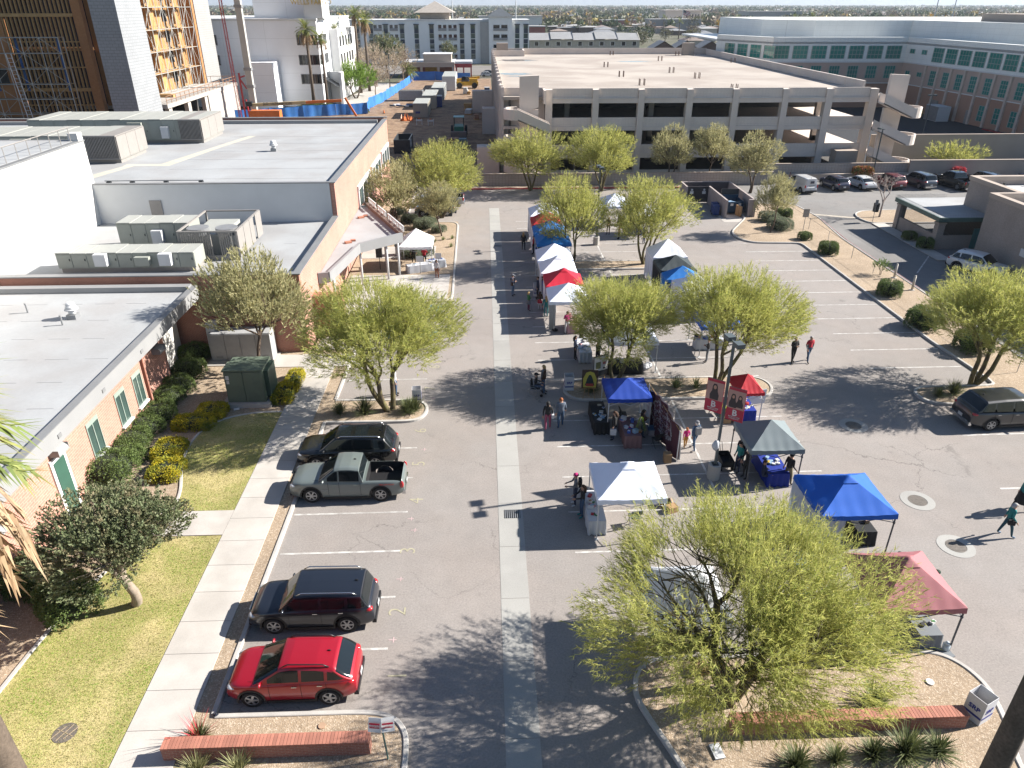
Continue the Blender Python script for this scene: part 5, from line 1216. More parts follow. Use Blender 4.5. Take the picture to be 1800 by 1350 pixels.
for k, (px_,py_,s,lab) in enumerate(((292,825,(.8,1.1,1),'yellow flowering bush nearest the camera beside the mowing kerb'),(298,790,(.85,.9,1),'yellow flowering bush second along the mowing kerb'),(340,742,(1.1,.8,1),'yellow green flowering bush at the bend of the mowing kerb'),(372,722,(.9,.8,.9),'yellow green flowering bush just left of the green transformer'),(500,690,(.65,1.35,1),'long flowering bush between the green transformer and the sidewalk'),(517,668,(.55,1.2,1),'yellow topped bush at the upper end beside the sidewalk'))):
    g = G(px_, py_, .35); bush('flowering_bush', lab, (g[0],g[1],.08), YB[k%2], s, 0, 'yellow flowering bushes beside the lawn')
def spiky(seed, n, h, sp, W=.05, m=spike_leaf, bend=.3):
    rs = random.Random(seed); V = []
    for _ in range(n):
        a = rs.uniform(0,6.28); e = rs.uniform(.25,1.5); L = h*rs.uniform(.6,1.1); d = Vector((math.cos(a)*math.cos(e)*sp, math.sin(a)*math.cos(e)*sp, math.sin(e))).normalized()
        p = Vector((rs.uniform(-.08,.08),rs.uniform(-.08,.08),0)); q = p+d*L*.55; r_ = q + (d+Vector((0,0,-bend))).normalized()*L*.45; s_ = d.cross(Vector((0,0,1))).normalized()*W/2 if abs(d.z) < .99 else Vector((W/2,0,0))
        V += [p-s_, p+s_, q+s_*.8, p-s_, q+s_*.8, q-s_*.8, q-s_*.8, q+s_*.8, r_]
    V = np.array([list(v) for v in V]); return np_mesh('leaves', V, np.arange(len(V)).reshape(-1,3), m)
SPK = [spiky(1,260,.75,1.0,.03), spiky(2,300,.95,.9,.03), spiky(3,90,.8,1.0,.05,leaf_mat('yucca_leaf',(.10,.15,.05),(.30,.30,.14),None,.2),.1)]
def spike(lab, x, y, k, s=1, group=None, z=.1):
    t = tag(link('spiky_plant', SPK[k]), lab, 'plant', group); t.location = (x,y,z); t.scale = (s,)*3; t.rotation_euler = (0,0,x*7); return t
gs = 'spiky dark green plants in the tree bed'
for k, (x,y,s) in enumerate(((-8.25,35.05,1.05),(-6.85,34.95,1.2),(-4.5,34.95,1.25),(-4.1,35.2,1.0))):
    spike(('spiky dark plant nearest the sidewalk under the forked tree','spiky plant between the sidewalk and the forked trunk','spiky plant just right of the forked trunk','spiky plant nearest the ballot style white box at the bed tip')[k].replace('ballot style ',''), x, y, k%2, s, gs)
gs = 'grassy clumps in front of the near brick wall'
for k, (px_,py_,s) in enumerate(((1400,1345,1.15),(1470,1335,.75),(1535,1325,1.0),(1592,1323,1.2),(1648,1320,1.1))):
    g = G(px_, py_, .2); spike('dark grassy clump, %s from the left before the right brick planter wall' % ordn[k], g[0], g[1], k%2, s, gs)
spike('lone arching yucca in the gravel above the right brick wall', 12.35, 15.5, 2, 1.15)
spike('left of the two yuccas in the gravel strip behind the dark blue canopy', 11.1, 37.3, 2, 1.0, 'yuccas in the gravel strip'); spike('right of the two yuccas in the gravel strip behind the dark blue canopy', 12.3, 37.3, 2, .9, 'yuccas in the gravel strip')
spike('spiky plant behind the fantasy painting at the island tip', 6.0, 37.0, 1, 1.1); spike('dark spiky plant half hidden behind the small red canopy', 14.9, 36.6, 0, 1.2)
spike('spiky plant left of the wide forked tree at the island tip near the dark crossover', 26.0, 35.7, 0, .9); spike('spiky plant under the wide forked tree beside the dark crossover', 27.0, 35.9, 1, 1.1)
RY = [spiky(7,200,.6,1.1,.025), spiky(8,26,1.25,.55,.03,red_bloom,.2)]
for lab, x, y in (('red blooming yucca at the left end of the near brick wall',-9.1,15.0),):
    t = thing('flowering_yucca', lab, 'plant', None, (x,y,.1)); link('leaves', RY[0], t); link('blossoms', RY[1], t)
pg = leaf_mat('pale_grass', (.30,.28,.14), (.20,.22,.09), None, .2)
for k, (px_,py_) in enumerate(((345,1352),(418,1350))):
    g = G(px_, py_, .3); t = tag(link('grass_tuft', spiky(20+k,170,.85,.8,.025,pg)), ('pale grass tuft in front of the near brick wall, left one','pale grass tuft in front of the near brick wall, right one')[k], 'plant', 'grass tufts at the left brick wall'); t.location = (g[0],g[1],.1)
SG = clump(9,(1.15,1.0,1.1),3000,.10,.055,sage_leaf); CB = clump(10,(.75,.75,.95),2200,.10,.055,hedge_leaf)
for lab, px_, py_, ms, s in (('large clipped sage green bush beside the small dusty tree',1372,392,SG,1.0),('clipped sage green bush in front of the larger sage bush',1352,378,SG,.85),('green bush behind the clipped sage bushes',1380,372,CB,1.0),
        ('low round bush at the upper end of the gravel strip',1416,410,CB,.75),('square bush second down the gravel strip',1457,434,CB,1.1),('rounded bush midway down the gravel strip beside the side lane',1565,505,CB,1.15),
        ('dark bush in the gravel strip left of the wide forked tree',1625,560,CB,1.4),('dark bush behind the wide forked trunk',1712,600,CB,1.3),('bush under the barred enclosure wall, left one',1600,410,CB,.8),('bush under the barred enclosure wall, right one',1628,424,CB,.95),
        ('dark bush under the evergreen at the left lawn edge',118,1050,CB,1.3),('round bush at the left lawn edge beneath the palm',60,1010,CB,1.3)):
    g = G(px_, py_, .7); bush('bush', lab, (g[0],g[1],.1), ms, s, px_*.1, 'bushes in the gravel beds')
for k, (px_,py_,s) in enumerate(((745,396,1.2),(772,402,.8),(755,388,.9),(720,386,1.0),(700,372,.9),(742,440,1.3),(725,446,1.0))):
    g = G(px_, py_, .4); bush('bush', 'low grey green bush by the hall entrance, %s from the drive' % ordn[k], (g[0],g[1],.08), SG, s*.75, k, 'low bushes by the hall entrance')
for k, (px_,py_) in enumerate(((764,424),(779,420),(795,418),(793,432))):
    g = G(px_, py_, .2); spike('small golden grass tuft beside the entrance tent, %s from the tent' % ordn[k], g[0], g[1], 2, .55, 'golden tufts by the entrance')
for k, (x,y,s) in enumerate(((-37.5,166,1.4),(-35.6,166.2,1.5),(-33,166,1.3),(-38.6,165,1.1),(-24.8,160.5,1.0),(-25.5,164,1.0))):
    bush('bush', 'round green bush at the foot of the white office block, %s' % ordn[k] if k < 4 else 'dark round bush beside the blue tarp fence bend', (x,y,0), HG[k%2], s, k, 'bushes near the white office block')
t = thing('bougainvillea', 'red flowering bougainvillea at the wall behind the parked dark truck', 'bush', 'red flowering bushes at the back wall', (60.6,92.2,.1)); m_ = clump(21,(.8,.5,1.6),700,.2,.12,red_bloom); link('foliage', m_[0], t); link('stems', m_[1], t)
t = thing('bougainvillea', 'green and red bush at the wall behind the parked red crossover', 'bush', 'red flowering bushes at the back wall', (48.2,92.3,.9)); m_ = clump(22,(1.2,.6,.9),1300,.2,.12,leaf_mat('mixed_bloom',(.16,.22,.05),(.50,.08,.06),(.2,.25,.06),.2)); link('foliage', m_[0], t); link('stems', m_[1], t)
tree('young_oleander', 'sparse young bush with loose leaves on the gravel strip', (33.0,56.6,.1), tree_meshes(90,(.8,.6,.5),.7,2,160,6,.3,.05,leaf_mat('young_leaf',(.10,.17,.05),(.2,.26,.08),None,.3),bark_brown,.5,.5,.03,8,4), 0, 1, None, 'plant')

# the far city: houses and trees to the horizon
rs = random.Random(99); nr = np.random.RandomState(99)
far_leafs = [leaf_mat('far_leaf_a', (.03,.055,.022), (.07,.095,.04), (.06,.07,.03), .2), leaf_mat('far_leaf_b', (.08,.085,.035), (.13,.12,.055), None, .2), leaf_mat('far_leaf_c', (.22,.19,.03), (.30,.17,.03), None, .2), leaf_mat('far_leaf_d', (.14,.11,.08), (.20,.165,.125), None, .2)]
def far_tree(seed, r, hgt, n, m, w_=.9):
    q = np.random.RandomState(seed); d = unit(q.normal(0,1,(n,3))); P = d*np.array([r,r,hgt*.42])*q.uniform(.45,1,(n,1)); P *= (1+.25*np.sin(P*1.9+seed)); P[:,2] += hgt*.58
    return sprays(q, P, unit(d+q.normal(0,.4,(n,3))), 3, w_, w_*.75, .9)
FT = []
for i in range(8):
    V = far_tree(i, (4.4,3.6,5,2.6,4,3.4,5,4)[i], (8,7,9,11,6,7,10,8)[i], 260, None, 1.15)
    lm = np_mesh('crown', V, np.arange(len(V)).reshape(-1,3), far_leafs[(0,1,0,0,2,3,1,0)[i]]); tm = MB().tube([(0,0,-.1),(0,0,(8,7,9,11,6,7,10,8)[i]*.55)], [.3,.18], 5, False).mesh('trunk', bark_brown); FT.append((tm, lm))
blocked = lambda x, y: (-52 < x < 22 and y < 322) or (50 < x < 155 and y < 222) or (-100 < x < -30 and y < 222) or (y < 420 and 20 < x < 98 and y > 190)
kinds_ = ('dark broad tree in the neighbourhood beyond the garage','pale olive tree in the neighbourhood beyond the garage','large dark tree in the neighbourhood beyond the garage','tall narrow evergreen in the neighbourhood beyond the garage','yellow autumn tree in the neighbourhood beyond the garage','leafless grey brown tree in the neighbourhood beyond the garage','tall olive tree in the neighbourhood beyond the garage','rounded dark tree in the neighbourhood beyond the garage')
FP = [palm_meshes(70, 11, 1, 24, 2.4, 0, 1.4, .3)]
def where(x, y):
    a = x/y; s = ('behind the white office block','beyond the hotel left wing','beyond the hotel right wing','beyond the townhouse row','between the townhouses and the stone temple','right of the stone temple','above the hospital roof')[0 if a < -.3 else 1 if a < -.12 else 2 if a < .05 else 3 if a < .17 else 4 if a < .27 else 5 if a < .42 else 6]
    return ' '+s+(', close row' if y < 330 else ', middle rows' if y < 480 else ', far rows')
n_ = 0
while n_ < 190:
    y = rs.uniform(225,640); x = rs.uniform(-.78,.82)*y
    if blocked(x, y) or abs(x) > 430: continue
    k = rs.choice((0,0,1,1,2,3,4,5,5,6,6,7)); t = tree('city_tree', kinds_[k].replace(' in the neighbourhood beyond the garage', where(x, y)), (x,y,0), FT[k], rs.uniform(0,6.28), rs.uniform(.6,1.25), kinds_[k].split(' in ')[0]+'s of the far neighbourhood'); n_ += 1
for k in range(46):
    x, y = (rs.uniform(-112,-54), rs.uniform(218,330)) if k < 26 else (rs.uniform(120,330), rs.uniform(300,600))
    if blocked(x, y): continue
    palm(rs.choice(('tall','shorter','slender'))+' palm in the grove'+where(x,y) if k < 26 else 'tall palm among far houses'+where(x,y), (x,y,0), FP[0] if False else (FP[0][0], FP[0][1], None), rs.uniform(.75,1.15), rs.uniform(0,6), 'palms of the grove' if k < 26 else 'far palms on the right')
# beyond: one mass of treetops and one of roofs
VV = []; MI = []
for k in range(11000):
    y = 600*math.exp(rs.random()**.8*2.35); x = rs.uniform(-.85,.88)*y; s = rs.uniform(.7,1.4); n = 22 if y < 1500 else 9
    r_ = rs.uniform(3,5.5)*s*(1 if y < 1500 else 1.7); h = rs.uniform(5,9)*s
    q = nr.normal(0,1,(n,3)); q = unit(q)*np.array([r_,r_,h*.4])*nr.uniform(.4,1,(n,1)) + np.array([x,y,h*.6]); a = nr.normal(0,1,(n,3)); a = unit(a)*r_*.5; c = np.cross(a, nr.normal(0,1,(n,3))); c = unit(c)*r_*.42
    VV.append(np.stack([q-a, q+a, q+c], 1).reshape(-1,3)); MI.append(np.full(n, rs.choice((0,0,0,0,1,1,1,3,3,3,2) if y < 1500 else (0,0,1,3))))
VV = np.vstack(VV); stuff(link('distant_treetops', np_mesh('distant_treetops', VV, np.arange(len(VV)).reshape(-1,3), far_leafs, np.concatenate(MI))), 'hazy mass of city treetops running out to the horizon', 'trees')
roofs = [mat('roof_pale', (.40,.40,.40), .8, world=True), mat('roof_brown', (.30,.24,.21), .8, world=True), mat('roof_grey', (.27,.28,.30), .8, world=True), mat('house_wall', (.52,.48,.43), .9, world=True), mat('house_wall_dark', (.16,.11,.09), .9, world=True)]
def house_mb(b, x, y, w_, d_, h, rh, ri, wi, hip=True, rz=0):
    c, s = math.cos(rz), math.sin(rz); T = lambda u, v, z: (x+u*c-v*s, y+u*s+v*c, z)
    b.mat(wi).add([T(-w_/2,-d_/2,0),T(w_/2,-d_/2,0),T(w_/2,d_/2,0),T(-w_/2,d_/2,0),T(-w_/2,-d_/2,h),T(w_/2,-d_/2,h),T(w_/2,d_/2,h),T(-w_/2,d_/2,h)],[(0,1,5,4),(1,2,6,5),(2,3,7,6),(3,0,4,7)])
    o = .5; e = d_/2 if hip else -o
    b.mat(ri).add([T(-w_/2-o,-d_/2-o,h),T(w_/2+o,-d_/2-o,h),T(w_/2+o,d_/2+o,h),T(-w_/2-o,d_/2+o,h),T(-w_/2+e,0,h+rh),T(w_/2-e,0,h+rh)],[(0,1,5,4),(2,3,4,5),(1,2,5),(3,0,4)])
b = MB()
for k in range(900):
    y = 560*math.exp(rs.random()*1.9); x = rs.uniform(-.8,.85)*y; f = 1 if y < 1400 else 1.8
    house_mb(b, x, y, rs.uniform(12,22)*f, rs.uniform(9,14)*f, rs.uniform(2.8,4.5), rs.uniform(.3,2.2), rs.choice((0,0,1,2)), rs.choice((3,3,4)), rz=rs.choice((0,1.57)))
stuff(b.build('distant_houses', roofs), 'scatter of pale and brown roofs among the far treetops', 'houses')
n_ = 0
while n_ < 40:
    y = rs.uniform(330,560); x = rs.uniform(-.1,.8)*y if n_ < 30 else rs.uniform(-.7,-.15)*y
    if blocked(x, y): continue
    t = thing('house', 'low house with %s roof among trees' % ('pale','brown','grey')[n_%3] + where(x,y), 'house', 'houses beyond the garage with %s roofs' % ('pale','brown','grey')[n_%3], (x,y,0)); w_, d_, h, rh, z_ = rs.uniform(12,20), rs.uniform(9,12), 3, rs.uniform(1,2.2), rs.choice((0,1.57))
    a = MB(); house_mb(a, x, y, w_, d_, h, rh, 0, 1, rz=z_); wv = MB(); wv.v = a.v[:8]; wv.f = a.f[:4]; wv.mi = [0]*4; wv.build('wall', roofs[3], t); rv_ = MB(); rv_.add(a.v[8:14], [(0,1,5,4),(2,3,4,5),(1,2,5),(3,0,4)]); rv_.build('roof', roofs[(0,1,2)[n_%3]], t); n_ += 1
# row of grey roofed townhouses and dark gabled houses just beyond the garage
TH = thing('townhouse_row', 'row of two storey townhouses with long grey shingle roof behind the garage', 'houses', None, (60,330,0))
shingle = mat('shingle_grey', (.33,.335,.345), .9, .08, .3, .06, 3, world=True); cream = mat('townhouse_wall', (.50,.48,.42), .9)
MB().box(20,66.5,335,347,0,6.6).build('wall', cream, TH)
for k in range(5):
    x0 = 19.5+k*9.4; z = 6.6+(k%2)*.4
    MB().add([(x0,333.8,z),(x0+9.1,333.8,z),(x0+9.1,341,z+2.5),(x0,341,z+2.5),(x0,349,z),(x0+9.1,349,z)],[(0,1,2,3),(3,2,5,4)]).build('roof', shingle, TH)
    MB().add([(x0+9.1,333.7,z),(x0+9.4,333.7,z),(x0+9.4,341,z+2.7),(x0+9.1,341,z+2.7)],[(0,1,2,3)]).build('party_wall', blue_dark if k%2 else cream, TH)
plane_windows(TH, (20,335), (1,0), [(2+k*4.6,3.8+k*4.6,4.3,6.0) for k in range(10)], white_paint, glass_dark, 1, 1, .12)
for k, (x, y) in enumerate(((69,300),(78,302),(87,300),(96,298),(106,294),(115,290),(86,262))):
    t = thing('gabled_house', 'dark gabled house behind the garage corner, %s in its row' % ordn[k], 'house', 'dark gabled houses behind the garage', (x,y,0))
    MB().box(x-4,x+4,y,y+9,0,5.0).build('wall', roofs[3+(k<5)], t)
    MB().add([(x-4.6,y-.6,5),(x+4.6,y-.6,5),(x,y-.6,7.6),(x-4.6,y+9.6,5),(x+4.6,y+9.6,5),(x,y+9.6,7.6)],[(0,2,5,3),(1,4,5,2),(3,5,4)]).build('roof', shingle, t)
    MB().add([(x-4.0,y-.02,5),(x+4.0,y-.02,5),(x,y-.02,7.4)],[(0,1,2)]).build('gable', roofs[4], t)
# classical temple with flag, cell masts and the hills
TP = thing('temple', 'pale stone classical building with columns far among the trees', 'building', None, (201,800,0)); stone = mat('temple_stone', (.80,.70,.61), .85, .04, .05, world=True)
MB().box(184,220,806,838,0,13.2).build('wall', stone, TP); MB().box(183,221,805,839,13.2,14.4).build('cornice', stone, TP)
for k in range(6): MB().box(204+k*3.0-.6,204+k*3.0+.6,805.0,806,3,11).build('column', stone, TP)
for k in range(5): MB().box(205.0+k*3,206.2+k*3,805.9,806,4,10.5).build('window', dark_metal, TP)
MB().box(174,230,795,850,0,2.5).build('base_wing', stone, TP)
t = thing('flagpole', 'white flagpole with flag in front of the classical building', 'flagpole', None, (190,760,0)); MB().tube([(190,760,0),(190,760,16)], .35, 6).build('pole', white_paint, t)
b = MB(); [b.mat(k%2).quad((190+.4,760,15-k*.6),(197,759,12.8-k*.6),(197,759,12.2-k*.6),(190+.4,760,14.4-k*.6)) for k in range(7)]; b.mat(2).quad((190.4,759.9,15.1),(193,759.5,14.2),(193,759.5,12.0),(190.4,759.9,12.8)); b.build('flag', [mat('flag_red',(.5,.05,.06)), white_paint, blue_dark], t)
for k, (x,y,h) in enumerate(((22,520,22),(255,430,24),(268,470,28),(-20,560,22))):
    t = thing('tall_mast', 'thin pale mast rising over the far trees', 'mast', 'thin masts over the far trees', (x,y,0)); MB().tube([(x,y,0),(x,y,h)], [.5,.25], 6).build('pole', white_metal, t)
for k, (x,y,w_,d_,h,lab) in enumerate(((-25,470,60,30,9,'long white commercial block beyond the hotel roof'),(24,430,20,14,9,'low red roofed building right of the hotel'),(20,560,44,20,12,'white apartment block far beyond the hotel'),(-70,520,50,24,8,'white flat building far left beyond the office block'),(150,620,40,20,9,'grey flat building among the far trees'),(330,900,60,40,12,'grey institutional building far right'),(120,700,30,18,7,'brick coloured building far beyond the townhouses'))):
    t = thing('far_building', lab, 'building', None, (x,y,0)); MB().box(x-w_/2,x+w_/2,y,y+d_,0,h).build('wall', [white_metal, mat('far_red',(.36,.13,.11)), white_paint, white_metal, grey_metal, grey_metal, MATS['far_red']][k], t); MB().box(x-w_/2-.4,x+w_/2+.4,y-.4,y+d_+.4,h,h+.5).build('roof', roofs[0], t)
hill_m = mat('mountain_haze', (.16,.17,.17), .95, world=True)
b = MB(); N = 120
pts = []
for i in range(N+1):
    x = -9500+19000*i/N; h = 190+90*abs(math.sin(i*.21+1.0))*abs(math.sin(i*.067))+30*math.sin(i*.9)**2; pts.append((x,h))
b.add([(x,12500,-10) for x,h in pts]+[(x,13000,h) for x,h in pts]+[(x,13900,-10) for x,h in pts],[(i,i+1,N+2+i,N+1+i) for i in range(N)]+[(N+1+i,N+2+i,2*N+3+i,2*N+2+i) for i in range(N)])
struct(b.build('hills', hill_m))
struct(MB().quad((-60,250,-.03),(60,250,-.03),(80,290,-.03),(-60,290,-.03)).build('street', road_m)); struct(MB().quad((-60,158.5,-.015),(-24.5,160.5,-.015),(-27,170,-.015),(-60,166,-.015)).build('side_street', road_m)); struct(MB().quad((-34,171,-.01),(-26,171,-.01),(-23,225,-.01),(-30,225,-.01)).build('walkway', concrete))
# ------------------------------------------------------------------ vehicles
def paint(name, col, metal=.35, rough=.32): return mat(name, col, rough, .02, 1, .01, metal=metal, coat=.8, spec=.5)
glass_car = mat('car_glass', (.012,.017,.02), .05, .1, .5, .01, spec=.45)
lamp_clear = mat('lamp_clear', (.62,.64,.66), .1, .05, 4, .05, spec=.9); lamp_red = mat('lamp_red', (.45,.015,.02), .12, .1, 6, .05, spec=.8)
rim_m = mat('alloy', (.50,.51,.53), .3, .05, 3, .02, metal=.7); amber = mat('lamp_amber', (.6,.2,.03), .2)
plate_m = mat('licence_plate', (.60,.62,.63), .4); seam_m = mat('panel_gap', (.006,.006,.007), .8); trim_m = mat('window_trim', (.02,.02,.022), .4)
def lerp(t, a, b): return a+(b-a)*t
def curve(pts, x):
    if x <= pts[0][0]: return pts[0][1]
    for (x0,y0),(x1,y1) in zip(pts, pts[1:]):
        if x <= x1:
            t = (x-x0)/(x1-x0); return lerp(t, y0, y1)
    return pts[-1][1]
RIMS = {}
def wheel_meshes(r, style):
    if (r,style) in RIMS: return RIMS[(r,style)]
    w_ = .24; n = 28; b = MB(); prof = [(r*.66,-w_*.42),(r*.9,-w_*.5),(r*.98,-w_*.4),(r,-w_*.2),(r,w_*.2),(r*.98,w_*.4),(r*.9,w_*.5),(r*.66,w_*.42)]
    vs = [(q*math.cos(2*math.pi*k/n), y, q*math.sin(2*math.pi*k/n)) for k in range(n) for q, y in prof]; m = len(prof)
    b.add(vs, [(k*m+j, k*m+j+1, ((k+1)%n)*m+j+1, ((k+1)%n)*m+j) for k in range(n) for j in range(m-1)])
    b.tube([(0,-w_*.30,0),(0,w_*.25,0)], r*.64, 20); tyre = b.mesh('tyre', rubber, True)
    c = MB(); ri = r*.66
    vs = [(q*math.cos(2*math.pi*k/n), y, q*math.sin(2*math.pi*k/n)) for k in range(n) for q, y in ((ri,-w_*.36),(ri*.99,-w_*.46),(ri*.9,-w_*.46),(ri*.88,-w_*.36))]
    c.add(vs, [(k*4+j, k*4+j+1, ((k+1)%n)*4+j+1, ((k+1)%n)*4+j) for k in range(n) for j in range(3)])
    c.tube([(0,-w_*.34,0),(0,-w_*.48,0)], ri*.24, 12)
    for k in range(style):
        a = 2*math.pi*k/style
        c.cbox((math.cos(a)*ri*.56, -w_*.42, math.sin(a)*ri*.56), (ri*.78, .03, ri*(.34 if style < 6 else .24)), 0, 0, -a)
    RIMS[(r,style)] = (tyre, c.mesh('rim', rim_m)); return RIMS[(r,style)]
def boolean(me, cutters):
    o = bpy.data.objects.new('tmp', me); sc.collection.objects.link(o); cs = []
    sub = o.modifiers.new('s', 'SUBSURF'); sub.levels = 1; sub.render_levels = 1
    for cm in cutters:
        c = bpy.data.objects.new('cut', cm); sc.collection.objects.link(c); cs.append(c)
        bm = o.modifiers.new('b', 'BOOLEAN'); bm.operation = 'DIFFERENCE'; bm.object = c; bm.solver = 'EXACT'
    dg = bpy.context.evaluated_depsgraph_get(); dg.update(); out = bpy.data.meshes.new_from_object(o.evaluated_get(dg))
    for x in cs+[o]: bpy.data.objects.remove(x)
    return out
def make_car(name, label, L, W, H, wb, rw, hood, belt, gh, body_m, lower_m=None, front=.92, style=5, bed=None, rails=None, zb=.24, van=False, chromeb=None, arch=True, group=None, cat='car', glassroof=False, tilt=.30, rear_lamp=None, steel=False):
    """car standing along local x, nose towards +x. hood/belt: top line of the lower body as (x,z); gh: roof line of the cabin"""
    root = link(name, None); tag(root, label, cat, group); ORG[root.name] = (0,0,0)
    xf, xr = L/2, -L/2; ax_f, ax_r = wb/2+(L-wb)*(.02), -wb/2+(L-wb)*.02
    top = sorted(belt+hood)
    hw = lambda x: W/2*(1-.20*max(0,(abs(x)-(L/2-.75))/.75)**2.2)
    zlow = lambda x: zb+.10*max(0,(abs(x)-(L/2-.6))/.6)
    ns = 30; xs = [xr+L*(.5-.5*math.cos(math.pi*i/ns)) for i in range(ns+1)]
    def sect(x):
        w_, z1, z0 = hw(x), curve(top, x), zlow(x); h = z1-z0
        e = max(0,(abs(x)-(L/2-.12))/.12); z1 -= .10*e; z0 += .05*e
        return [(0,z1+.035),(w_*.5,z1+.03),(w_*.80,z1+.012),(w_*.93,z1-.03),(w_*.975,z1-.10),(w_*1.0,z0+h*.52),(w_*.985,z0+h*.28),(w_*.955,z0+.06),(w_*.90,z0),(0,z0)]
    b = MB(); rows = []
    for x in xs:
        s = sect(x); pts = s + [(-y,z) for y,z in s[-2:0:-1]]; rows.append([(x,y,z) for y,z in pts])
    m = len(rows[0]); vs = [p for r_ in rows for p in r_]
    fs = [(i*m+j, (i+1)*m+j, (i+1)*m+(j+1)%m, i*m+(j+1)%m) for i in range(ns) for j in range(m)]
    fs += [tuple(range(m)), tuple(ns*m+j for j in reversed(range(m)))]
    b.add(vs, fs); lowm = lower_m or body_m
    base = b.mesh('body', [body_m, black_plastic], True)
    cuts = []
    for ax in (ax_f, ax_r):
        for s in (-1,1):
            c = MB(); c.tube([(ax,s*(W/2-.38),rw+.02),(ax,s*(W/2+.2),rw+.02)], rw+.065, 22); cm = c.mesh('cut', [body_m, black_plastic]); [setattr(p,'material_index',1) for p in cm.polygons]; cuts.append(cm)
    if bed:
        c = MB(); c.box(bed[0],bed[1],-W/2+.15,W/2-.15,.62,2.5); cm = c.mesh('cut', [body_m, black_plastic]); [setattr(p,'material_index',1) for p in cm.polygons]; cuts.append(cm)
    bm = boolean(base, cuts); body = link('body', bm, root)
    for p in bm.polygons: p.use_smooth = True
    try: bm.set_sharp_from_angle(angle=R(38))
    except Exception: pass
    # cabin
    g0, g1 = gh[0][0], gh[-1][0]; wbelt = lambda x: hw(x)*.955
    zr = lambda x: curve(gh, x); k_ = tilt
    def S(x, t):
        """cabin surface: t 0 = centre line, 1 = belt"""
        zt, zbt = zr(x), curve(top, x)-.03; zt = max(zt, zbt+.02); wt = wbelt(x)-k_*max(0, zt-.07-zbt)
        P5 = [(0,zt+.03),(wt*.55,zt+.02),(wt*.88,zt-.005),(wt,zt-.07 if zt-.07>zbt else zbt+.01),(wbelt(x),zbt)]
        u = t*4; i = min(3,int(u)); f = u-i; return (lerp(f,P5[i][0],P5[i+1][0]), lerp(f,P5[i][1],P5[i+1][1]))
    def patch(nm, xa, xb, ta, tb, m_, off=.012, nx=10, nt=6, both=True):
        q = MB(); 
        for s in ((-1,1) if both else (1,)):
            def fn(u, v, s=s):
                x = lerp(u, xa, xb); y, z = S(x, lerp(v, ta, tb)); y2, z2 = S(x+.03, lerp(v,ta,tb)); slope = (z2-z)/.03
                nn = Vector((-slope, 0, 1)).normalized(); return (x+nn.x*off, s*(y+.0), z+nn.z*off)
            q.grid(fn, nx, nt, flip=(s<0) != (xb<xa))
        return q.build(nm, m_, root, True)
    xs2 = sorted(set([g0+(g1-g0)*i/26 for i in range(27)] + [p[0] for p in gh])); c = MB()
    rows = []
    for x in xs2:
        s = [S(x, j/12) for j in range(13)]; rows.append([(x,y,z) for y,z in s]+[(x,-y,z) for y,z in s[-2::-1]])
    m = len(rows[0]); c.add([p for r_ in rows for p in r_], [(i*m+j, i*m+j+1, (i+1)*m+j+1, (i+1)*m+j) for i in range(len(rows)-1) for j in range(m-1)] + [tuple(range(m)), tuple((len(rows)-1)*m+j for j in reversed(range(m)))])
    cab = c.build('cabin', body_m, root, True)
    try: cab.data.set_sharp_from_angle(angle=R(35))
    except Exception: pass
    A_, B_ = gh[-1], gh[-2]; D_, E_ = gh[1], gh[0]
    lxa, lxb = lerp(.04,A_[0],B_[0]), lerp(.96,A_[0],B_[0])
    patch('windscreen', lxb, lxa, 0, .70, glass_car)
    if not van: patch('rear_window', lerp(.12,E_[0],D_[0]), lerp(.86,E_[0],D_[0]), 0, .66, glass_car)
    if glassroof: patch('sunroof', B_[0]-.75, B_[0]-.15, 0, .42, glass_car, .006); patch('sunroof', B_[0]-1.6, B_[0]-.95, 0, .42, glass_car, .006)
    # side glass
    zbt0 = curve(top, 0)-.03
    def side_pane(nm, xa, xb, m_=glass_car):
        for s in (-1,1):
            q = MB()
            def fn(u, v, s=s):
                x = lerp(u, xa, xb); zlo = curve(top,x)+.035; zhi = zr(x)-.115; zhi = max(zhi, zlo+.01); z = lerp(v, zlo, zhi)
                zb_ = curve(top,x)-.03; y = wbelt(x)-k_*max(0,z-zb_)+.012; return (x, s*y, z)
            q.grid(fn, 8, 4, flip=(s>0)); q.build(nm, m_, root, True)
    sx0, sx1 = lerp(.35,E_[0],D_[0]), lerp(.55,A_[0],B_[0]) if not van else lerp(.5,A_[0],B_[0])
    if bed: splits = [(sx1, .05*L+.10), (.05*L+.02, sx0+.12)]
    elif van: splits = [(sx1, sx1-.95)]
    else:
        s1 = sx1-(sx1-sx0)*.42; s2 = sx1-(sx1-sx0)*.75; splits = [(sx1, s1+.05), (s1-.05, s2+.05), (s2-.06, sx0+.05)]
    for a_, b2 in splits: side_pane('side_window', b2, a_)
    # seams, handles, mirrors, lights
    for a_ in [splits[0][0]-.02] + [s_[1]-.05 for s_ in splits[:2]]:
        for s in (-1,1):
            pth = []
            for j in range(7):
                z = lerp(j/6, zb+.16, curve(top,a_)-.02); ss = sect(a_); ss2 = ss[3:8]; y = None
                for (y0,z0),(y1,z1) in zip(ss2, ss2[1:]):
                    if z1 <= z <= z0: y = lerp((z-z1)/(z0-z1+1e-9), y1, y0)
                pth.append((a_, s*((y or hw(a_)*.97)+.002), z))
            MB().tube(pth, .007, 4).build('panel_gap', seam_m, root)
    for s in (-1,1): MB().tube([(A_[0]+.02, s*hw(A_[0])*.80, curve(top,A_[0])+.02), (lerp(.9,A_[0],xf), s*hw(xf-.3)*.72, curve(top,xf-.15)+.0)], .006, 4).build('panel_gap', seam_m, root)
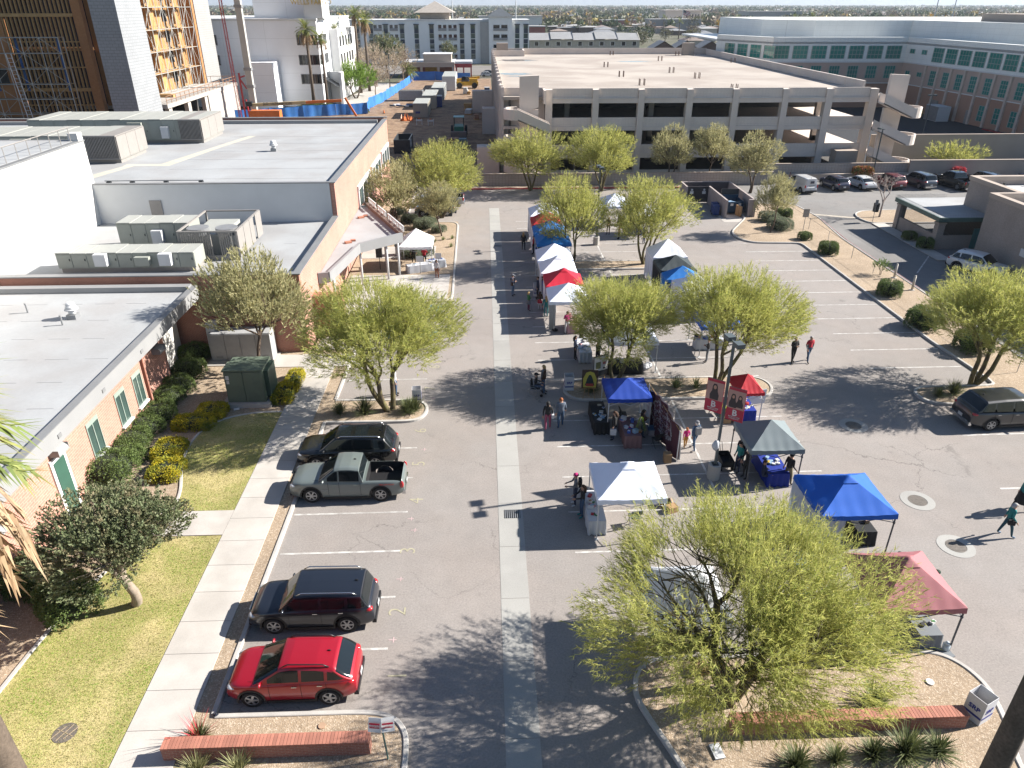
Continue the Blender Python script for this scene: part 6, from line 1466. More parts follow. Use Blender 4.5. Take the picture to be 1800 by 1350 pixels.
    for a_, b2 in splits[:2]:
        for s in (-1,1): MB().cbox((b2+.16, s*(hw(b2)+.012), curve(top,b2)-.14), (.18,.03,.03)).build('door_handle', chrome if chromeb else body_m, root)
    mx_ = lerp(.30,A_[0],B_[0]); 
    for s in (-1,1): MB().ell((mx_, s*(hw(mx_)+.03), curve(top,mx_)+.06), (.055,.12,.07), 10, 6).build('mirror', body_m, root, True)
    zf, zr_ = curve(top, xf-.25), curve(top, xr+.2)
    for s in (-1,1):
        MB().ell((xf-.24, s*(W/2*.74), zf-.12), (.20,.19,.07), 12, 6).build('headlight', lamp_clear, root, True)
        h_ = (.10,.07,.20) if van or bed else (rear_lamp or (.16,.17,.085))
        MB().ell((xr+(.10 if van or bed else .20), s*(W/2*(.88 if (van or bed) else .76)), zr_-(.24 if bed or van else .13)), h_, 10, 6).build('taillight', lamp_red, root, True)
    fm = lower_m or black_plastic
    MB().cbox((xf-.02,0,zf-.20),(.06,W*.48,.16)).build('grille', black_plastic if not chromeb else grey_metal, root)
    MB().cbox((xf-.05,0,zb+.12),(.16,W*.72,.14)).build('front_bumper', fm, root); MB().cbox((xr+.04,0,zb+.16),(.16,W*.80,.20)).build('rear_bumper', chrome if bed or chromeb == 2 else fm, root)
    MB().cbox((xr-.045,0,zb+.38 if not bed else zb+.34),(.02,.32,.16)).build('licence_plate', plate_m, root)
    if arch:
        for ax in (ax_f, ax_r):
            for s in (-1,1):
                q = MB(); n = 16; wy = hw(ax)
                for i in range(n):
                    a0, a1 = math.pi*(-.06+1.12*i/n), math.pi*(-.06+1.12*(i+1)/n); r0_, r1_ = rw+.06, rw+.125
                    P0 = lambda a, r_, y: (ax+r_*math.cos(a), s*y, rw+.02+r_*math.sin(a))
                    q.quad(*( (P0(a0,r0_,wy+.015),P0(a0,r1_,wy+.004),P0(a1,r1_,wy+.004),P0(a1,r0_,wy+.015)) if s<0 else (P0(a1,r0_,wy+.015),P0(a1,r1_,wy+.004),P0(a0,r1_,wy+.004),P0(a0,r0_,wy+.015))))
                q.build('wheel_arch', fm, root)
    MB().box(-wb/2+rw+.1, wb/2-rw-.1, -W/2*.97, W/2*.97, zb-.03, zb+.07).build('side_sill', black_plastic, root)
    tyre, rim = wheel_meshes(rw, style)
    for ax in (ax_f, ax_r):
        for s in (-1,1):
            w_ = link('wheel', tyre, root); w_.location = (ax, s*(W/2-.13), rw); w_.rotation_euler = (0,0,0 if s<0 else math.pi); link('rim', rim, w_)
    for sgn in (-1,1):
        MB().tube([(B_[0]+.1, sgn*.08, zr(B_[0])-.02),(A_[0]-.02, sgn*.5, curve(top,A_[0])+.05)], .007, 3).build('wiper', black_plastic, root) if False else None
    MB().ell((D_[0]+.25,0,zr(D_[0]+.25)+.05),(.07,.02,.045),8,4).build('antenna', black_plastic, root)
    if rails:
        wt = wbelt(0)-k_*(zr(0)-.07-zbt0)
        for s in (-1,1):
            q = MB(); z = max(zr(x) for x in (B_[0]-.3, D_[0]+.3)); q.tube([(B_[0]-.1,s*wt*.93,zr(B_[0]-.1)),(B_[0]-.3,s*wt*.93,zr(B_[0]-.3)+.09),(D_[0]+.35,s*wt*.93,zr(D_[0]+.35)+.09),(D_[0]+.15,s*wt*.93,zr(D_[0]+.15))], .025, 5); q.build('roof_rail', rails, root, True)
    return root
# profiles
def suv(L, H, hz=1.02, bz=1.08, ws=.92, wt=.42, rt=-1.75, rb=-2.12):
    return dict(hood=[(L/2,.78),(L/2-.12,.92),(L/2-.45,hz-.02),(ws,hz+.04)], belt=[(-L/2,.86),(-L/2+.10,bz-.04),(-L/2+.35,bz+.03),(ws-.1,hz+.045)], gh=[(rb,bz),(rt,H-.06),(-.9,H-.01),(0,H),(wt,H-.04),(ws+.15,hz+.03)])
def at(o, px_, py_, deg): 
    return put(o, (*G2(px_, py_), 0), R(deg), first=True)
red_p = paint('paint_red', (.42,.008,.022), .25); slate_p = paint('paint_slate', (.022,.028,.042), .4); grey_p = paint('paint_green_grey', (.155,.185,.18), .0, .35); black_p = paint('paint_black', (.009,.010,.012), .1, .22)
silver_p = paint('paint_silver', (.42,.43,.45), .5); white_p = paint('paint_white', (.72,.73,.74), 0, .3); teal_p = paint('paint_sage', (.16,.20,.19), .3); maroon_p = paint('paint_maroon', (.16,.01,.02), .3); navy_p = paint('paint_navy', (.012,.02,.06), .3); brown_p = paint('paint_charcoal', (.016,.018,.024), .0)
def place(o, x, y, deg, s=1.0):
    o.scale = (s,)*3; o.location = (x, y, 0); o.rotation_euler = (0,0,R(deg)); return o
W1_ = Vector(G2(442,1235))+(Vector(G2(586,1226))-Vector(G2(442,1235)))/2
c = make_car('parked_car', 'bright red compact crossover parked nearest the camera', 4.44, 1.88, 1.66, 2.64, .365, front=.9, body_m=red_p, rails=trim_m, style=5, tilt=.36, hood=[(2.22,.80),(2.12,.93),(1.85,1.03),(1.1,1.08)], belt=[(-2.22,.90),(-2.14,1.08),(-1.8,1.17),(-.6,1.12),(.95,1.085)], gh=[(-2.10,1.12),(-1.50,1.57),(-.9,1.64),(0,1.66),(.32,1.62),(1.25,1.075)], chromeb=1)
place(c, -6.5, 17.0, 180, .94)
c = make_car('parked_car', 'dark slate boxy off road wagon with silver roof rails', 4.82, 1.92, 1.78, 2.79, .39, front=.9, body_m=slate_p, rails=chrome, style=6, tilt=.22, **suv(4.82,1.78,1.10,1.16,1.02,.55,-1.95,-2.22), chromeb=1)
place(c, -6.5, 20.1, 180, .94)
t_ = dict(hood=[(2.70,.86),(2.58,1.0),(2.2,1.10),(1.22,1.16)], belt=[(-2.70,1.06),(-2.6,1.13),(-.72,1.13),(1.1,1.165)], gh=[(-.80,1.14),(-.62,1.74),(-.2,1.79),(.25,1.79),(.50,1.75),(1.28,1.16)])
c = make_car('pickup_truck', 'grey green double cab pickup with black open bed', 5.39, 1.91, 1.79, 3.24, .40, body_m=grey_p, bed=(-2.58,-.92), style=6, tilt=.24, cat='pickup truck', **t_)
place(c, -6.5, 27.9, 180, .965)
o = text('TRD OFF ROAD', .10, (-7.1+3.0,27.58,1.0), (R(90),0,0), mat('decal_red',(.4,.03,.03),.5), None); o.parent = c; o.location = (-1.9,.966,.98); o.rotation_euler = (R(90),0,R(180))
o = text('TACOMA', .07, (0,0,0), (0,0,0), mat('decal_silver',(.4,.42,.42),.4), None); o.parent = c; o.location = (1.0,.966,.72); o.rotation_euler = (R(90),0,R(180))
c = make_car('parked_car', 'glossy black long crossover with twin glass roof under the forked tree', 5.10, 1.98, 1.76, 3.02, .37, body_m=black_p, rails=chrome, style=5, glassroof=True, **suv(5.10,1.74,1.02,1.12,1.18,.50,-1.95,-2.38), chromeb=1)
place(c, -6.95, 30.6, 180, .95)
c = make_car('parked_car', 'dark charcoal crossover parked beside the wide forked tree', 5.20, 1.99, 1.78, 3.02, .37, body_m=brown_p, rails=None, style=6, **suv(5.20,1.74,1.02,1.12,1.18,.50,-1.90,-2.36), chromeb=2)
place(c, 28.1, 33.0, 3)
c = make_car('parked_car', 'sage green compact wagon behind the entrance bed and tree trunk', 4.4, 1.78, 1.65, 2.6, .33, body_m=teal_p, style=5, **suv(4.4,1.65,.98,1.06,.98,.38,-1.62,-2.08))
place(c, -5.3, 77.9, 180)
c = make_car('pickup_truck', 'silver pickup half hidden by the tall tree above the sage wagon', 5.39, 1.91, 1.79, 3.24, .38, body_m=silver_p, bed=(-2.58,-.92), style=6, tilt=.24, cat='pickup truck', **t_)
place(c, -5.0, 81.9, 180)
# the row in front of the wall
v_ = dict(hood=[(2.2,.70),(2.1,.92),(1.75,1.12),(1.45,1.2)], belt=[(-2.2,.9),(-2.15,1.16),(-1.9,1.2),(1.4,1.2)], gh=[(-2.17,1.2),(-2.10,1.80),(-1.6,1.86),(.3,1.86),(.75,1.80),(1.62,1.2)])
c = make_car('delivery_van', 'small white delivery van at the left end of the back row', 4.5, 1.75, 1.87, 2.75, .33, body_m=white_p, van=True, tilt=.14, style=5, cat='van', **v_)
MB().cbox((-2.26,.0,1.45),(.02,.5,.28)).build('rear_emblem', navy_p, c); MB().cbox((-2.27,0,1.02),(.03,.7,.06)).build('licence_garnish', black_plastic, c)
place(c, 38.5, 87.6, 98)
c = make_car('parked_car', 'shiny navy black crossover second in the back row', 4.4, 1.8, 1.62, 2.64, .34, body_m=navy_p, style=5, **suv(4.44,1.60,.98,1.06,.98,.38,-1.62,-2.08)); place(c, 43.0, 88.6, 98)
sd = dict(hood=[(2.3,.66),(2.2,.80),(1.8,.90),(1.05,.97)], belt=[(-2.3,.82),(-2.22,.98),(-1.7,1.02),(.95,.98)], gh=[(-1.95,1.0),(-1.15,1.40),(-.6,1.45),(0,1.46),(.30,1.43),(1.20,.97)])
c = make_car('parked_car', 'white compact sedan third in the back row', 4.64, 1.78, 1.46, 2.7, .32, body_m=white_p, style=5, zb=.2, **sd); place(c, 46.5, 89.0, 98)
c = make_car('parked_car', 'maroon crossover fourth in the back row behind the bare tree', 4.5, 1.85, 1.66, 2.66, .35, body_m=maroon_p, style=5, **suv(4.5,1.66,.98,1.06,.98,.38,-1.62,-2.08)); place(c, 50.3, 89.3, 98)
c = make_car('parked_car', 'silver blue wagon with chrome bumper behind the bare tree', 4.8, 1.9, 1.8, 2.8, .37, body_m=paint('paint_steel',(.06,.075,.10)), style=6, chromeb=2, **suv(4.82,1.78,1.08,1.14,1.02,.55,-1.95,-2.22)); place(c, 54.0, 89.4, 98)
c = make_car('pickup_truck', 'large black pickup truck with chrome rear bumper in the back row', 5.9, 2.02, 1.95, 3.6, .42, body_m=black_p, bed=(-2.80,-1.05), style=5, tilt=.22, cat='pickup truck', hood=[(2.95,.95),(2.8,1.15),(2.3,1.22),(1.2,1.25)], belt=[(-2.95,1.18),(-2.85,1.25),(-.8,1.25),(1.1,1.255)], gh=[(-.95,1.25),(-.78,1.88),(-.3,1.94),(.3,1.94),(.6,1.88),(1.35,1.25)]); place(c, 58.2, 88.9, 100)
c = make_car('parked_car', 'black seven seat wagon right of the large black pickup', 5.0, 1.95, 1.8, 3.0, .38, body_m=black_p, style=5, **suv(5.0,1.78,1.06,1.14,1.10,.52,-1.95,-2.3)); place(c, 62.3, 89.3, 100)
c = make_car('parked_car', 'dark car mostly hidden behind the beige building parapet', 4.7, 1.85, 1.6, 2.7, .34, body_m=navy_p, style=5, **suv(4.7,1.60,.98,1.06,.98,.38,-1.62,-2.08)); place(c, 69.5, 90.0, 100)
c = make_car('parked_car', 'white crossover in the shade beneath the beige building wall', 4.6, 1.88, 1.68, 2.7, .35, body_m=white_p, style=5, **suv(4.6,1.66,.98,1.06,.98,.38,-1.62,-2.08)); place(c, 41.6, 57.2, -55)
# far cars near the restaurant
for k, (x,y,m_,lab) in enumerate(((-5.5,238,black_p,'black car by the red sign posts of the restaurant'),(2.2,248,black_p,'dark car behind the white one on the far side of the dirt site'),(1.5,243,white_p,'white car on the far side of the dirt site'),(27.0,160.0-9,maroon_p,None))):
    if lab is None: continue
    c2_ = copy_tree(bpy.data.objects['parked_car'].children[0].parent); c2_['label'] = lab; c2_['category'] = 'car'; c2_.location = (x,y,0); c2_.rotation_euler = (0,0,R((90,10,5)[k]))
    for ch in c2_.children:
        for sl_ in ch.material_slots:
            if sl_.material and sl_.material.name == 'paint_red': sl_.link = 'OBJECT'; sl_.material = m_
# ------------------------------------------------------------------ canopies, stalls, people, small things
def cloth(name, col, trans=.25, rough=.7): return mat(name, col, rough, .03, 1.5, .02, trans=trans*.35, spec=.25)
c_white = cloth('canopy_white', (.90,.97,1.12), .3); c_white2 = cloth('canopy_white_warm', (.97,1.0,1.07), .3); c_blue = cloth('canopy_blue', (.015,.13,.60), .2); c_navy = cloth('canopy_royal', (.01,.055,.36), .2)
c_sky = cloth('canopy_azure', (.02,.20,.60), .2); c_red = cloth('canopy_red', (.62,.02,.05), .25); c_maroon = cloth('canopy_maroon', (.44,.17,.185), .2); c_grey = cloth('canopy_grey', (.20,.245,.26), .15)
c_black = cloth('canopy_black', (.045,.06,.065), .1); c_deepred = cloth('canopy_crimson', (.50,.02,.035), .2); c_tarpw = cloth('side_wall_white', (.86,.90,1.0), .3)
pole_w = mat('pole_white', (.62,.64,.66), .4, .03); pole_d = mat('pole_dark', (.06,.07,.09), .4, .03)
g_tent = 'pop up canopies of the market'
def canopy(x0, x1, y0, y1, m, lab, h=2.1, ph=3.05, legs=pole_w, vent=False, walls=(), wall_m=None, sk=.24, seed=1, rz=0, group=g_tent, logo=False):
    cx, cy = (x0+x1)/2, (y0+y1)/2; hx, hy = (x1-x0)/2, (y1-y0)/2
    t = thing('canopy_tent', lab, 'canopy', group, (cx,cy,0)); ph_ = seed*1.7
    def top(u, v):
        a, b2 = (u*2-1), (v*2-1); k = max(abs(a),abs(b2)); other = min(abs(a),abs(b2)); ridge = abs(abs(a)-abs(b2))
        z = h + (ph-h)*(1-k)**1.06 - .045*math.sin(min(1,ridge*1.2)*math.pi/2)*k
        z += .007*math.sin(a*17+ph_)*k + .007*math.sin(b2*15-ph_)*k + .004*math.sin((a+b2)*31+ph_)
        return (cx+a*hx, cy+b2*hy, z)
    b = MB(); n = 28; V_ = lambda i, j: j*(n+1)+i; fc = []
    for j_ in range(n):
        for i_ in range(n):
            q = (V_(i_,j_), V_(i_+1,j_), V_(i_+1,j_+1), V_(i_,j_+1)); fc += [q] if i_ != j_ and i_+j_ != n-1 else [(q[0],q[1],q[2]),(q[0],q[2],q[3])] if i_ == j_ else [(q[1],q[2],q[3]),(q[1],q[3],q[0])]
    b.add([top(i_/n, j_/n) for j_ in range(n+1) for i_ in range(n+1)], fc); ring = [(-1+2*i/n,-1) for i in range(n)]+[(1,-1+2*i/n) for i in range(n)]+[(1-2*i/n,1) for i in range(n)]+[(-1,1-2*i/n) for i in range(n)]
    vs = []
    for a, b2 in ring:
        p = top((a+1)/2,(b2+1)/2); vs.append(p)
        k = 1.012; vs.append((cx+a*hx*k, cy+b2*hy*k, h-sk+.012*math.sin((a+b2)*22+ph_)))
    N = len(ring); b.add(vs, [(2*i, 2*i+1, 2*((i+1)%N)+1, 2*((i+1)%N)) for i in range(N)])
    roof = b.build('canopy_top', m, t, True)
    try: roof.data.set_sharp_from_angle(angle=R(11))
    except Exception: pass
    if vent:
        q = MB(); 
        def vt(u, v): a, b2 = (u*2-1), (v*2-1); k = max(abs(a),abs(b2)); return (cx+a*hx*.21, cy+b2*hy*.21, h+(ph-h)*(1-.21*k)**1.06+.055-.02*k)
        q.grid(vt, 8, 8); q.build('vent_flap', m, t, True)
    for sx in (-1,1):
        for sy in (-1,1):
            lx, ly = cx+sx*(hx-.05), cy+sy*(hy-.05); q = MB(); q.bar((lx,ly,0),(lx,ly,h-.02),.045,.045); q.box(lx-.07,lx+.07,ly-.07,ly+.07,0,.012); q.bar((lx,ly,h-.5),(lx,ly,h-.42),.07,.07); q.build('leg', legs, t)
    q = MB()
    for a, b2 in (((-1,-1),(1,-1)),((1,-1),(1,1)),((1,1),(-1,1)),((-1,1),(-1,-1))):
        p, r_ = (cx+a[0]*(hx-.06),cy+a[1]*(hy-.06)), (cx+b2[0]*(hx-.06),cy+b2[1]*(hy-.06)); mid = ((p[0]+r_[0])/2,(p[1]+r_[1])/2)
        q.bar((*p,h-.08),(*mid,h-.45),.03,.02); q.bar((*p,h-.45),(*mid,h-.08),.03,.02); q.bar((*mid,h-.45),(*r_,h-.08),.03,.02); q.bar((*mid,h-.08),(*r_,h-.45),.03,.02)
    q.build('truss', legs, t)
    for wdef in walls:
        side, f0, f1 = wdef[0], wdef[1], wdef[2]; zb_ = wdef[3] if len(wdef) > 3 else .05
        A = {'W':((x0,y0),(x0,y1)),'E':((x1,y0),(x1,y1)),'S':((x0,y0),(x1,y0)),'N':((x0,y1),(x1,y1))}[side]; a, c2 = Vector(A[0]).lerp(Vector(A[1]),f0), Vector(A[0]).lerp(Vector(A[1]),f1); nr_ = Vector((-(c2-a).y,(c2-a).x)).normalized()
        def fn(u, v, a=a, c2=c2, nr_=nr_): p = a.lerp(c2, u); o = .05*math.sin(u*19+ph_)*(1-v)+.03*math.sin(u*41)*(1-v*.6); return (p.x+nr_.x*o, p.y+nr_.y*o, zb_+v*(h-sk+.1-zb_))
        MB().grid(fn, 30, 6).build('side_wall', wall_m or c_tarpw, t, True)
    return t
canopy(4.45,7.35,23.95,26.7,c_white,'white canopy with peaked vent in front of the light pole','2' and 2.1,3.0,vent=True,seed=1)
canopy(13.2,16.3,22.5,25.4,c_blue,'bright blue canopy with black legs and pale side walls',2.15,3.05,pole_d,True,(('W',0,1),('S',.0,.33)),cloth('side_wall_pale',(.50,.56,.66),.3),seed=2)
canopy(13.1,16.1,17.5,20.4,c_maroon,'faded maroon canopy with black legs at the near island',2.1,3.1,pole_d,True,seed=3)
canopy(12.0,14.5,27.4,30.0,c_grey,'slate grey canopy beside the banner light pole',2.1,2.95,pole_d,seed=4)
canopy(13.35,14.75,33.3,35.3,c_deepred,'small bright red canopy over the book table',1.85,2.5,pole_w,seed=5,sk=.18)
canopy(6.2,8.5,32.4,34.75,c_navy,'small dark blue canopy in tree shade beside the tapestry',2.15,2.75,pole_w,seed=6,walls=(('E',.15,.85,.3),),wall_m=cloth('side_sheet',(.62,.66,.74),.3))
canopy(5.15,8.05,17.1,19.95,c_white2,'white canopy almost hidden under the huge green tree',2.1,3.05,seed=7)
canopy(7.3,10.4,39.5,42.4,c_white,'white canopy behind the tree and the easel boards',2.1,3.05,seed=8)
canopy(4.3,7.1,46.2,49.0,c_white,'white canopy with grey side wall at the near end of the back row',2.15,3.0,vent=False,seed=9,walls=(('S',.0,.16),),wall_m=mat('wall_grey',(.42,.44,.45),.7,trans=.1))
canopy(4.3,7.1,49.2,51.9,c_red,'bright red canopy with white sides in the back row',2.15,3.05,vent=True,seed=10,walls=(('W',.2,.95),))
canopy(4.15,6.95,52.1,54.8,c_white2,'white canopy with small peak cap just behind the red canopy',2.15,3.1,vent=True,seed=11,walls=(('W',0,.5),))
canopy(4.1,6.95,55.0,57.9,c_white,'white canopy dappled with tree shade behind the blue peaked pair',2.2,3.15,seed=12)
canopy(4.35,7.3,59.4,62.1,c_sky,'nearer of two bright azure canopies under the tree',2.2,3.1,seed=13); canopy(4.3,7.2,62.3,65.0,c_sky,'farther of two bright azure canopies under the tree',2.2,3.1,seed=14,walls=(('W',.5,.98),))
canopy(4.3,7.1,65.2,68.0,cloth('canopy_orange_red',(.52,.03,.03),.2),'red and dark canopy behind the azure canopies',2.2,3.2,seed=15,walls=(('W',0,.7),)); canopy(4.3,7.2,68.2,71.5,c_white,'white canopy farthest back in the left row',2.25,3.2,seed=16,walls=(('W',.0,.9),))
canopy(13.3,16.1,55.1,57.8,c_white2,'tall peaked white canopy with white west wall',2.3,3.45,seed=17,walls=(('W',0,1),('N',.1,1)))
canopy(13.3,16.1,52.3,54.9,c_black,'black mesh canopy between the white peaked and blue tents',2.2,3.0,seed=18,walls=(('W',0,1),),wall_m=mat('mesh_black',(.02,.022,.025),.9))
canopy(13.35,16.0,50.5,52.1,c_sky,'azure tent with blue west wall beside the black mesh canopy',2.1,2.9,seed=19,walls=(('W',0,1),),wall_m=c_sky)
canopy(13.7,16.5,47.5,50.3,c_tarpw,'pale grey white walled tent partly behind the tree beside the azure tent',2.15,3.0,seed=20,walls=(('W',0,1),('S',.0,.15),('E',0,1)))
canopy(13.6,16.3,41.6,44.4,c_blue,'blue canopy seen only through the crown of the middle tree',2.1,2.9,seed=21); canopy(11.9,14.6,71.6,75.2,c_white,'white peaked canopy behind the far crooked tree',2.3,3.2,seed=22,walls=(('W',0,1),))
canopy(14.3,17.0,68.2,71.0,c_white2,'white canopy at the far right partly behind the crooked tree',2.2,3.0,seed=23)
canopy(-7.3,-4.5,59.2,62.2,cloth('canopy_bright',(1.15,1.15,1.15),.35),'bright white canopy beside the hall entrance',2.15,3.3,seed=24,walls=())

# tables
def table(x, y, lx, ly, m, lab, rz=0, h=.74, skirt=True, cat='table', group=None, legs=None):
    t = thing('market_table', lab, cat, group, (x,y,0)); t.rotation_euler = (0,0,R(rz))
    ORG[t.name] = (0,0,0)
    MB().box(-lx/2,lx/2,-ly/2,ly/2,h-.03,h).build('tabletop', m, t)
    if skirt:
        b = MB(); n = 44; pts = []
        for i in range(n):
            f = i/n*4; s = int(f); u = f-s; c = [(-1,-1),(1,-1),(1,1),(-1,1)]; a, d = c[s], c[(s+1)%4]; pts.append((lerp(u,a[0],d[0])*lx/2*1.01, lerp(u,a[1],d[1])*ly/2*1.01))
        vs = [(px_,py_,h-.005) for px_,py_ in pts]+[(px_*(1.02+.05*math.sin(i*1.9)),py_*(1.02+.05*math.sin(i*1.9)),.02) for i,(px_,py_) in enumerate(pts)]
        b.add(vs, [(i,n+i,n+(i+1)%n,(i+1)%n) for i in range(n)]); b.build('tablecloth', m, t, True)
    else:
        for sx in (-1,1):
            for sy in (-1,1): MB().tube([(sx*lx*.42,sy*ly*.4,0),(sx*lx*.42,sy*ly*.4,h-.03)], .015, 5).build('leg', grey_metal, t)
    return t
gr = random.Random(17)
pal = [mat('ware_%s' % n_, c_, .5) for n_, c_ in (('white',(.7,.7,.7)),('red',(.45,.04,.05)),('blue',(.05,.12,.45)),('kraft',(.42,.28,.15)),('black',(.03,.03,.03)),('green',(.06,.22,.08)),('pink',(.60,.28,.32)),('cream',(.60,.54,.42)),('yellow',(.6,.42,.06)),('pale_blue',(.30,.45,.62)))]
def wares(tbl, x, y, lx, ly, n, lab, rz=0, h=.74, cols=None, tall=.16, group=None):
    """things laid out on a table; each one a thing of its own"""
    c, s = math.cos(R(rz)), math.sin(R(rz)); where_ = next(lab[i:] for i in range(len(lab)) if lab[i:].startswith(('on ','at ')))
    for i in range(n):
        u, v = gr.uniform(-.44,.44)*lx, gr.uniform(-.40,.40)*ly; m = pal[gr.choice(cols)] if cols else gr.choice(pal); px_, py_ = x+u*c-v*s, y+u*s+v*c
        k = gr.random(); a, d, hh = gr.uniform(.12,.30), gr.uniform(.10,.24), gr.uniform(.02,tall)
        m2 = gr.choice(pal); nm = lambda q: q.name[5:].replace('_',' ')
        t = thing('sale_item', nm(m)+' box'+(' with '+nm(m2)+' lid ' if k > .5 else ' ')+where_, 'goods', group or lab, (px_,py_,h))
        b = MB(); b.cbox((px_,py_,h+hh/2+.001),(a,d,hh),gr.uniform(0,3.1)); b.build('box', m, t)
        if k > .5: MB().cbox((px_,py_,h+hh+.008),(a*.7,d*.6,.012),gr.uniform(0,3.1)).build('lid', m2, t)
def stall(x, y, lx, ly, m, tl, n, wl, rz=0, **kw):
    t = table(x, y, lx, ly, m, tl, rz); wares(t, x, y, lx, ly, n, wl, rz, **kw); return t
cl_black = cloth('cloth_black',(.02,.022,.025),0); cl_blue = cloth('cloth_blue',(.012,.035,.30),0); cl_white = cloth('cloth_white',(.62,.64,.68),.1); cl_grey = cloth('cloth_grey',(.20,.22,.24),0); cl_pink = cloth('cloth_pink',(.55,.33,.36),0); cl_tan = cloth('cloth_rose_brown',(.23,.13,.13),0)
stall(14.1,34.2,.75,1.75,cl_blue,'blue covered book table under the small red canopy',14,'book or flyer on the blue table under the red canopy',0,cols=(0,7,0,3,1),tall=.05)
stall(13.55,28.6,1.0,2.3,cl_blue,'royal blue covered table under the slate grey canopy',10,'paper or box on the royal blue table',0,cols=(0,0,0,5,9),tall=.10)
stall(15.7,24.1,.8,1.9,cl_black,'black covered table under the bright blue canopy',6,'box of wares on the black table under the blue canopy',0,cols=(3,3,0,7),tall=.22)
stall(15.3,18.4,.8,1.6,cl_grey,'grey draped table under the maroon canopy',2,'small ware on the grey draped table',0,cols=(0,4))
MB().cbox((15.75,17.35,.04),(.7,.35,.03),.3).build('cloth_corner', cl_grey).parent = None
o_ = bpy.data.objects['cloth_corner']; tag(o_, 'grey cloth trailing on the asphalt by the maroon canopy', 'cloth')
stall(4.55,25.4,.75,2.2,cl_white,'white covered table along the west side of the white vented canopy',10,'small ware on the white covered table',0,cols=(0,1,6,0,5),tall=.12)
stall(5.95,33.55,.8,2.3,cl_black,'black covered table at the west side of the dark blue canopy',9,'paper or box on the black table beside the fantasy painting',0,cols=(0,0,9,7),tall=.05)
stall(7.35,31.95,.85,1.9,cl_tan,'rose brown draped table with framed prints below the dark blue canopy',12,'framed print or book on the rose brown table',0,cols=(2,9,0,6,2),tall=.22)
stall(6.2,42.2,.8,2.4,cl_white,'white covered table left of the canopy behind the tree',12,'ware on the white table behind the tree',0,cols=(0,9,6,0,4),tall=.15); stall(8.4,39.7,2.2,.8,cl_black,'black covered table behind the middle tree trunk',7,'ware on the black table behind the trunk',0,cols=(0,7,0),tall=.15)
stall(5.9,46.4,.7,1.6,cl_pink,'pink covered table inside the nearest white canopy of the back row',7,'pink and white ware on the pink table',0,cols=(6,0,5,6),tall=.25)
for y_, k in ((50.5,1),(53.4,2),(56.4,3),(60.8,4),(63.8,5),(66.6,6),(70,7)):
    stall(4.75,y_,.7,1.9,[cl_black,cl_white,cl_blue][k%3],'table along the aisle in the left row, %s stall behind the nearest' % ordn[k-1],6,'ware on a left row aisle table, %s stall back' % ordn[k-1],0,tall=.22)
for y_, k in ((56.5,1),(53.5,2),(49,3),(43,4),(69.6,5),(73.2,6)):
    stall(14.6,y_,1.8,.7,[cl_black,cl_white,cl_blue][k%3],'table inside a right row tent, %s of that row' % ordn[k-1],6,'ware on a right row table, %s of that row' % ordn[k-1],0,tall=.25)
stall(6.6,18.3,1.9,.75,cl_black,'dark table under the hidden white canopy by the huge tree',5,'ware on the dark table under the huge tree',0,tall=.2)
stall(-5.6,59.0,2.2,.75,cl_white,'white folding table in front of the entrance tent',5,'paper on the white entrance table',20,cols=(0,0,9),tall=.05); stall(-4.3,60.0,1.6,.7,cl_white,'table of blue shirts at the entrance tent',6,'blue shirt pile on the entrance table',20,cols=(2,2),tall=.10)
# folding chairs
def chair_meshes(m1, m2):
    b = MB(); 
    for s in (-.22,.22): b.bar((s,-.22,0),(s,.20,.82),.025,.025).bar((s,.22,0),(s,-.20,.45),.025,.025)
    return [('frame', b.mesh('frame', m1)), ('seat', MB().box(-.21,.21,-.2,.2,.44,.465).mesh('seat', m2)), ('backrest', MB().cbox((0,.19,.72),(.44,.03,.22),0,-.2).mesh('backrest', m2))]
CH = chair_meshes(dark_metal, black_plastic); CHB = chair_meshes(grey_metal, mat('chair_navy',(.02,.06,.12),.6)); CHG = chair_meshes(mat('chair_lime',(.45,.60,.03),.5), MATS['chair_lime'] if 'chair_lime' in MATS else black_plastic)
CHBL = chair_meshes(grey_metal, mat('chair_blue',(.06,.25,.50),.6)); 
def chair(x, y, rz, ms, lab, s=1):
    t = thing('folding_chair', lab, 'chair', None, (x,y,0)); t.rotation_euler = (0,0,R(rz)); t.scale = (s,)*3
    for n_, me in ms: link(n_, me, t)
chair(8.65,31.2,200,CH,'black folding chair beside the tapestry'); chair(7.3,33.8,90,CH,'black folding chair inside the dark blue canopy'); chair(6.3,24.9,190,CHB,'navy camp chair under the white vented canopy',1.1); chair(12.95,34.3,100,CHG,'lime green folding chair by the small red canopy',1.05); chair(14.2,24.6,120,CHBL,'azure camp chair inside the bright blue canopy'); chair(12.3,21.6,30,CHBL,'azure camp chair glimpsed through the huge tree, upper one',1.2); chair(11.9,20.2,70,CHBL,'azure camp chair glimpsed through the huge tree, lower one')
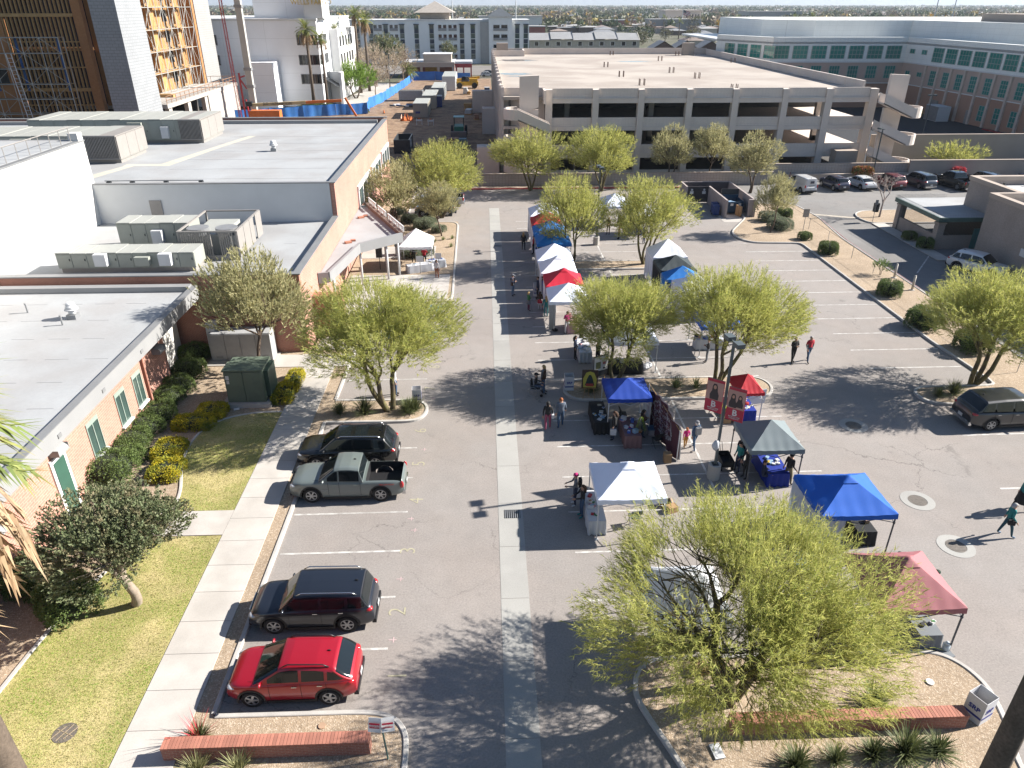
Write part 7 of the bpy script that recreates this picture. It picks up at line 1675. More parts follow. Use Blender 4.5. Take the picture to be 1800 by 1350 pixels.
# boxes, bins, bags
def flap_box(x, y, lab, lx=.45, ly=.35, h=.3, m=cardboard, rz=0, open_=True, cat='box', group=None):
    t = thing('cardboard_box', lab, cat, group, (x,y,0)); t.rotation_euler = (0,0,R(rz)); ORG[t.name] = (0,0,0)
    b = MB(); b.box(-lx/2,lx/2,-ly/2,-ly/2+.01,0,h).box(-lx/2,lx/2,ly/2-.01,ly/2,0,h).box(-lx/2,-lx/2+.01,-ly/2+.01,ly/2-.01,0,h).box(lx/2-.01,lx/2,-ly/2+.01,ly/2-.01,0,h).box(-lx/2+.01,lx/2-.01,-ly/2+.01,ly/2-.01,.01,.03 if open_ else h-.01); b.build('carton', m, t)
    if open_:
        f = MB(); f.cbox((-lx/2-.07,0,h-.03),(.16,ly,.008),0,0,-.9).cbox((lx/2+.07,0,h-.03),(.16,ly,.008),0,0,.9); f.build('flap', m, t); MB().cbox((0,0,h*.55),(lx*.7,ly*.6,h*.5),.3).build('contents', gr.choice(pal), t)
    return t
flap_box(7.95,26.2,'cardboard box behind the white vented canopy, upper one'); flap_box(8.15,25.8,'cardboard box behind the white vented canopy, lower one',rz=20,open_=False); flap_box(8.85,29.75,'tan cardboard box against the tapestry foot',.35,.35,.5,open_=False)
flap_box(12.95,33.45,'cardboard box of red goods under the small red canopy, left one',.4,.4,.35); flap_box(13.5,33.5,'cardboard box under the small red canopy, right one',.4,.4,.35,rz=10); flap_box(7.0,16.95,'orange cardboard box behind the forked trunk of the huge tree',.55,.4,.35,rz=5,open_=False); flap_box(14.0,22.9,'cardboard box just inside the bright blue canopy side wall',.6,.4,.25,rz=15)
for k,(x,y) in enumerate(((27.1,76.3),(27.2,76.0))): flap_box(x,y,('folded','flattened')[k]+' cardboard sheets leaning on the trash enclosure wall',.15,.7,1.1,rz=10+8*k,open_=False)
srp_m = mat('bin_white', (.70,.70,.72), .6); srp_b = mat('bin_blue', (.03,.04,.28), .6)
def srp(x, y, rz, lab, z=.0, s=1):
    t = thing('trash_bin', lab, 'bin', 'white cardboard event bins', (x,y,z)); t.rotation_euler = (0,0,R(rz)); ORG[t.name] = (0,0,0); w_ = .25; h = .85; t.scale = (s,)*3
    b = MB()
    for k in range(4):
        a = k*math.pi/2; b.cbox((math.cos(a)*w_,math.sin(a)*w_,h/2),(.012,w_*2,h),a)
    b.build('carton', srp_m, t); MB().box(-w_+.01,w_-.01,-w_+.01,w_-.01,.02,.3).build('liner', cardboard, t)
    q = MB()
    for k in range(4): a = k*math.pi/2; q.cbox((math.cos(a)*(w_+.009),math.sin(a)*(w_+.009),.24),(.004,w_*1.9,.07),a)
    q.build('stripe', srp_b, t)
    for k in range(4):
        a = k*math.pi/2-math.pi/2; text('SRP', .20, (math.cos(a)*(w_+.009),math.sin(a)*(w_+.009),.47), (R(90),0,a+math.pi/2), srp_b, t, bold=.006)
    return t
srp(15.35,14.9,25,'white event bin with blue lettering beside the palm trunk',.1,1.15); srp(-4.05,36.25,5,'white event bin with blue lettering at the forked tree bed',.1); srp(4.75,37.4,0,'white event bin with blue lettering at the island tip near the painting',.12,1.05); srp(14.9,35.9,20,'white event bin with blue lettering behind the small red canopy',.1,1.2); srp(3.95,53.2,0,'white event bin with blue lettering in the left row aisle',0,1.1)
t = thing('water_jug', 'clear water jug standing by the maroon canopy leg', 'jug', None, (15.95,17.6,0)); MB().cyl(15.95,17.6,0,.3,.13,n=12).cyl(15.95,17.6,.3,.42,.12,.04,12).build('jug', mat('jug_plastic',(.55,.62,.66),.15,spec=.8), t, True)
t = thing('storage_tub', 'clear plastic tub with blue lid beside the tapestry', 'tub', None, (8.75,32.35,0)); MB().prism([(8.4,32.15),(9.1,32.15),(9.1,32.6),(8.4,32.6)],.02,.36).build('tub', mat('tub_clear',(.40,.38,.42),.3), t); MB().box(8.37,9.13,32.12,32.63,.36,.41).build('lid', mat('tub_lid',(.06,.14,.25),.4), t)
t = thing('wagon', 'black folding wagon behind the banner light pole', 'cart', None, (11.55,29.2,0)); b = MB(); b.box(11.25,11.85,28.7,29.7,.3,.33).box(11.25,11.27,28.7,29.7,.33,.62).box(11.83,11.85,28.7,29.7,.33,.62).box(11.27,11.83,28.7,28.72,.33,.62).box(11.27,11.83,29.68,29.7,.33,.62); b.build('bed', cl_black, t); MB().tube([(11.5,29.7,.35),(11.5,30.15,.85),(11.62,30.15,.85),(11.62,29.7,.35)],.015,5).build('handle', dark_metal, t)
for x in (11.28,11.82):
    for y in (28.85,29.55): MB().tube([(x-.03,y,.12),(x+.03,y,.12)],.12,12).build('wheel', rubber, t)
# potted little tree on the rose table, painting on easel, display board, tapestry
t = thing('potted_tree', 'small potted conifer on the rose brown table', 'plant', None, (7.75,31.35,.74)); MB().cyl(7.75,31.35,.74,.88,.09,.11,10).build('pot', mat('pot_brown',(.2,.1,.05),.8), t)
V = []; q = random.Random(3)
for k in range(420):
    z = q.uniform(.9,1.65); r_ = (1.7-z)*.33; a = q.uniform(0,6.28); p = Vector((7.75+r_*math.cos(a)*q.random()**.3,31.35+r_*math.sin(a)*q.random()**.3,z)); d = Vector((math.cos(a),math.sin(a),-.2))*.07; V += [p, p+d+Vector((0,0,.02)), p+d+Vector((.02,.02,-.02))]
og = Vector((7.75,31.35,.74)); V = np.array([list(v-og) for v in V]); link('foliage', np_mesh('foliage', V, np.arange(len(V)).reshape(-1,3), leaf_mat('conifer',(.08,.16,.04),(.25,.32,.06),None,.2)), t)
def easel(x, y, rz, lab, w_, h, z, draw, frame=cl_black, name='easel_picture', cat='painting'):
    t = thing(name, lab, cat, None, (x,y,0)); t.rotation_euler = (0,0,R(rz)); ORG[t.name] = (0,0,0)
    q = MB(); q.bar((-w_*.4,.05,0),(-.05,.0,z+h*1.02),.03,.03).bar((w_*.4,.05,0),(.05,0,z+h*1.02),.03,.03).bar((0,.5,0),(0,.05,z+h*.9),.03,.03).bar((-w_*.45,-.02,z-.02),(w_*.45,-.02,z-.02),.04,.03); q.build('easel', lumber_m, t)
    MB().box(-w_/2,w_/2,-.06,-.02,z,z+h).build('board', frame, t); draw(t, z); return t
def art(t, z):
    m1, m2, m3 = mat('art_yellow',(.55,.50,.08),.6), mat('art_brown',(.16,.08,.04),.6), mat('art_dark',(.02,.04,.04),.6)
    pts = lambda pl, y: [(a, y, z+b2) for a, b2 in pl]
    MB().quad(*pts([(-.36,.05),(.36,.05),(.38,.6),(.22,.98),(0,1.06),(-.22,.98),(-.38,.6)],-.065)).build('painted_glow', m1, t); MB().quad(*pts([(-.27,.18),(.27,.18),(.16,.6),(.06,.84),(-.06,.84),(-.16,.6)],-.068)).build('painted_figure', m3, t); MB().quad(*pts([(-.22,.12),(.22,.12),(.2,.3),(-.2,.3)],-.071)).build('painted_base', mat('art_red',(.45,.06,.04),.6), t)
easel(5.75,36.0,-5,'fantasy painting in dark frame with yellow glow on an easel',.9,1.15,.9,art,mat('frame_brown',(.07,.04,.03),.6))
def brd(t, z):
    MB().box(-.5,.5,-.066,-.062,z+.35,z+1.28).build('poster', white_paint, t); MB().box(-.38,-.02,-.070,-.067,z+.5,z+.95).build('photo', mat('art_green',(.16,.18,.08),.6), t); MB().box(.12,.34,-.070,-.067,z+.72,z+.9).build('photo', mat('art_rose',(.45,.16,.15),.6), t); MB().box(.16,.32,-.070,-.067,z+.42,z+.55).build('photo', pal[4], t)
easel(6.75,38.6,28,'tall display board with white poster and two small pictures',1.05,1.35,.35,brd,mat('board_dark',(.05,.055,.06),.6),'display_board','board')
TPY = thing('tapestry', 'hanging tapestry with white floral mandala on a plum ground', 'tapestry', None, (9.1,31.6,0)); plum = cloth('tapestry_plum',(.10,.035,.05),0)
a, c2 = Vector((8.55,33.4)), Vector((9.3,29.75))
def tf(u, v, off=0): p = a.lerp(c2, u); o = .06*math.sin(u*14)+.05*math.sin(u*33+v*3); return (p.x+o+off, p.y, .05+v*(2.35-.9*abs(u-.35)*1.0))
MB().grid(tf, 30, 10).build('cloth', plum, TPY, True); MB().grid(lambda u,v: tf(u,v,.08), 20, 6).build('backing_sheet', cl_white, TPY, True)
q = random.Random(8); V = []
for k in range(1700):
    r_ = q.random()**.6; th = q.uniform(0,6.28); u, v = .45+.40*r_*math.cos(th), .55+.36*r_*math.sin(th)
    if math.sin(r_*22)+math.sin(th*8) < -.3: continue
    p = Vector(tf(u,v,-.014)); d = .05; V.append((p, d, q.choice((0,0,0,1,2)) if r_ < .8 else 0))
b = MB()
for p, d, k in V: b.mat(k).quad((p.x,p.y-d,p.z),(p.x,p.y,p.z-d*.7),(p.x,p.y+d,p.z),(p.x,p.y,p.z+d*.7))
b.build('mandala', [mat('print_white',(.60,.60,.64),.8), mat('print_violet',(.14,.10,.30),.8), mat('print_red',(.4,.05,.08),.8)], TPY)
MB().tube([(8.5,33.5,2.45),(9.35,29.6,1.75)],.02,6).build('rail', lumber_m, TPY); MB().tube([(9.3,29.7,0),(9.3,29.7,1.8)],.025,6).build('post', white_metal, TPY); MB().tube([(8.52,33.4,0),(8.52,33.4,2.45)],.025,6).build('post', white_metal, TPY)

# lamp posts, the nearest with two banners
def lamp(x, y, h, lab, rz=20, heads=2, base=True, group='parking lot light poles'):
    t = thing('light_pole', lab, 'light pole', group, (x,y,0)); pm = mat('pole_slate',(.10,.12,.125),.45)
    if base: MB().cyl(x,y,0,.78,.30,.29,20).build('footing', concrete, t, False)
    MB().bar((x,y,.78 if base else 0),(x,y,h),.11,.11).build('pole', pm, t); MB().box(x-.14,x+.14,y-.14,y+.14,.78 if base else 0,.82 if base else .04).build('base_plate', dark_metal, t)
    a = R(rz)
    for s in (-1,1)[:heads]:
        cx, cy = x+math.cos(a)*s*.42, y+math.sin(a)*s*.42
        hd = MB().cbox((cx,cy,h+.05),(.46,.36,.2),a).build('lamp_head', pm, t); MB().cbox((cx,cy,h-.055),(.36,.28,.01),a).build('lens', lamp_clear, hd)
    MB().bar((x-math.cos(a)*.3,y-math.sin(a)*.3,h),(x+math.cos(a)*.3,y+math.sin(a)*.3,h),.06,.06).build('arm', pm, t); return t
LP = lamp(10.75,28.3,7.15,'light pole on concrete footing carrying two red banners',-80); lamp(10.45,66.3,7.1,'light pole on round concrete footing among the far tents',-80)
lamp(49.5,92.2,6.4,'dark light pole at the wall behind the parked white sedan',-60,1,False); lamp(70,118,7.5,'pale light pole in the dark hospital yard',0,2,False); lamp(-34.5,178,8.5,'thin light pole beside the white office block',0,1,False); lamp(-23.5,199,9,'dark light pole beyond the tarp fence near the bare trees',0,1,False)
ban_r = mat('banner_red',(.42,.012,.045),.6); ban_p = mat('banner_photo',(.45,.26,.22),.6); ban_d = mat('banner_dark',(.03,.02,.025),.6); ban_w = mat('banner_white',(.7,.7,.7),.6)
bd = Vector((.80,-.60)).normalized()
for s, z1, k in ((-1,5.15,0),(1,5.0,1)):
    t = thing('banner', ('red college banner with one dark haired figure on the left of the pole','red college banner with two figures on the right of the pole')[k], 'banner', 'red banners on the light pole', (10.75,28.3,4.0))
    x0 = .10; w_ = .82; z0 = z1-1.65; n = Vector((bd.y,-bd.x))
    def Q(u, z, off): p = Vector((10.75,28.3))+bd*(s*(x0+u*w_)); return (p.x+n.x*off, p.y+n.y*off, z)
    slab_ = MB().add([Q(0,z0,-.01),Q(1,z0,-.01),Q(1,z1,-.01),Q(0,z1,-.01),Q(0,z0,.01),Q(1,z0,.01),Q(1,z1,.01),Q(0,z1,.01)],[(0,3,2,1),(4,5,6,7),(0,1,5,4),(1,2,6,5),(2,3,7,6),(3,0,4,7)]).build('cloth', ban_r, t)
    MB().quad(Q(.02,z0+.62,.014),Q(.98,z0+.62,.014),Q(.98,z1-.12,.014),Q(.02,z1-.12,.014)).build('photo', ban_p, t)
    def fig(cu, sc_, zz):
        MB().quad(*[Q(cu+sc_*a, zz+sc_*b2*1.0, .018) for a, b2 in ((-.34,0),(.34,0),(.36,.35),(.22,.62),(.20,.95),(.12,1.12),(-.12,1.12),(-.20,.95),(-.24,.62),(-.36,.35))]).build('printed_figure', ban_d, t)
        MB().quad(*[Q(cu+sc_*.12*math.cos(q_*math.pi/5), zz+sc_*(.88+.14*math.sin(q_*math.pi/5)), .022) for q_ in range(10)]).build('printed_face', mat('print_skin',(.50,.27,.19),.7), t)
    if k == 0: fig(.52,.72,z0+.64)
    else: fig(.32,.62,z0+.66); fig(.70,.55,z0+.72)
    ang = math.atan2(bd.y,bd.x)
    text('B', .42, Q(.5,z0+.40,.022), (R(90),0,ang), ban_w, t, bold=.008); text('BENEDICTINE\nUNIVERSITY', .085, Q(.5,z0+.16,.022), (R(90),0,ang), ban_w, t)
    MB().tube([Q(0 if s>0 else 0,z1+.02,0),Q(1,z1+.02,0)],.015,6).tube([Q(0,z0-.02,0),Q(.25,z0-.02,0)],.015,6).build('bracket', dark_metal, t)
t = thing('plastic_bag', 'pale plastic bag tied to the banner light pole', 'bag', None, (10.62,28.2,1.9)); MB().ell((10.6,28.18,1.9),(.17,.14,.28),9,7,.12).build('bag', cl_white, t, True)

# low brick planter walls, their caps laid brick by brick
def planter(x0, x1, y, lab, h=.62, th=.36):
    t = thing('planter_wall', lab, 'wall', None, ((x0+x1)/2,y,0)); bm_ = block_mat('brick_low', (.40,.15,.105), (.33,.115,.08), (.42,.28,.22), .2, .075, .01, .1)
    MB().box(x0,x1,y-th/2,y+th/2,.05,h).build('wall', bm_, t); n = int((x1-x0)/.105); dx = (x1-x0)/n
    me = MB().box(-dx/2+.006,dx/2-.006,-th/2-.025,th/2+.025,0,.068).mesh('brick', mat('cap_brick',(.44,.185,.13),.85,.08,6,.08,40,rv=.16)); mo = MB().box(x0+.01,x1-.01,y-th/2-.01,y+th/2+.01,h,h+.055).build('mortar', mat('mortar',(.42,.33,.28),.9), t)
    for k in range(n): o = link('brick', me, t); o.location = (x0+(k+.5)*dx-(x0+x1)/2, 0, h+rnd.uniform(-.002,.003)); o.rotation_euler = (0,0,rnd.uniform(-.01,.01))
planter(-9.9,-3.75,14.45,'long low brick wall at the bottom left with red capping bricks'); planter(7.3,14.75,14.65,'long low brick wall crossing the near gravel island')
t = thing('notice_sign', 'white and red two leaf parking notice leaning above the left brick wall', 'sign', None, (-3.2,14.1,.1)); MB().bar((-3.2,14.1,.1),(-3.28,14.15,1.5),.04,.04).build('post', green_trim, t)
for s in (-1,1):
    p = MB().cbox((-3.28+s*.19,14.12,1.62),(.38,.015,.42),.12*s,-.5).build('panel', white_paint, t)
    MB().cbox((-3.28+s*.19,14.085,1.70),(.32,.004,.05),.12*s,-.5).cbox((-3.28+s*.19,14.045,1.585),(.30,.004,.03),.12*s,-.5).build('print', ban_r, t)
text('PARKING BY\nPERMIT ONLY', .055, (-3.45,14.05,1.66), (R(62),0,-.12), ban_r, t); text('TOW AWAY\nZONE', .06, (-3.08,14.05,1.66), (R(62),0,.12), ban_r, t)
t = tag(MB().cbox((6.75,13.95,.14),(.32,.5,.04),.15).build('ground_plate', stucco_g, None), 'pale rectangular utility lid in the near gravel', 'cover'); t = tag(MB().cyl(14.6,16.2,.10,.14,.13,n=14).build('gravel_disc', white_paint, None), 'small round white cap on the gravel near the event bin', 'cover')
t = tag(MB().cyl(-5.4,15.3,.10,.13,.12,n=12).build('gravel_disc', mat('pot_tan',(.45,.30,.2),.8), None), 'small tan cap on the gravel behind the left brick wall', 'cover'); t = tag(MB().cbox((-14.05,35.6,.16),(.3,.2,.03),.3).build('ground_marker', white_paint), 'small pale lid by the mowing kerb', 'cover')
# transformer, cabinet
t = thing('transformer', 'green steel transformer box on a concrete pad', 'transformer', None, (-13.5,36.7,0)); tg = mat('transformer_green',(.155,.20,.15),.6,.08,1.2,.05,col2=(.12,.16,.12)); MB().box(-14.9,-12.2,35.8,38.4,.05,.32).build('pad', concrete, t)
MB().box(-14.6,-12.5,36.1,38.0,.32,2.25).build('tank', tg, t); MB().box(-14.66,-12.44,36.04,37.2,2.25,2.33).build('lid', tg, t); MB().box(-14.58,-13.58,36.05,36.1,.36,2.2).build('door', tg, t); MB().box(-13.54,-12.52,36.05,36.1,.36,2.2).build('door', tg, t)
MB().box(-12.5,-12.25,36.4,37.8,.5,2.1).build('radiator', mat('transformer_dark',(.05,.09,.07),.6), t); MB().box(-14.5,-14.32,36.035,36.05,1.75,2.0).box(-14.48,-14.34,36.035,36.05,1.5,1.7).build('label_plate', white_paint, t)
t = thing('utility_cabinet', 'wide pale grey utility cabinet against the shaded brick wall', 'utility cabinet', None, (-15.3,42.4,0)); MB().box(-17.6,-13.4,41.2,43.1,.05,.15).build('pad', concrete, t); MB().box(-17.4,-13.6,41.9,43.0,.15,2.0).build('cabinet', grey_metal if False else mat('cabinet_grey',(.42,.43,.44),.5), t)
for k in range(4): d = MB().box(-17.36+k*.95,-16.45+k*.95,41.86,41.9,.2,1.95).build('door', MATS['cabinet_grey'], t); MB().box(-17.1+k*.95,-16.7+k*.95,41.84,41.86,.35,.5).build('vent', grey_metal, d)
MB().box(-17.6,-17.1,42.3,43.0,.15,2.5).build('pipe_box', white_metal, t); MB().box(-17.85,-17.6,42.9,43.1,1.4,1.7).build('meter_box', stucco_g, t)
# trash enclosure and dumpsters
en_w = mat('enclosure_wall',(.42,.36,.34),.9); en_g = mat('gate_dark',(.085,.075,.08),.7)
t = thing('trash_enclosure', 'walled trash enclosure with dark corrugated gates', 'enclosure', None, (25.5,79,0))
b = MB(); b.box(23.0,28.6,84.2,84.4,0,1.9).box(28.4,28.6,75.2,84.2,0,1.9).box(25.4,25.6,75.2,82.0,0,1.9).box(27.9,28.4,75.4,75.6,0,1.9); b.build('wall', en_w, t); MB().box(22.8,23.0,81.8,84.4,0,1.9).build('wall', en_w, t)
g = MB(); k = 23.0
while k < 25.35: g.box(k,k+.07,81.9,81.98,.1,1.85); k += .13
g.box(23.0,25.4,81.98,82.02,.1,1.85); g.build('gate', en_g, t); MB().box(23.0,28.3,84.1,84.2,.0,1.85).build('gate', en_g, t)
for x in (23.5,24.9): MB().box(x-.2,x+.2,81.86,81.9,1.05,1.35).box(x-.1,x+.1,81.86,81.9,1.4,1.6).build('notice', white_paint, t)
struct(MB().box(24.9,28.3,73.6,76.6,-.05,.012).build('apron_slab', walk_m))
t = thing('dumpster', 'open dark blue dumpster inside the trash enclosure', 'dumpster', None, (27.0,78,0)); dp = mat('dumpster_blue',(.015,.05,.10),.5)
b = MB(); b.box(26.1,27.9,76.9,77.0,.15,1.3).box(26.1,27.9,79,79.1,.15,1.6).box(26.1,26.2,77,79,.15,1.35).box(27.8,27.9,77,79,.15,1.35).box(26.2,27.8,77,79,.15,.3); b.build('body', dp, t); MB().box(26.0,27.95,79.1,79.2,1.0,2.2).build('lid', dark_metal, t); MB().box(26.45,26.75,76.88,76.9,.9,1.15).box(27.3,27.6,76.88,76.9,.9,1.15).build('label_plate', white_paint, t); MB().cbox((26.8,78,.8),(1.1,1.2,.5),.4).cbox((27.1,77.6,1.1),(.25,.7,.1),.7).build('rubbish', MATS['ware_pale_blue'], t)
for k,(x,y) in enumerate(((24.8,76.6),(25.0,77.7))):
    t = thing('wheeled_bin', ('nearer blue wheeled bin left of the trash enclosure wall','farther blue wheeled bin left of the trash enclosure wall')[k], 'bin', None, (x,y,0)); bb_ = mat('bin_navy',(.01,.05,.22),.5); MB().prism([(x-.3,y-.35),(x+.3,y-.35),(x+.3,y+.35),(x-.3,y+.35)],.08,1.0).build('body', bb_, t); MB().box(x-.33,x+.33,y-.4,y+.38,1.0,1.08).build('lid', bb_, t)
    for s in (-.28,.28): MB().tube([(x+s-.03,y+.3,.1),(x+s+.03,y+.3,.1)],.1,10).build('wheel', rubber, t)
# signs, posts with wire
def post_sign(x, y, lab, h=2.1, w_=.45, sh=.6, m=grey_metal, z=.1, rz=0, cat='sign'):
    t = thing('sign_post', lab, cat, None, (x,y,z)); MB().tube([(x,y,z),(x,y,z+h)],.03,6).build('post', grey_metal, t); MB().cbox((x,y-.03,z+h-sh/2),(w_,.02,sh),R(rz)).build('panel', m, t); return t
post_sign(31.5,69.4,'back of a tan sign on the gravel strip near the clipped bushes',2.3,.6,.8,mat('sign_tan',(.42,.38,.34),.7)); post_sign(40.2,72.8,'sign on a black mailbox post at the bare tree island',2.3,.3,.5); MB().box(40.2,40.65,72.9,73.3,1.1,2.0).build('mailbox', dark_metal, None)
tag(bpy.data.objects['mailbox'], 'black box on the bare tree island beside the sign post', 'mailbox')
post_sign(38.8,92.2,'thin orange marker post left of the white van',1.2,.12,.9,cl_tan); post_sign(-3.9,57.6,'white poster on a stand at the drive edge by the entrance',2.0,.5,.5,white_paint); post_sign(-5.5,58.4,'white poster in front of the entrance table',1.5,.6,.5,white_paint); post_sign(-3.3,50.2,'white marker post at the end of the hall kerb',1.1,.1,1.0,white_paint); post_sign(10.8,88.6,'thin pale post beside the far block wall',3.2,.1,.2,white_paint)
W = thing('wire_fence', 'thin wire fence on slim metal posts along the gravel strip', 'fence', None, (32.6,55,.1))
ys = [82,78.5,75.0,70.5,66.0,61.0,57.0,52.5,48.0,43.0,38.5]
for y in ys: MB().tube([(32.55,y,.1),(32.55,y,1.15)],.022,5).build('post', grey_metal, W)
MB().tube([(32.55,y,1.13-.0) for y in ys],.012,4).build('wire', dark_metal, W)
for k,(x,y) in enumerate(((33.75,55.8),(33.7,52.9))): t = thing('bollard', ('cream bollard by the side lane, farther one','cream bollard by the side lane, nearer one')[k], 'bollard', None, (x,y,.1)); MB().cyl(x,y,.1,1.25,.09,n=12).ell((x,y,1.25),(.09,.09,.07),12,6).build('post', mat('bollard_cream',(.60,.55,.48),.6), t, True); MB().cyl(x,y,.09,.14,.2,n=12).build('base', concrete, t)
t = thing('speaker', 'black loudspeaker on a stand under the entrance canopy', 'speaker', None, (-9.0,59.5,.1)); MB().box(-9.25,-8.75,59.3,59.7,1.2,2.0).build('cabinet', black_plastic, t); MB().tube([(-9,59.5,.1),(-9,59.5,1.2)],.03,6).build('stand', dark_metal, t)
t = thing('waste_bin', 'grey waste bin under the entrance canopy', 'bin', None, (-7.6,63.5,.1)); MB().box(-8.1,-7.2,63.2,63.9,.1,1.0).build('bin', stucco_g, t); MB().box(-8.15,-7.15,63.15,63.95,1.0,1.08).build('lid', dark_metal, t)

# ------------------------------------------------------------------ people
SKIN = [mat('skin_light',(.50,.29,.20),.6), mat('skin_tan',(.36,.19,.12),.6), mat('skin_dark',(.14,.07,.045),.6)]
def J(h=1.7, stance='stand', arms='down', sit=False):
    """joint positions of a figure facing -y, and which joint carries which garment"""
    k = h/1.7; st = {'stand':(.0,.0),'walk':(.24,-.22),'stroll':(.13,-.12)}[stance]
    j = {'pel':(0,0,.96),'spi':(0,.01,1.13),'che':(0,.0,1.33),'nec':(0,0,1.47),'hea':(0,-.01,1.58),'top':(0,-.005,1.66)}
    for s, n in ((-1,'l'),(1,'r')):
        f = st[0] if s < 0 else st[1]
        j['hip'+n] = (s*.095,0,.90); j['kne'+n] = (s*.11,-f*.55-.02,.50); j['ank'+n] = (s*.12,-f,.085); j['toe'+n] = (s*.14,-f-.16,.035)
        j['sho'+n] = (s*.18,0,1.405)
        if arms == 'down': j['elb'+n] = (s*.24,.03,1.14); j['wri'+n] = (s*.25,-.05+(.12*s if stance!='stand' else 0),.90)
        elif arms == 'fold': j['elb'+n] = (s*.25,-.02,1.15); j['wri'+n] = (s*.03,-.20,1.18)
        elif arms == 'reach': j['elb'+n] = (s*.22,-.12,1.16); j['wri'+n] = (s*.14,-.36,1.12)
        elif arms == 'one': j['elb'+n] = (s*.24,-.02,1.15); j['wri'+n] = (s*.12,-.26,1.20) if s < 0 else (s*.27,-.03,.90)
    if sit:
        for n, s in (('l',-1),('r',1)): j['kne'+n] = (s*.13,-.44,.53); j['ank'+n] = (s*.13,-.50,.14); j['toe'+n] = (s*.14,-.66,.09)
        for q in list(j):
            x, y, z = j[q]
            if q[:3] in ('pel','spi','che','nec','hea','top','sho','elb','wri','hip'): j[q] = (x,y,z-.40)
        for n, s in (('l',-1),('r',1)): j['wri'+n] = (s*.16,-.32,.66)
    return {a: Vector(b2)*k for a, b2 in j.items()}, k
RAD = {'pel':(.135,.105),'spi':(.125,.095),'che':(.155,.11),'nec':(.058,.058),'hea':(.088,.10),'top':(.06,.065),'hip':(.09,.09),'kne':(.062,.062),'ank':(.042,.042),'toe':(.04,.035),'sho':(.066,.062),'elb':(.045,.045),'wri':(.030,.030)}
EDG = [('pel','spi',1),('spi','che',1),('che','nec',0),('nec','hea',0),('hea','top',0)] + [e for n in 'lr' for e in (('pel','hip'+n,2),('hip'+n,'kne'+n,2),('kne'+n,'ank'+n,2),('ank'+n,'toe'+n,3),('che','sho'+n,1),('sho'+n,'elb'+n,1),('elb'+n,'wri'+n,4))]
BODY = {}
PM_ = [mat('p_skin',(.5,.3,.2),.6), mat('p_top',(.1,.1,.1),.8), mat('p_leg',(.05,.07,.12),.8), mat('p_shoe',(.05,.05,.05),.7), mat('p_sleeve',(.1,.1,.1),.8)]
def body_mesh(key, stance, arms, bulk, sit):
    if key in BODY: return BODY[key]
    j, k = J(1.7, stance, arms, sit); names = list(j); me = bpy.data.meshes.new('body')
    me.from_pydata([j[n] for n in names], [(names.index(a), names.index(b2)) for a, b2, _ in EDG], [])
    o = bpy.data.objects.new('tmp', me); sc.collection.objects.link(o); md = o.modifiers.new('skin','SKIN')
    for i, n in enumerate(names):
        r_ = RAD[n[:3]]; f = bulk if n[:3] in ('pel','spi','che') else (1+(bulk-1)*.5 if n[:3] in ('hip','sho','kne') else 1)
        me.skin_vertices[0].data[i].radius = (r_[0]*f, r_[1]*f); me.skin_vertices[0].data[i].use_root = (n == 'pel')
    md.use_smooth_shade = True; s_ = o.modifiers.new('s','SUBSURF'); s_.levels = 1; s_.render_levels = 1
    dg = bpy.context.evaluated_depsgraph_get(); dg.update(); out = bpy.data.meshes.new_from_object(o.evaluated_get(dg)); bpy.data.objects.remove(o)
    # hands with five bent fingers, nose, ears, eyes joined into the same skin
    b = MB()
    for n, s in (('l',-1),('r',1)):
        w_ = j['wri'+n]; d = (w_-j['elb'+n]).normalized(); sd = d.cross(Vector((0,-1,.3))).normalized(); up = sd.cross(d)
        b.tube([w_-d*.01, w_+d*.04, w_+d*.085], [.026,.036,.032], 8)
        for q in range(4):
            o_ = w_+d*.08+sd*(q-1.5)*.019; L = (.062,.075,.07,.055)[q]; b.tube([o_-d*.01, o_+d*L*.55, o_+d*L+up*.02*-1], [.0095,.009,.007], 5)
        o_ = w_+d*.03+sd*(-.032 if s>0 else .032); b.tube([o_, o_+d*.03+sd*(-.03 if s>0 else .03), o_+d*.065+sd*(-.032 if s>0 else .032)], [.012,.011,.008], 5)
    h_ = j['hea']; b.ell((h_.x,h_.y-.105,h_.z-.005),(.016,.024,.022),6,4)
    for s in (-1,1): b.ell((s*.088,h_.y+.01,h_.z),(.012,.022,.032),6,4)
    b.mat(3)
    for s in (-1,1): b.ell((s*.034,h_.y-.094,h_.z+.028),(.014,.010,.009),6,4)
    b.ell((0,h_.y-.092,h_.z-.048),(.026,.008,.006),6,4)
    hm = b.mesh('h', PM_, True); out.materials.clear(); [out.materials.append(m) for m in PM_]; bmx = bmesh.new(); bmx.from_mesh(out)
    segs = [(j[a], j[b2], m) for a, b2, m in EDG]
    for f in bmx.faces:
        c = f.calc_center_median(); best = 9; bi = 0
        for a, b2, m in segs:
            ab = b2-a; t = max(0,min(1,(c-a).dot(ab)/ab.length_squared)); dd = (a+ab*t-c).length
            if dd < best: best, bi = dd, m
        if bi == 0 and c.z < j['nec'].z-.015: bi = 1
        if bi == 1 and c.z < j['pel'].z-.03 and not sit: bi = 2
        f.material_index = bi
    bmx.from_mesh(hm); bmx.to_mesh(out); bmx.free(); bpy.data.meshes.remove(hm)
    out.polygons.foreach_set('use_smooth', [True]*len(out.polygons)); BODY[key] = (out, j); return BODY[key]
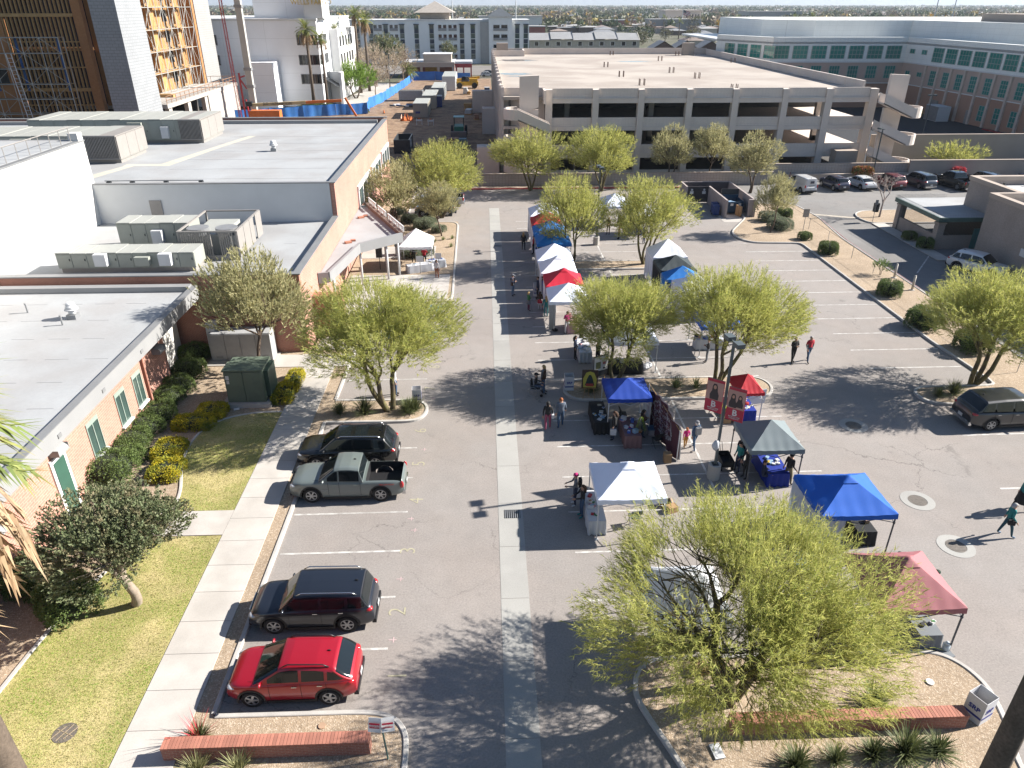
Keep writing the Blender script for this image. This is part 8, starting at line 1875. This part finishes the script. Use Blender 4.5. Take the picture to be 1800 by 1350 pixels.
def hair_mesh(j, style, m):
    h = j['hea']; b = MB()
    def cap(u, v):
        th = u*2*math.pi; ph = v*(1.75 if style != 'short' else 1.55); fr = math.sin(th)   # opens towards the face
        if fr < -.2: ph *= .62
        return (h.x+.101*math.sin(ph)*math.cos(th), h.y+.012+.116*math.sin(ph)*math.sin(th), h.z+.012+.118*math.cos(ph))
    b.grid(cap, 16, 6)
    if style == 'long': b.tube([(h.x,h.y+.07,h.z+.02),(h.x,h.y+.115,h.z-.12),(h.x,h.y+.125,h.z-.30)], [.085,.09,.05], 8)
    if style == 'bob': b.tube([(h.x,h.y+.05,h.z+.01),(h.x,h.y+.07,h.z-.10)], [.095,.075], 8)
    return b.mesh('hair', m, True)
def hat_mesh(j, kind, m):
    h = j['hea']; b = MB(); b.ell((h.x,h.y+.005,h.z+.06),(.108,.12,.08),12,6)
    if kind == 'cap': b.cbox((h.x,h.y-.14,h.z+.05),(.14,.12,.012),0,.15)
    if kind == 'brim': b.cyl(h.x,h.y,h.z+.055,h.z+.065,.19,n=16)
    return b.mesh('hat', m, True)
def pm(name, col): return mat('wear_'+name, col, .85, .08, 8, .06)
blk, nvy, dnm, gry, tealw, grn_, redw, wht, pnk, brn, lgt, mus = pm('black',(.018,.018,.02)), pm('navy',(.02,.03,.07)), pm('denim',(.045,.09,.17)), pm('grey',(.16,.17,.19)), pm('teal',(.02,.22,.22)), pm('green',(.04,.20,.06)), pm('red',(.50,.03,.05)), pm('white',(.6,.6,.62)), pm('magenta',(.50,.02,.17)), pm('brown',(.08,.045,.03)), pm('light_blue',(.20,.28,.38)), pm('mustard',(.42,.20,.03))
hairs = {'blonde':pm('hair_blonde',(.45,.30,.13)),'brown':pm('hair_brown',(.07,.035,.018)),'black':pm('hair_black',(.015,.012,.01)),'grey':pm('hair_grey',(.45,.44,.43)),'ginger':pm('hair_ginger',(.30,.10,.03))}
def person(lab, x, y, deg, top, leg, sleeve=None, shoe=blk, skin=0, h=1.7, hair=('brown','short'), stance='stand', arms='down', bulk=1.0, sit=False, hat=None, skirt=None, z=0, bag=None, jacket=None):
    me, j = body_mesh((stance,arms,bulk,sit), stance, arms, bulk, sit)
    t = thing('person', lab, 'person', None, (x,y,z)); t.rotation_euler = (0,0,R(deg)); t.scale = (h/1.7,)*3; ORG[t.name] = (0,0,0)
    b_ = link('body', me, t)
    for i, m in enumerate((SKIN[skin], top, leg, shoe, sleeve or top)): b_.material_slots[i].link = 'OBJECT'; b_.material_slots[i].material = m
    if hair: link('hair', hair_mesh(j, hair[1], hairs[hair[0]]), t)
    if hat: link('hat', hat_mesh(j, hat[0], hat[1]), t)
    if skirt:
        q = MB(); n = 18; rows = []
        for zz, r_ in ((j['pel'].z+.06,.14*bulk),(j['pel'].z-.1,.185*bulk),(j['pel'].z-skirt[1],.235*bulk)): rows.append([(r_*math.cos(2*math.pi*i/n)*(1+.04*math.sin(i*2.4)), r_*.8*math.sin(2*math.pi*i/n), zz) for i in range(n)])
        q.add([p for r_ in rows for p in r_], [(a*n+i,a*n+(i+1)%n,(a+1)*n+(i+1)%n,(a+1)*n+i) for a in range(2) for i in range(n)]); link('skirt', q.mesh('skirt', skirt[0], True), t)
        if len(skirt) > 2:
            q = MB(); z0 = j['pel'].z-skirt[1]; q.tube([(0,0,z0),(0,0,z0+.05)],.245*bulk,18); link('trim', q.mesh('trim', skirt[2], True), t)
    if jacket:
        q = MB(); n = 18; rows = []
        for zz, r_ in ((j['nec'].z-.06,.10),(j['che'].z+.05,.185*bulk),(j['spi'].z,.165*bulk),(j['pel'].z-.12,.18*bulk)): rows.append([(r_*math.cos(2*math.pi*i/n), r_*.78*math.sin(2*math.pi*i/n), zz) for i in range(n)])
        q.add([p for r_ in rows for p in r_], [(a*n+i,a*n+(i+1)%n,(a+1)*n+(i+1)%n,(a+1)*n+i) for a in range(3) for i in range(n) if not (12 <= i <= 14)]); link('jacket', q.mesh('jacket', jacket, True), t)
    if bag:
        kind, m, lb = bag; c, s = math.cos(R(deg)), math.sin(R(deg)); k = h/1.7
        lx, ly, lz = {'back':(0,.19,1.22),'hip':(-.26,.02,.88),'hand':(.28,-.03,.62)}[kind]
        p = (x+(lx*c-ly*s)*k, y+(lx*s+ly*c)*k, z+lz*k); g = thing('bag', lb, 'bag', None, p); MB().cbox(p, {'back':(.28,.15,.40),'hip':(.12,.26,.22),'hand':(.10,.32,.34)}[kind], R(deg)).build('pouch', m, g); MB().tube([(p[0],p[1],p[2]+.1),(p[0]+.03,p[1],p[2]+.34*k),(p[0],p[1]+.02,p[2]+.1)],.012,4).build('strap', m, g)
    return t
# two walkers towards the lot, the couple on the right
person('person in black hoodie and dark trousers walking beside the person in red', 19.3,40.55,15,blk,blk,h=1.78,hair=('brown','short'),stance='stroll',arms='fold',bulk=1.22)
person('person in red shirt over grey sleeves and blue jeans on the open lot', 20.35,40.7,10,redw,dnm,sleeve=gry,skin=0,h=1.75,hair=('grey','short'),stance='walk',bulk=1.1)
person('person in long black coat facing away under the lane shade near azure canopies', 3.5,64.8,160,blk,blk,hair=('blonde','long'),jacket=blk); person('person in red top and black trousers beside the azure canopies', 4.35,63.6,250,redw,blk,bulk=1.15,hair=('brown','short'))
person('person in dark jacket and cap with light jeans standing on the lane', 2.05,53.1,60,nvy,lgt,hat=('cap',gry),hair=None,arms='fold',bulk=1.1,h=1.76,jacket=brn)
person('child sized person in green top and dark skirt with patterned tights', 3.1,49.9,110,grn_,pm('plum',(.16,.04,.08)),h=1.5,hair=('blonde','bob'),skirt=(gry,.30),arms='fold')
person('person in dark navy top leaning at the red canopy stall', 3.95,52.4,270,nvy,blk,h=1.78,hair=('brown','short'),bulk=1.2)
person('child in red dress with white trim beside the red canopy', 3.95,50.1,170,brn,wht,sleeve=blk,shoe=wht,h=1.45,hair=('brown','long'),skirt=(redw,.36,wht))
person('person in teal top and teal trousers at the nearest back row canopy', 4.3,48.7,185,tealw,pm('sea',(.06,.22,.24)),shoe=tealw,h=1.6,hair=('blonde','long'))
person('person with pale curly hair standing beside the wheelchair', 3.25,37.35,240,gry,dnm,h=1.72,hair=('blonde','bob'),arms='one',jacket=brn)
person('seated person in dark jacket and cap in the wheelchair', 2.78,36.95,75,blk,dnm,h=1.72,hat=('cap',blk),hair=('black','short'),sit=True,z=.10)
WC = thing('wheelchair', 'black wheelchair on the shaded asphalt with a seated rider', 'wheelchair', None, (2.74,36.97,0)); WC.rotation_euler = (0,0,R(75)); ORG[WC.name] = (0,0,0)
for s in (-1,1):
    b = MB(); b.tube([(s*.30,.08+.30*math.cos(2*math.pi*i/24),.31+.30*math.sin(2*math.pi*i/24)) for i in range(25)], .016, 6, False)
    for k in range(10): b.tube([(s*.30,.08,.31),(s*.30,.08+.29*math.cos(2*math.pi*k/10),.31+.29*math.sin(2*math.pi*k/10))],.004,3,False)
    b.build('wheel', rubber if False else grey_metal, WC); MB().tube([(s*.24-.02,-.42,.09),(s*.24+.02,-.42,.09)],.09,12).build('caster', rubber, WC)
MB().box(-.25,.25,-.28,.2,.44,.49).build('seat', cl_black, WC); MB().cbox((0,.24,.72),(.5,.03,.45),0,-.12).build('backrest', cl_black, WC); b = MB()
for s in (-1,1): b.tube([(s*.26,.30,1.0),(s*.26,.22,.9),(s*.26,.2,.45),(s*.26,-.3,.46),(s*.2,-.5,.12)],.014,5).tube([(s*.27,.2,.7),(s*.27,-.2,.7),(s*.27,-.25,.46)],.014,5)
b.build('frame', grey_metal, WC)
person('person in black hoodie with magenta patterned trousers walking away', 3.15,33.0,175,blk,pm('rosy',(.32,.07,.13)),shoe=wht,h=1.7,hair=('black','bob'),stance='stroll',bulk=1.2,hat=('beanie',blk),bag=('hip',wht,'small white bag with pattern slung on the person in black hoodie'))
person('large person in slate blue shirt and jeans walking away from the camera', 3.85,33.2,185,pm('slate',(.13,.16,.21)),dnm,sleeve=None,h=1.82,hair=('ginger','short'),stance='stroll',bulk=1.42)
person('person in long black cardigan with a white tote at the rose brown table', 6.5,31.9,260,blk,nvy,h=1.7,hair=('brown','long'),jacket=blk,bag=('hand',wht,'white printed tote bag held at the rose brown table'))
person('vendor in dark brown top with long hair behind the rose brown table', 8.05,32.1,95,brn,dnm,h=1.65,hair=('black','long'),arms='fold')
person('child in magenta jacket and mustard trousers beside an adult in denim', 10.05,30.95,190,pnk,mus,shoe=wht,h=1.22,hair=('ginger','bob'),stance='stroll'); person('adult in blue top and jeans with grey backpack leading a child', 10.45,30.75,200,dnm,dnm,shoe=wht,h=1.72,hair=('grey','bob'),stance='walk',hat=('beanie',gry),bag=('back',gry,'grey backpack worn by the adult leading a child'))
person('person in turquoise top with dark backpack at the grey canopy', 12.05,28.75,290,tealw,nvy,h=1.68,hair=('black','long'),bag=('back',nvy,'dark teal backpack on the person at the grey canopy')); person('person in black with dark hair at the corner of the grey canopy', 12.25,28.2,285,blk,blk,h=1.66,hair=('black','long'),arms='reach'); person('person in black jacket facing the camera under the grey canopy edge', 12.35,29.3,0,blk,blk,h=1.7,hair=('black','bob'),arms='fold')
person('seated person in navy shirt at the royal blue table', 12.9,27.7,80,nvy,nvy,h=1.7,hair=('brown','short'),arms='reach',sit=True,z=.05); person('person in black puffer jacket and khaki trousers by the royal blue table', 14.05,27.6,110,blk,pm('khaki',(.22,.19,.12)),h=1.75,hair=('black','short'),hat=('beanie',blk),bulk=1.2,stance='stroll')
person('person in teal jacket with white hair crossing the open asphalt at right', 22.0,23.6,75,tealw,pm('dark_teal',(.02,.08,.11)),shoe=lgt,h=1.7,hair=('grey','bob'),stance='walk',bulk=1.1,bag=('hip',blk,'black shoulder bag on the person with white hair')); person('person in turquoise blouse and black skirt at the right picture edge', 23.75,25.3,75,tealw,blk,h=1.7,hair=('brown','bob'),stance='walk',bulk=1.3,skirt=(blk,.5))
person('person in black jacket and jeans at the white vented canopy table', 4.05,25.55,280,blk,dnm,shoe=tealw,h=1.72,hair=('brown','long'),arms='reach'); person('person with magenta beanie and grey backpack at the white vented canopy', 3.85,26.4,270,gry,nvy,shoe=wht,h=1.74,hat=('beanie',pnk),hair=('brown','short'),arms='reach',bag=('back',blk,'black backpack on the person with magenta beanie'))
person('vendor in tan top inside the bright blue canopy', 14.9,24.2,60,pm('tan',(.48,.28,.14)),pm('dark_green',(.03,.07,.06)),shoe=gry,h=1.7,hair=('brown','short'),arms='reach'); person('person with dark cap standing behind the maroon canopy', 15.6,20.8,120,blk,blk,h=1.68,hat=('beanie',blk),hair=('black','short')); person('person in orange red top at the right side of the maroon canopy', 16.5,19.8,100,pm('orange_red',(.62,.10,.03)),nvy,h=1.66,hair=('black','short'),hat=('beanie',pm('forest',(.02,.05,.03))))
person('person in white shirt and jeans behind the forked tree', -5.35,37.2,90,wht,dnm,h=1.74,hair=('brown','short'),hat=('cap',wht)); person('person in patterned white top and brown trousers by the entrance poster', -4.05,57.2,150,wht,pm('rust',(.28,.10,.05)),h=1.66,hair=('brown','bob')); person('person in red shirt at the table of blue shirts', -5.3,60.6,170,redw,blk,h=1.72,hair=('black','short'),arms='reach'); person('person in black standing in the entrance tent', -6.3,61.4,190,blk,blk,h=1.75,hair=('black','short'))
for k,(x,y,tp,lg,lab) in enumerate(((6.2,43.3,blk,blk,'person in black at the white table behind the tree'),(5.6,41.6,nvy,blk,'person in navy leaning over the white table behind the tree'),(6.9,40.6,blk,blk,'person in black coat beside the tall display board'),(5.5,45.6,pnk,wht,'person in pink by the pink covered table'),(12.9,68.0,pm('peach',(.55,.30,.20)),blk,'person in peach top by the far crooked tree'),(12.1,69.6,brn,brn,'person in brown among the far right tents'),(15.0,66.5,blk,nvy,'person in black crouched look near the far white tents'),(18.3,44.3,pm('lime',(.20,.60,.05)),nvy,'person in lime green vest right of the blue canopy'),(17.4,43.6,wht,gry,'person in white behind the lime vest'),(13.9,40.8,blk,gry,'person in black sitting edge of the blue canopy'))):
    lab = lab.replace('crouched look near','standing near').replace('sitting edge of','at the edge of'); person(lab, x, y, k*67, tp, lg, h=1.62+.02*(k%6), hair=(('brown','black','blonde')[k%3],('short','long','bob')[k%3]), arms=('fold','down','reach')[k%3])
tag(MB().cbox((11.1,36.2,.35),(1.0,.05,.9),.2).build('cloth_bundle', cl_white), 'white cloth bundle hanging on the kerb side of the small red canopy', 'cloth'); bpy.data.objects['cloth_bundle'].location = (4.1,-1.0,.2)
for k,(x,y) in enumerate(((9.75,39.9),(10.0,40.1))): t = tag(MB().ell((x,y,.2),(.28,.22,.22),9,6,.12).build('plastic_bag', cl_white), ('pale full plastic bag by the canopy leg behind the trunk','second pale plastic bag beside the canopy leg behind the trunk')[k], 'bag')
for k,(x,y) in enumerate(((4.75,46.1),(13.45,27.0+2.7),(13.0,25.4))): tag(MB().ell((x,y,.1),(.22,.15,.12),9,6,.15).build('sandbag', cl_black), ('dark bag at the foot of the grey side wall','small dark bundle behind the grey canopy','dark sandbag at the blue canopy back leg')[k], 'bag')
# ------------------------------------------------------------------ air
hz = MB().box(-9800,9800,-60,14200,-1.5,330).build('haze', bpy.data.materials.new('haze_air')); stuff(hz, 'thin blue desert haze over the far city', 'haze')
m = hz.data.materials[0]; m.use_nodes = True; nt = m.node_tree; nt.nodes.clear()
o = nt.nodes.new('ShaderNodeOutputMaterial'); v = nt.nodes.new('ShaderNodeVolumePrincipled')
v.inputs['Color'].default_value = (.72,.82,.95,1); v.inputs['Density'].default_value = .00008; v.inputs['Anisotropy'].default_value = .2
nt.links.new(v.outputs[0], o.inputs['Volume'])
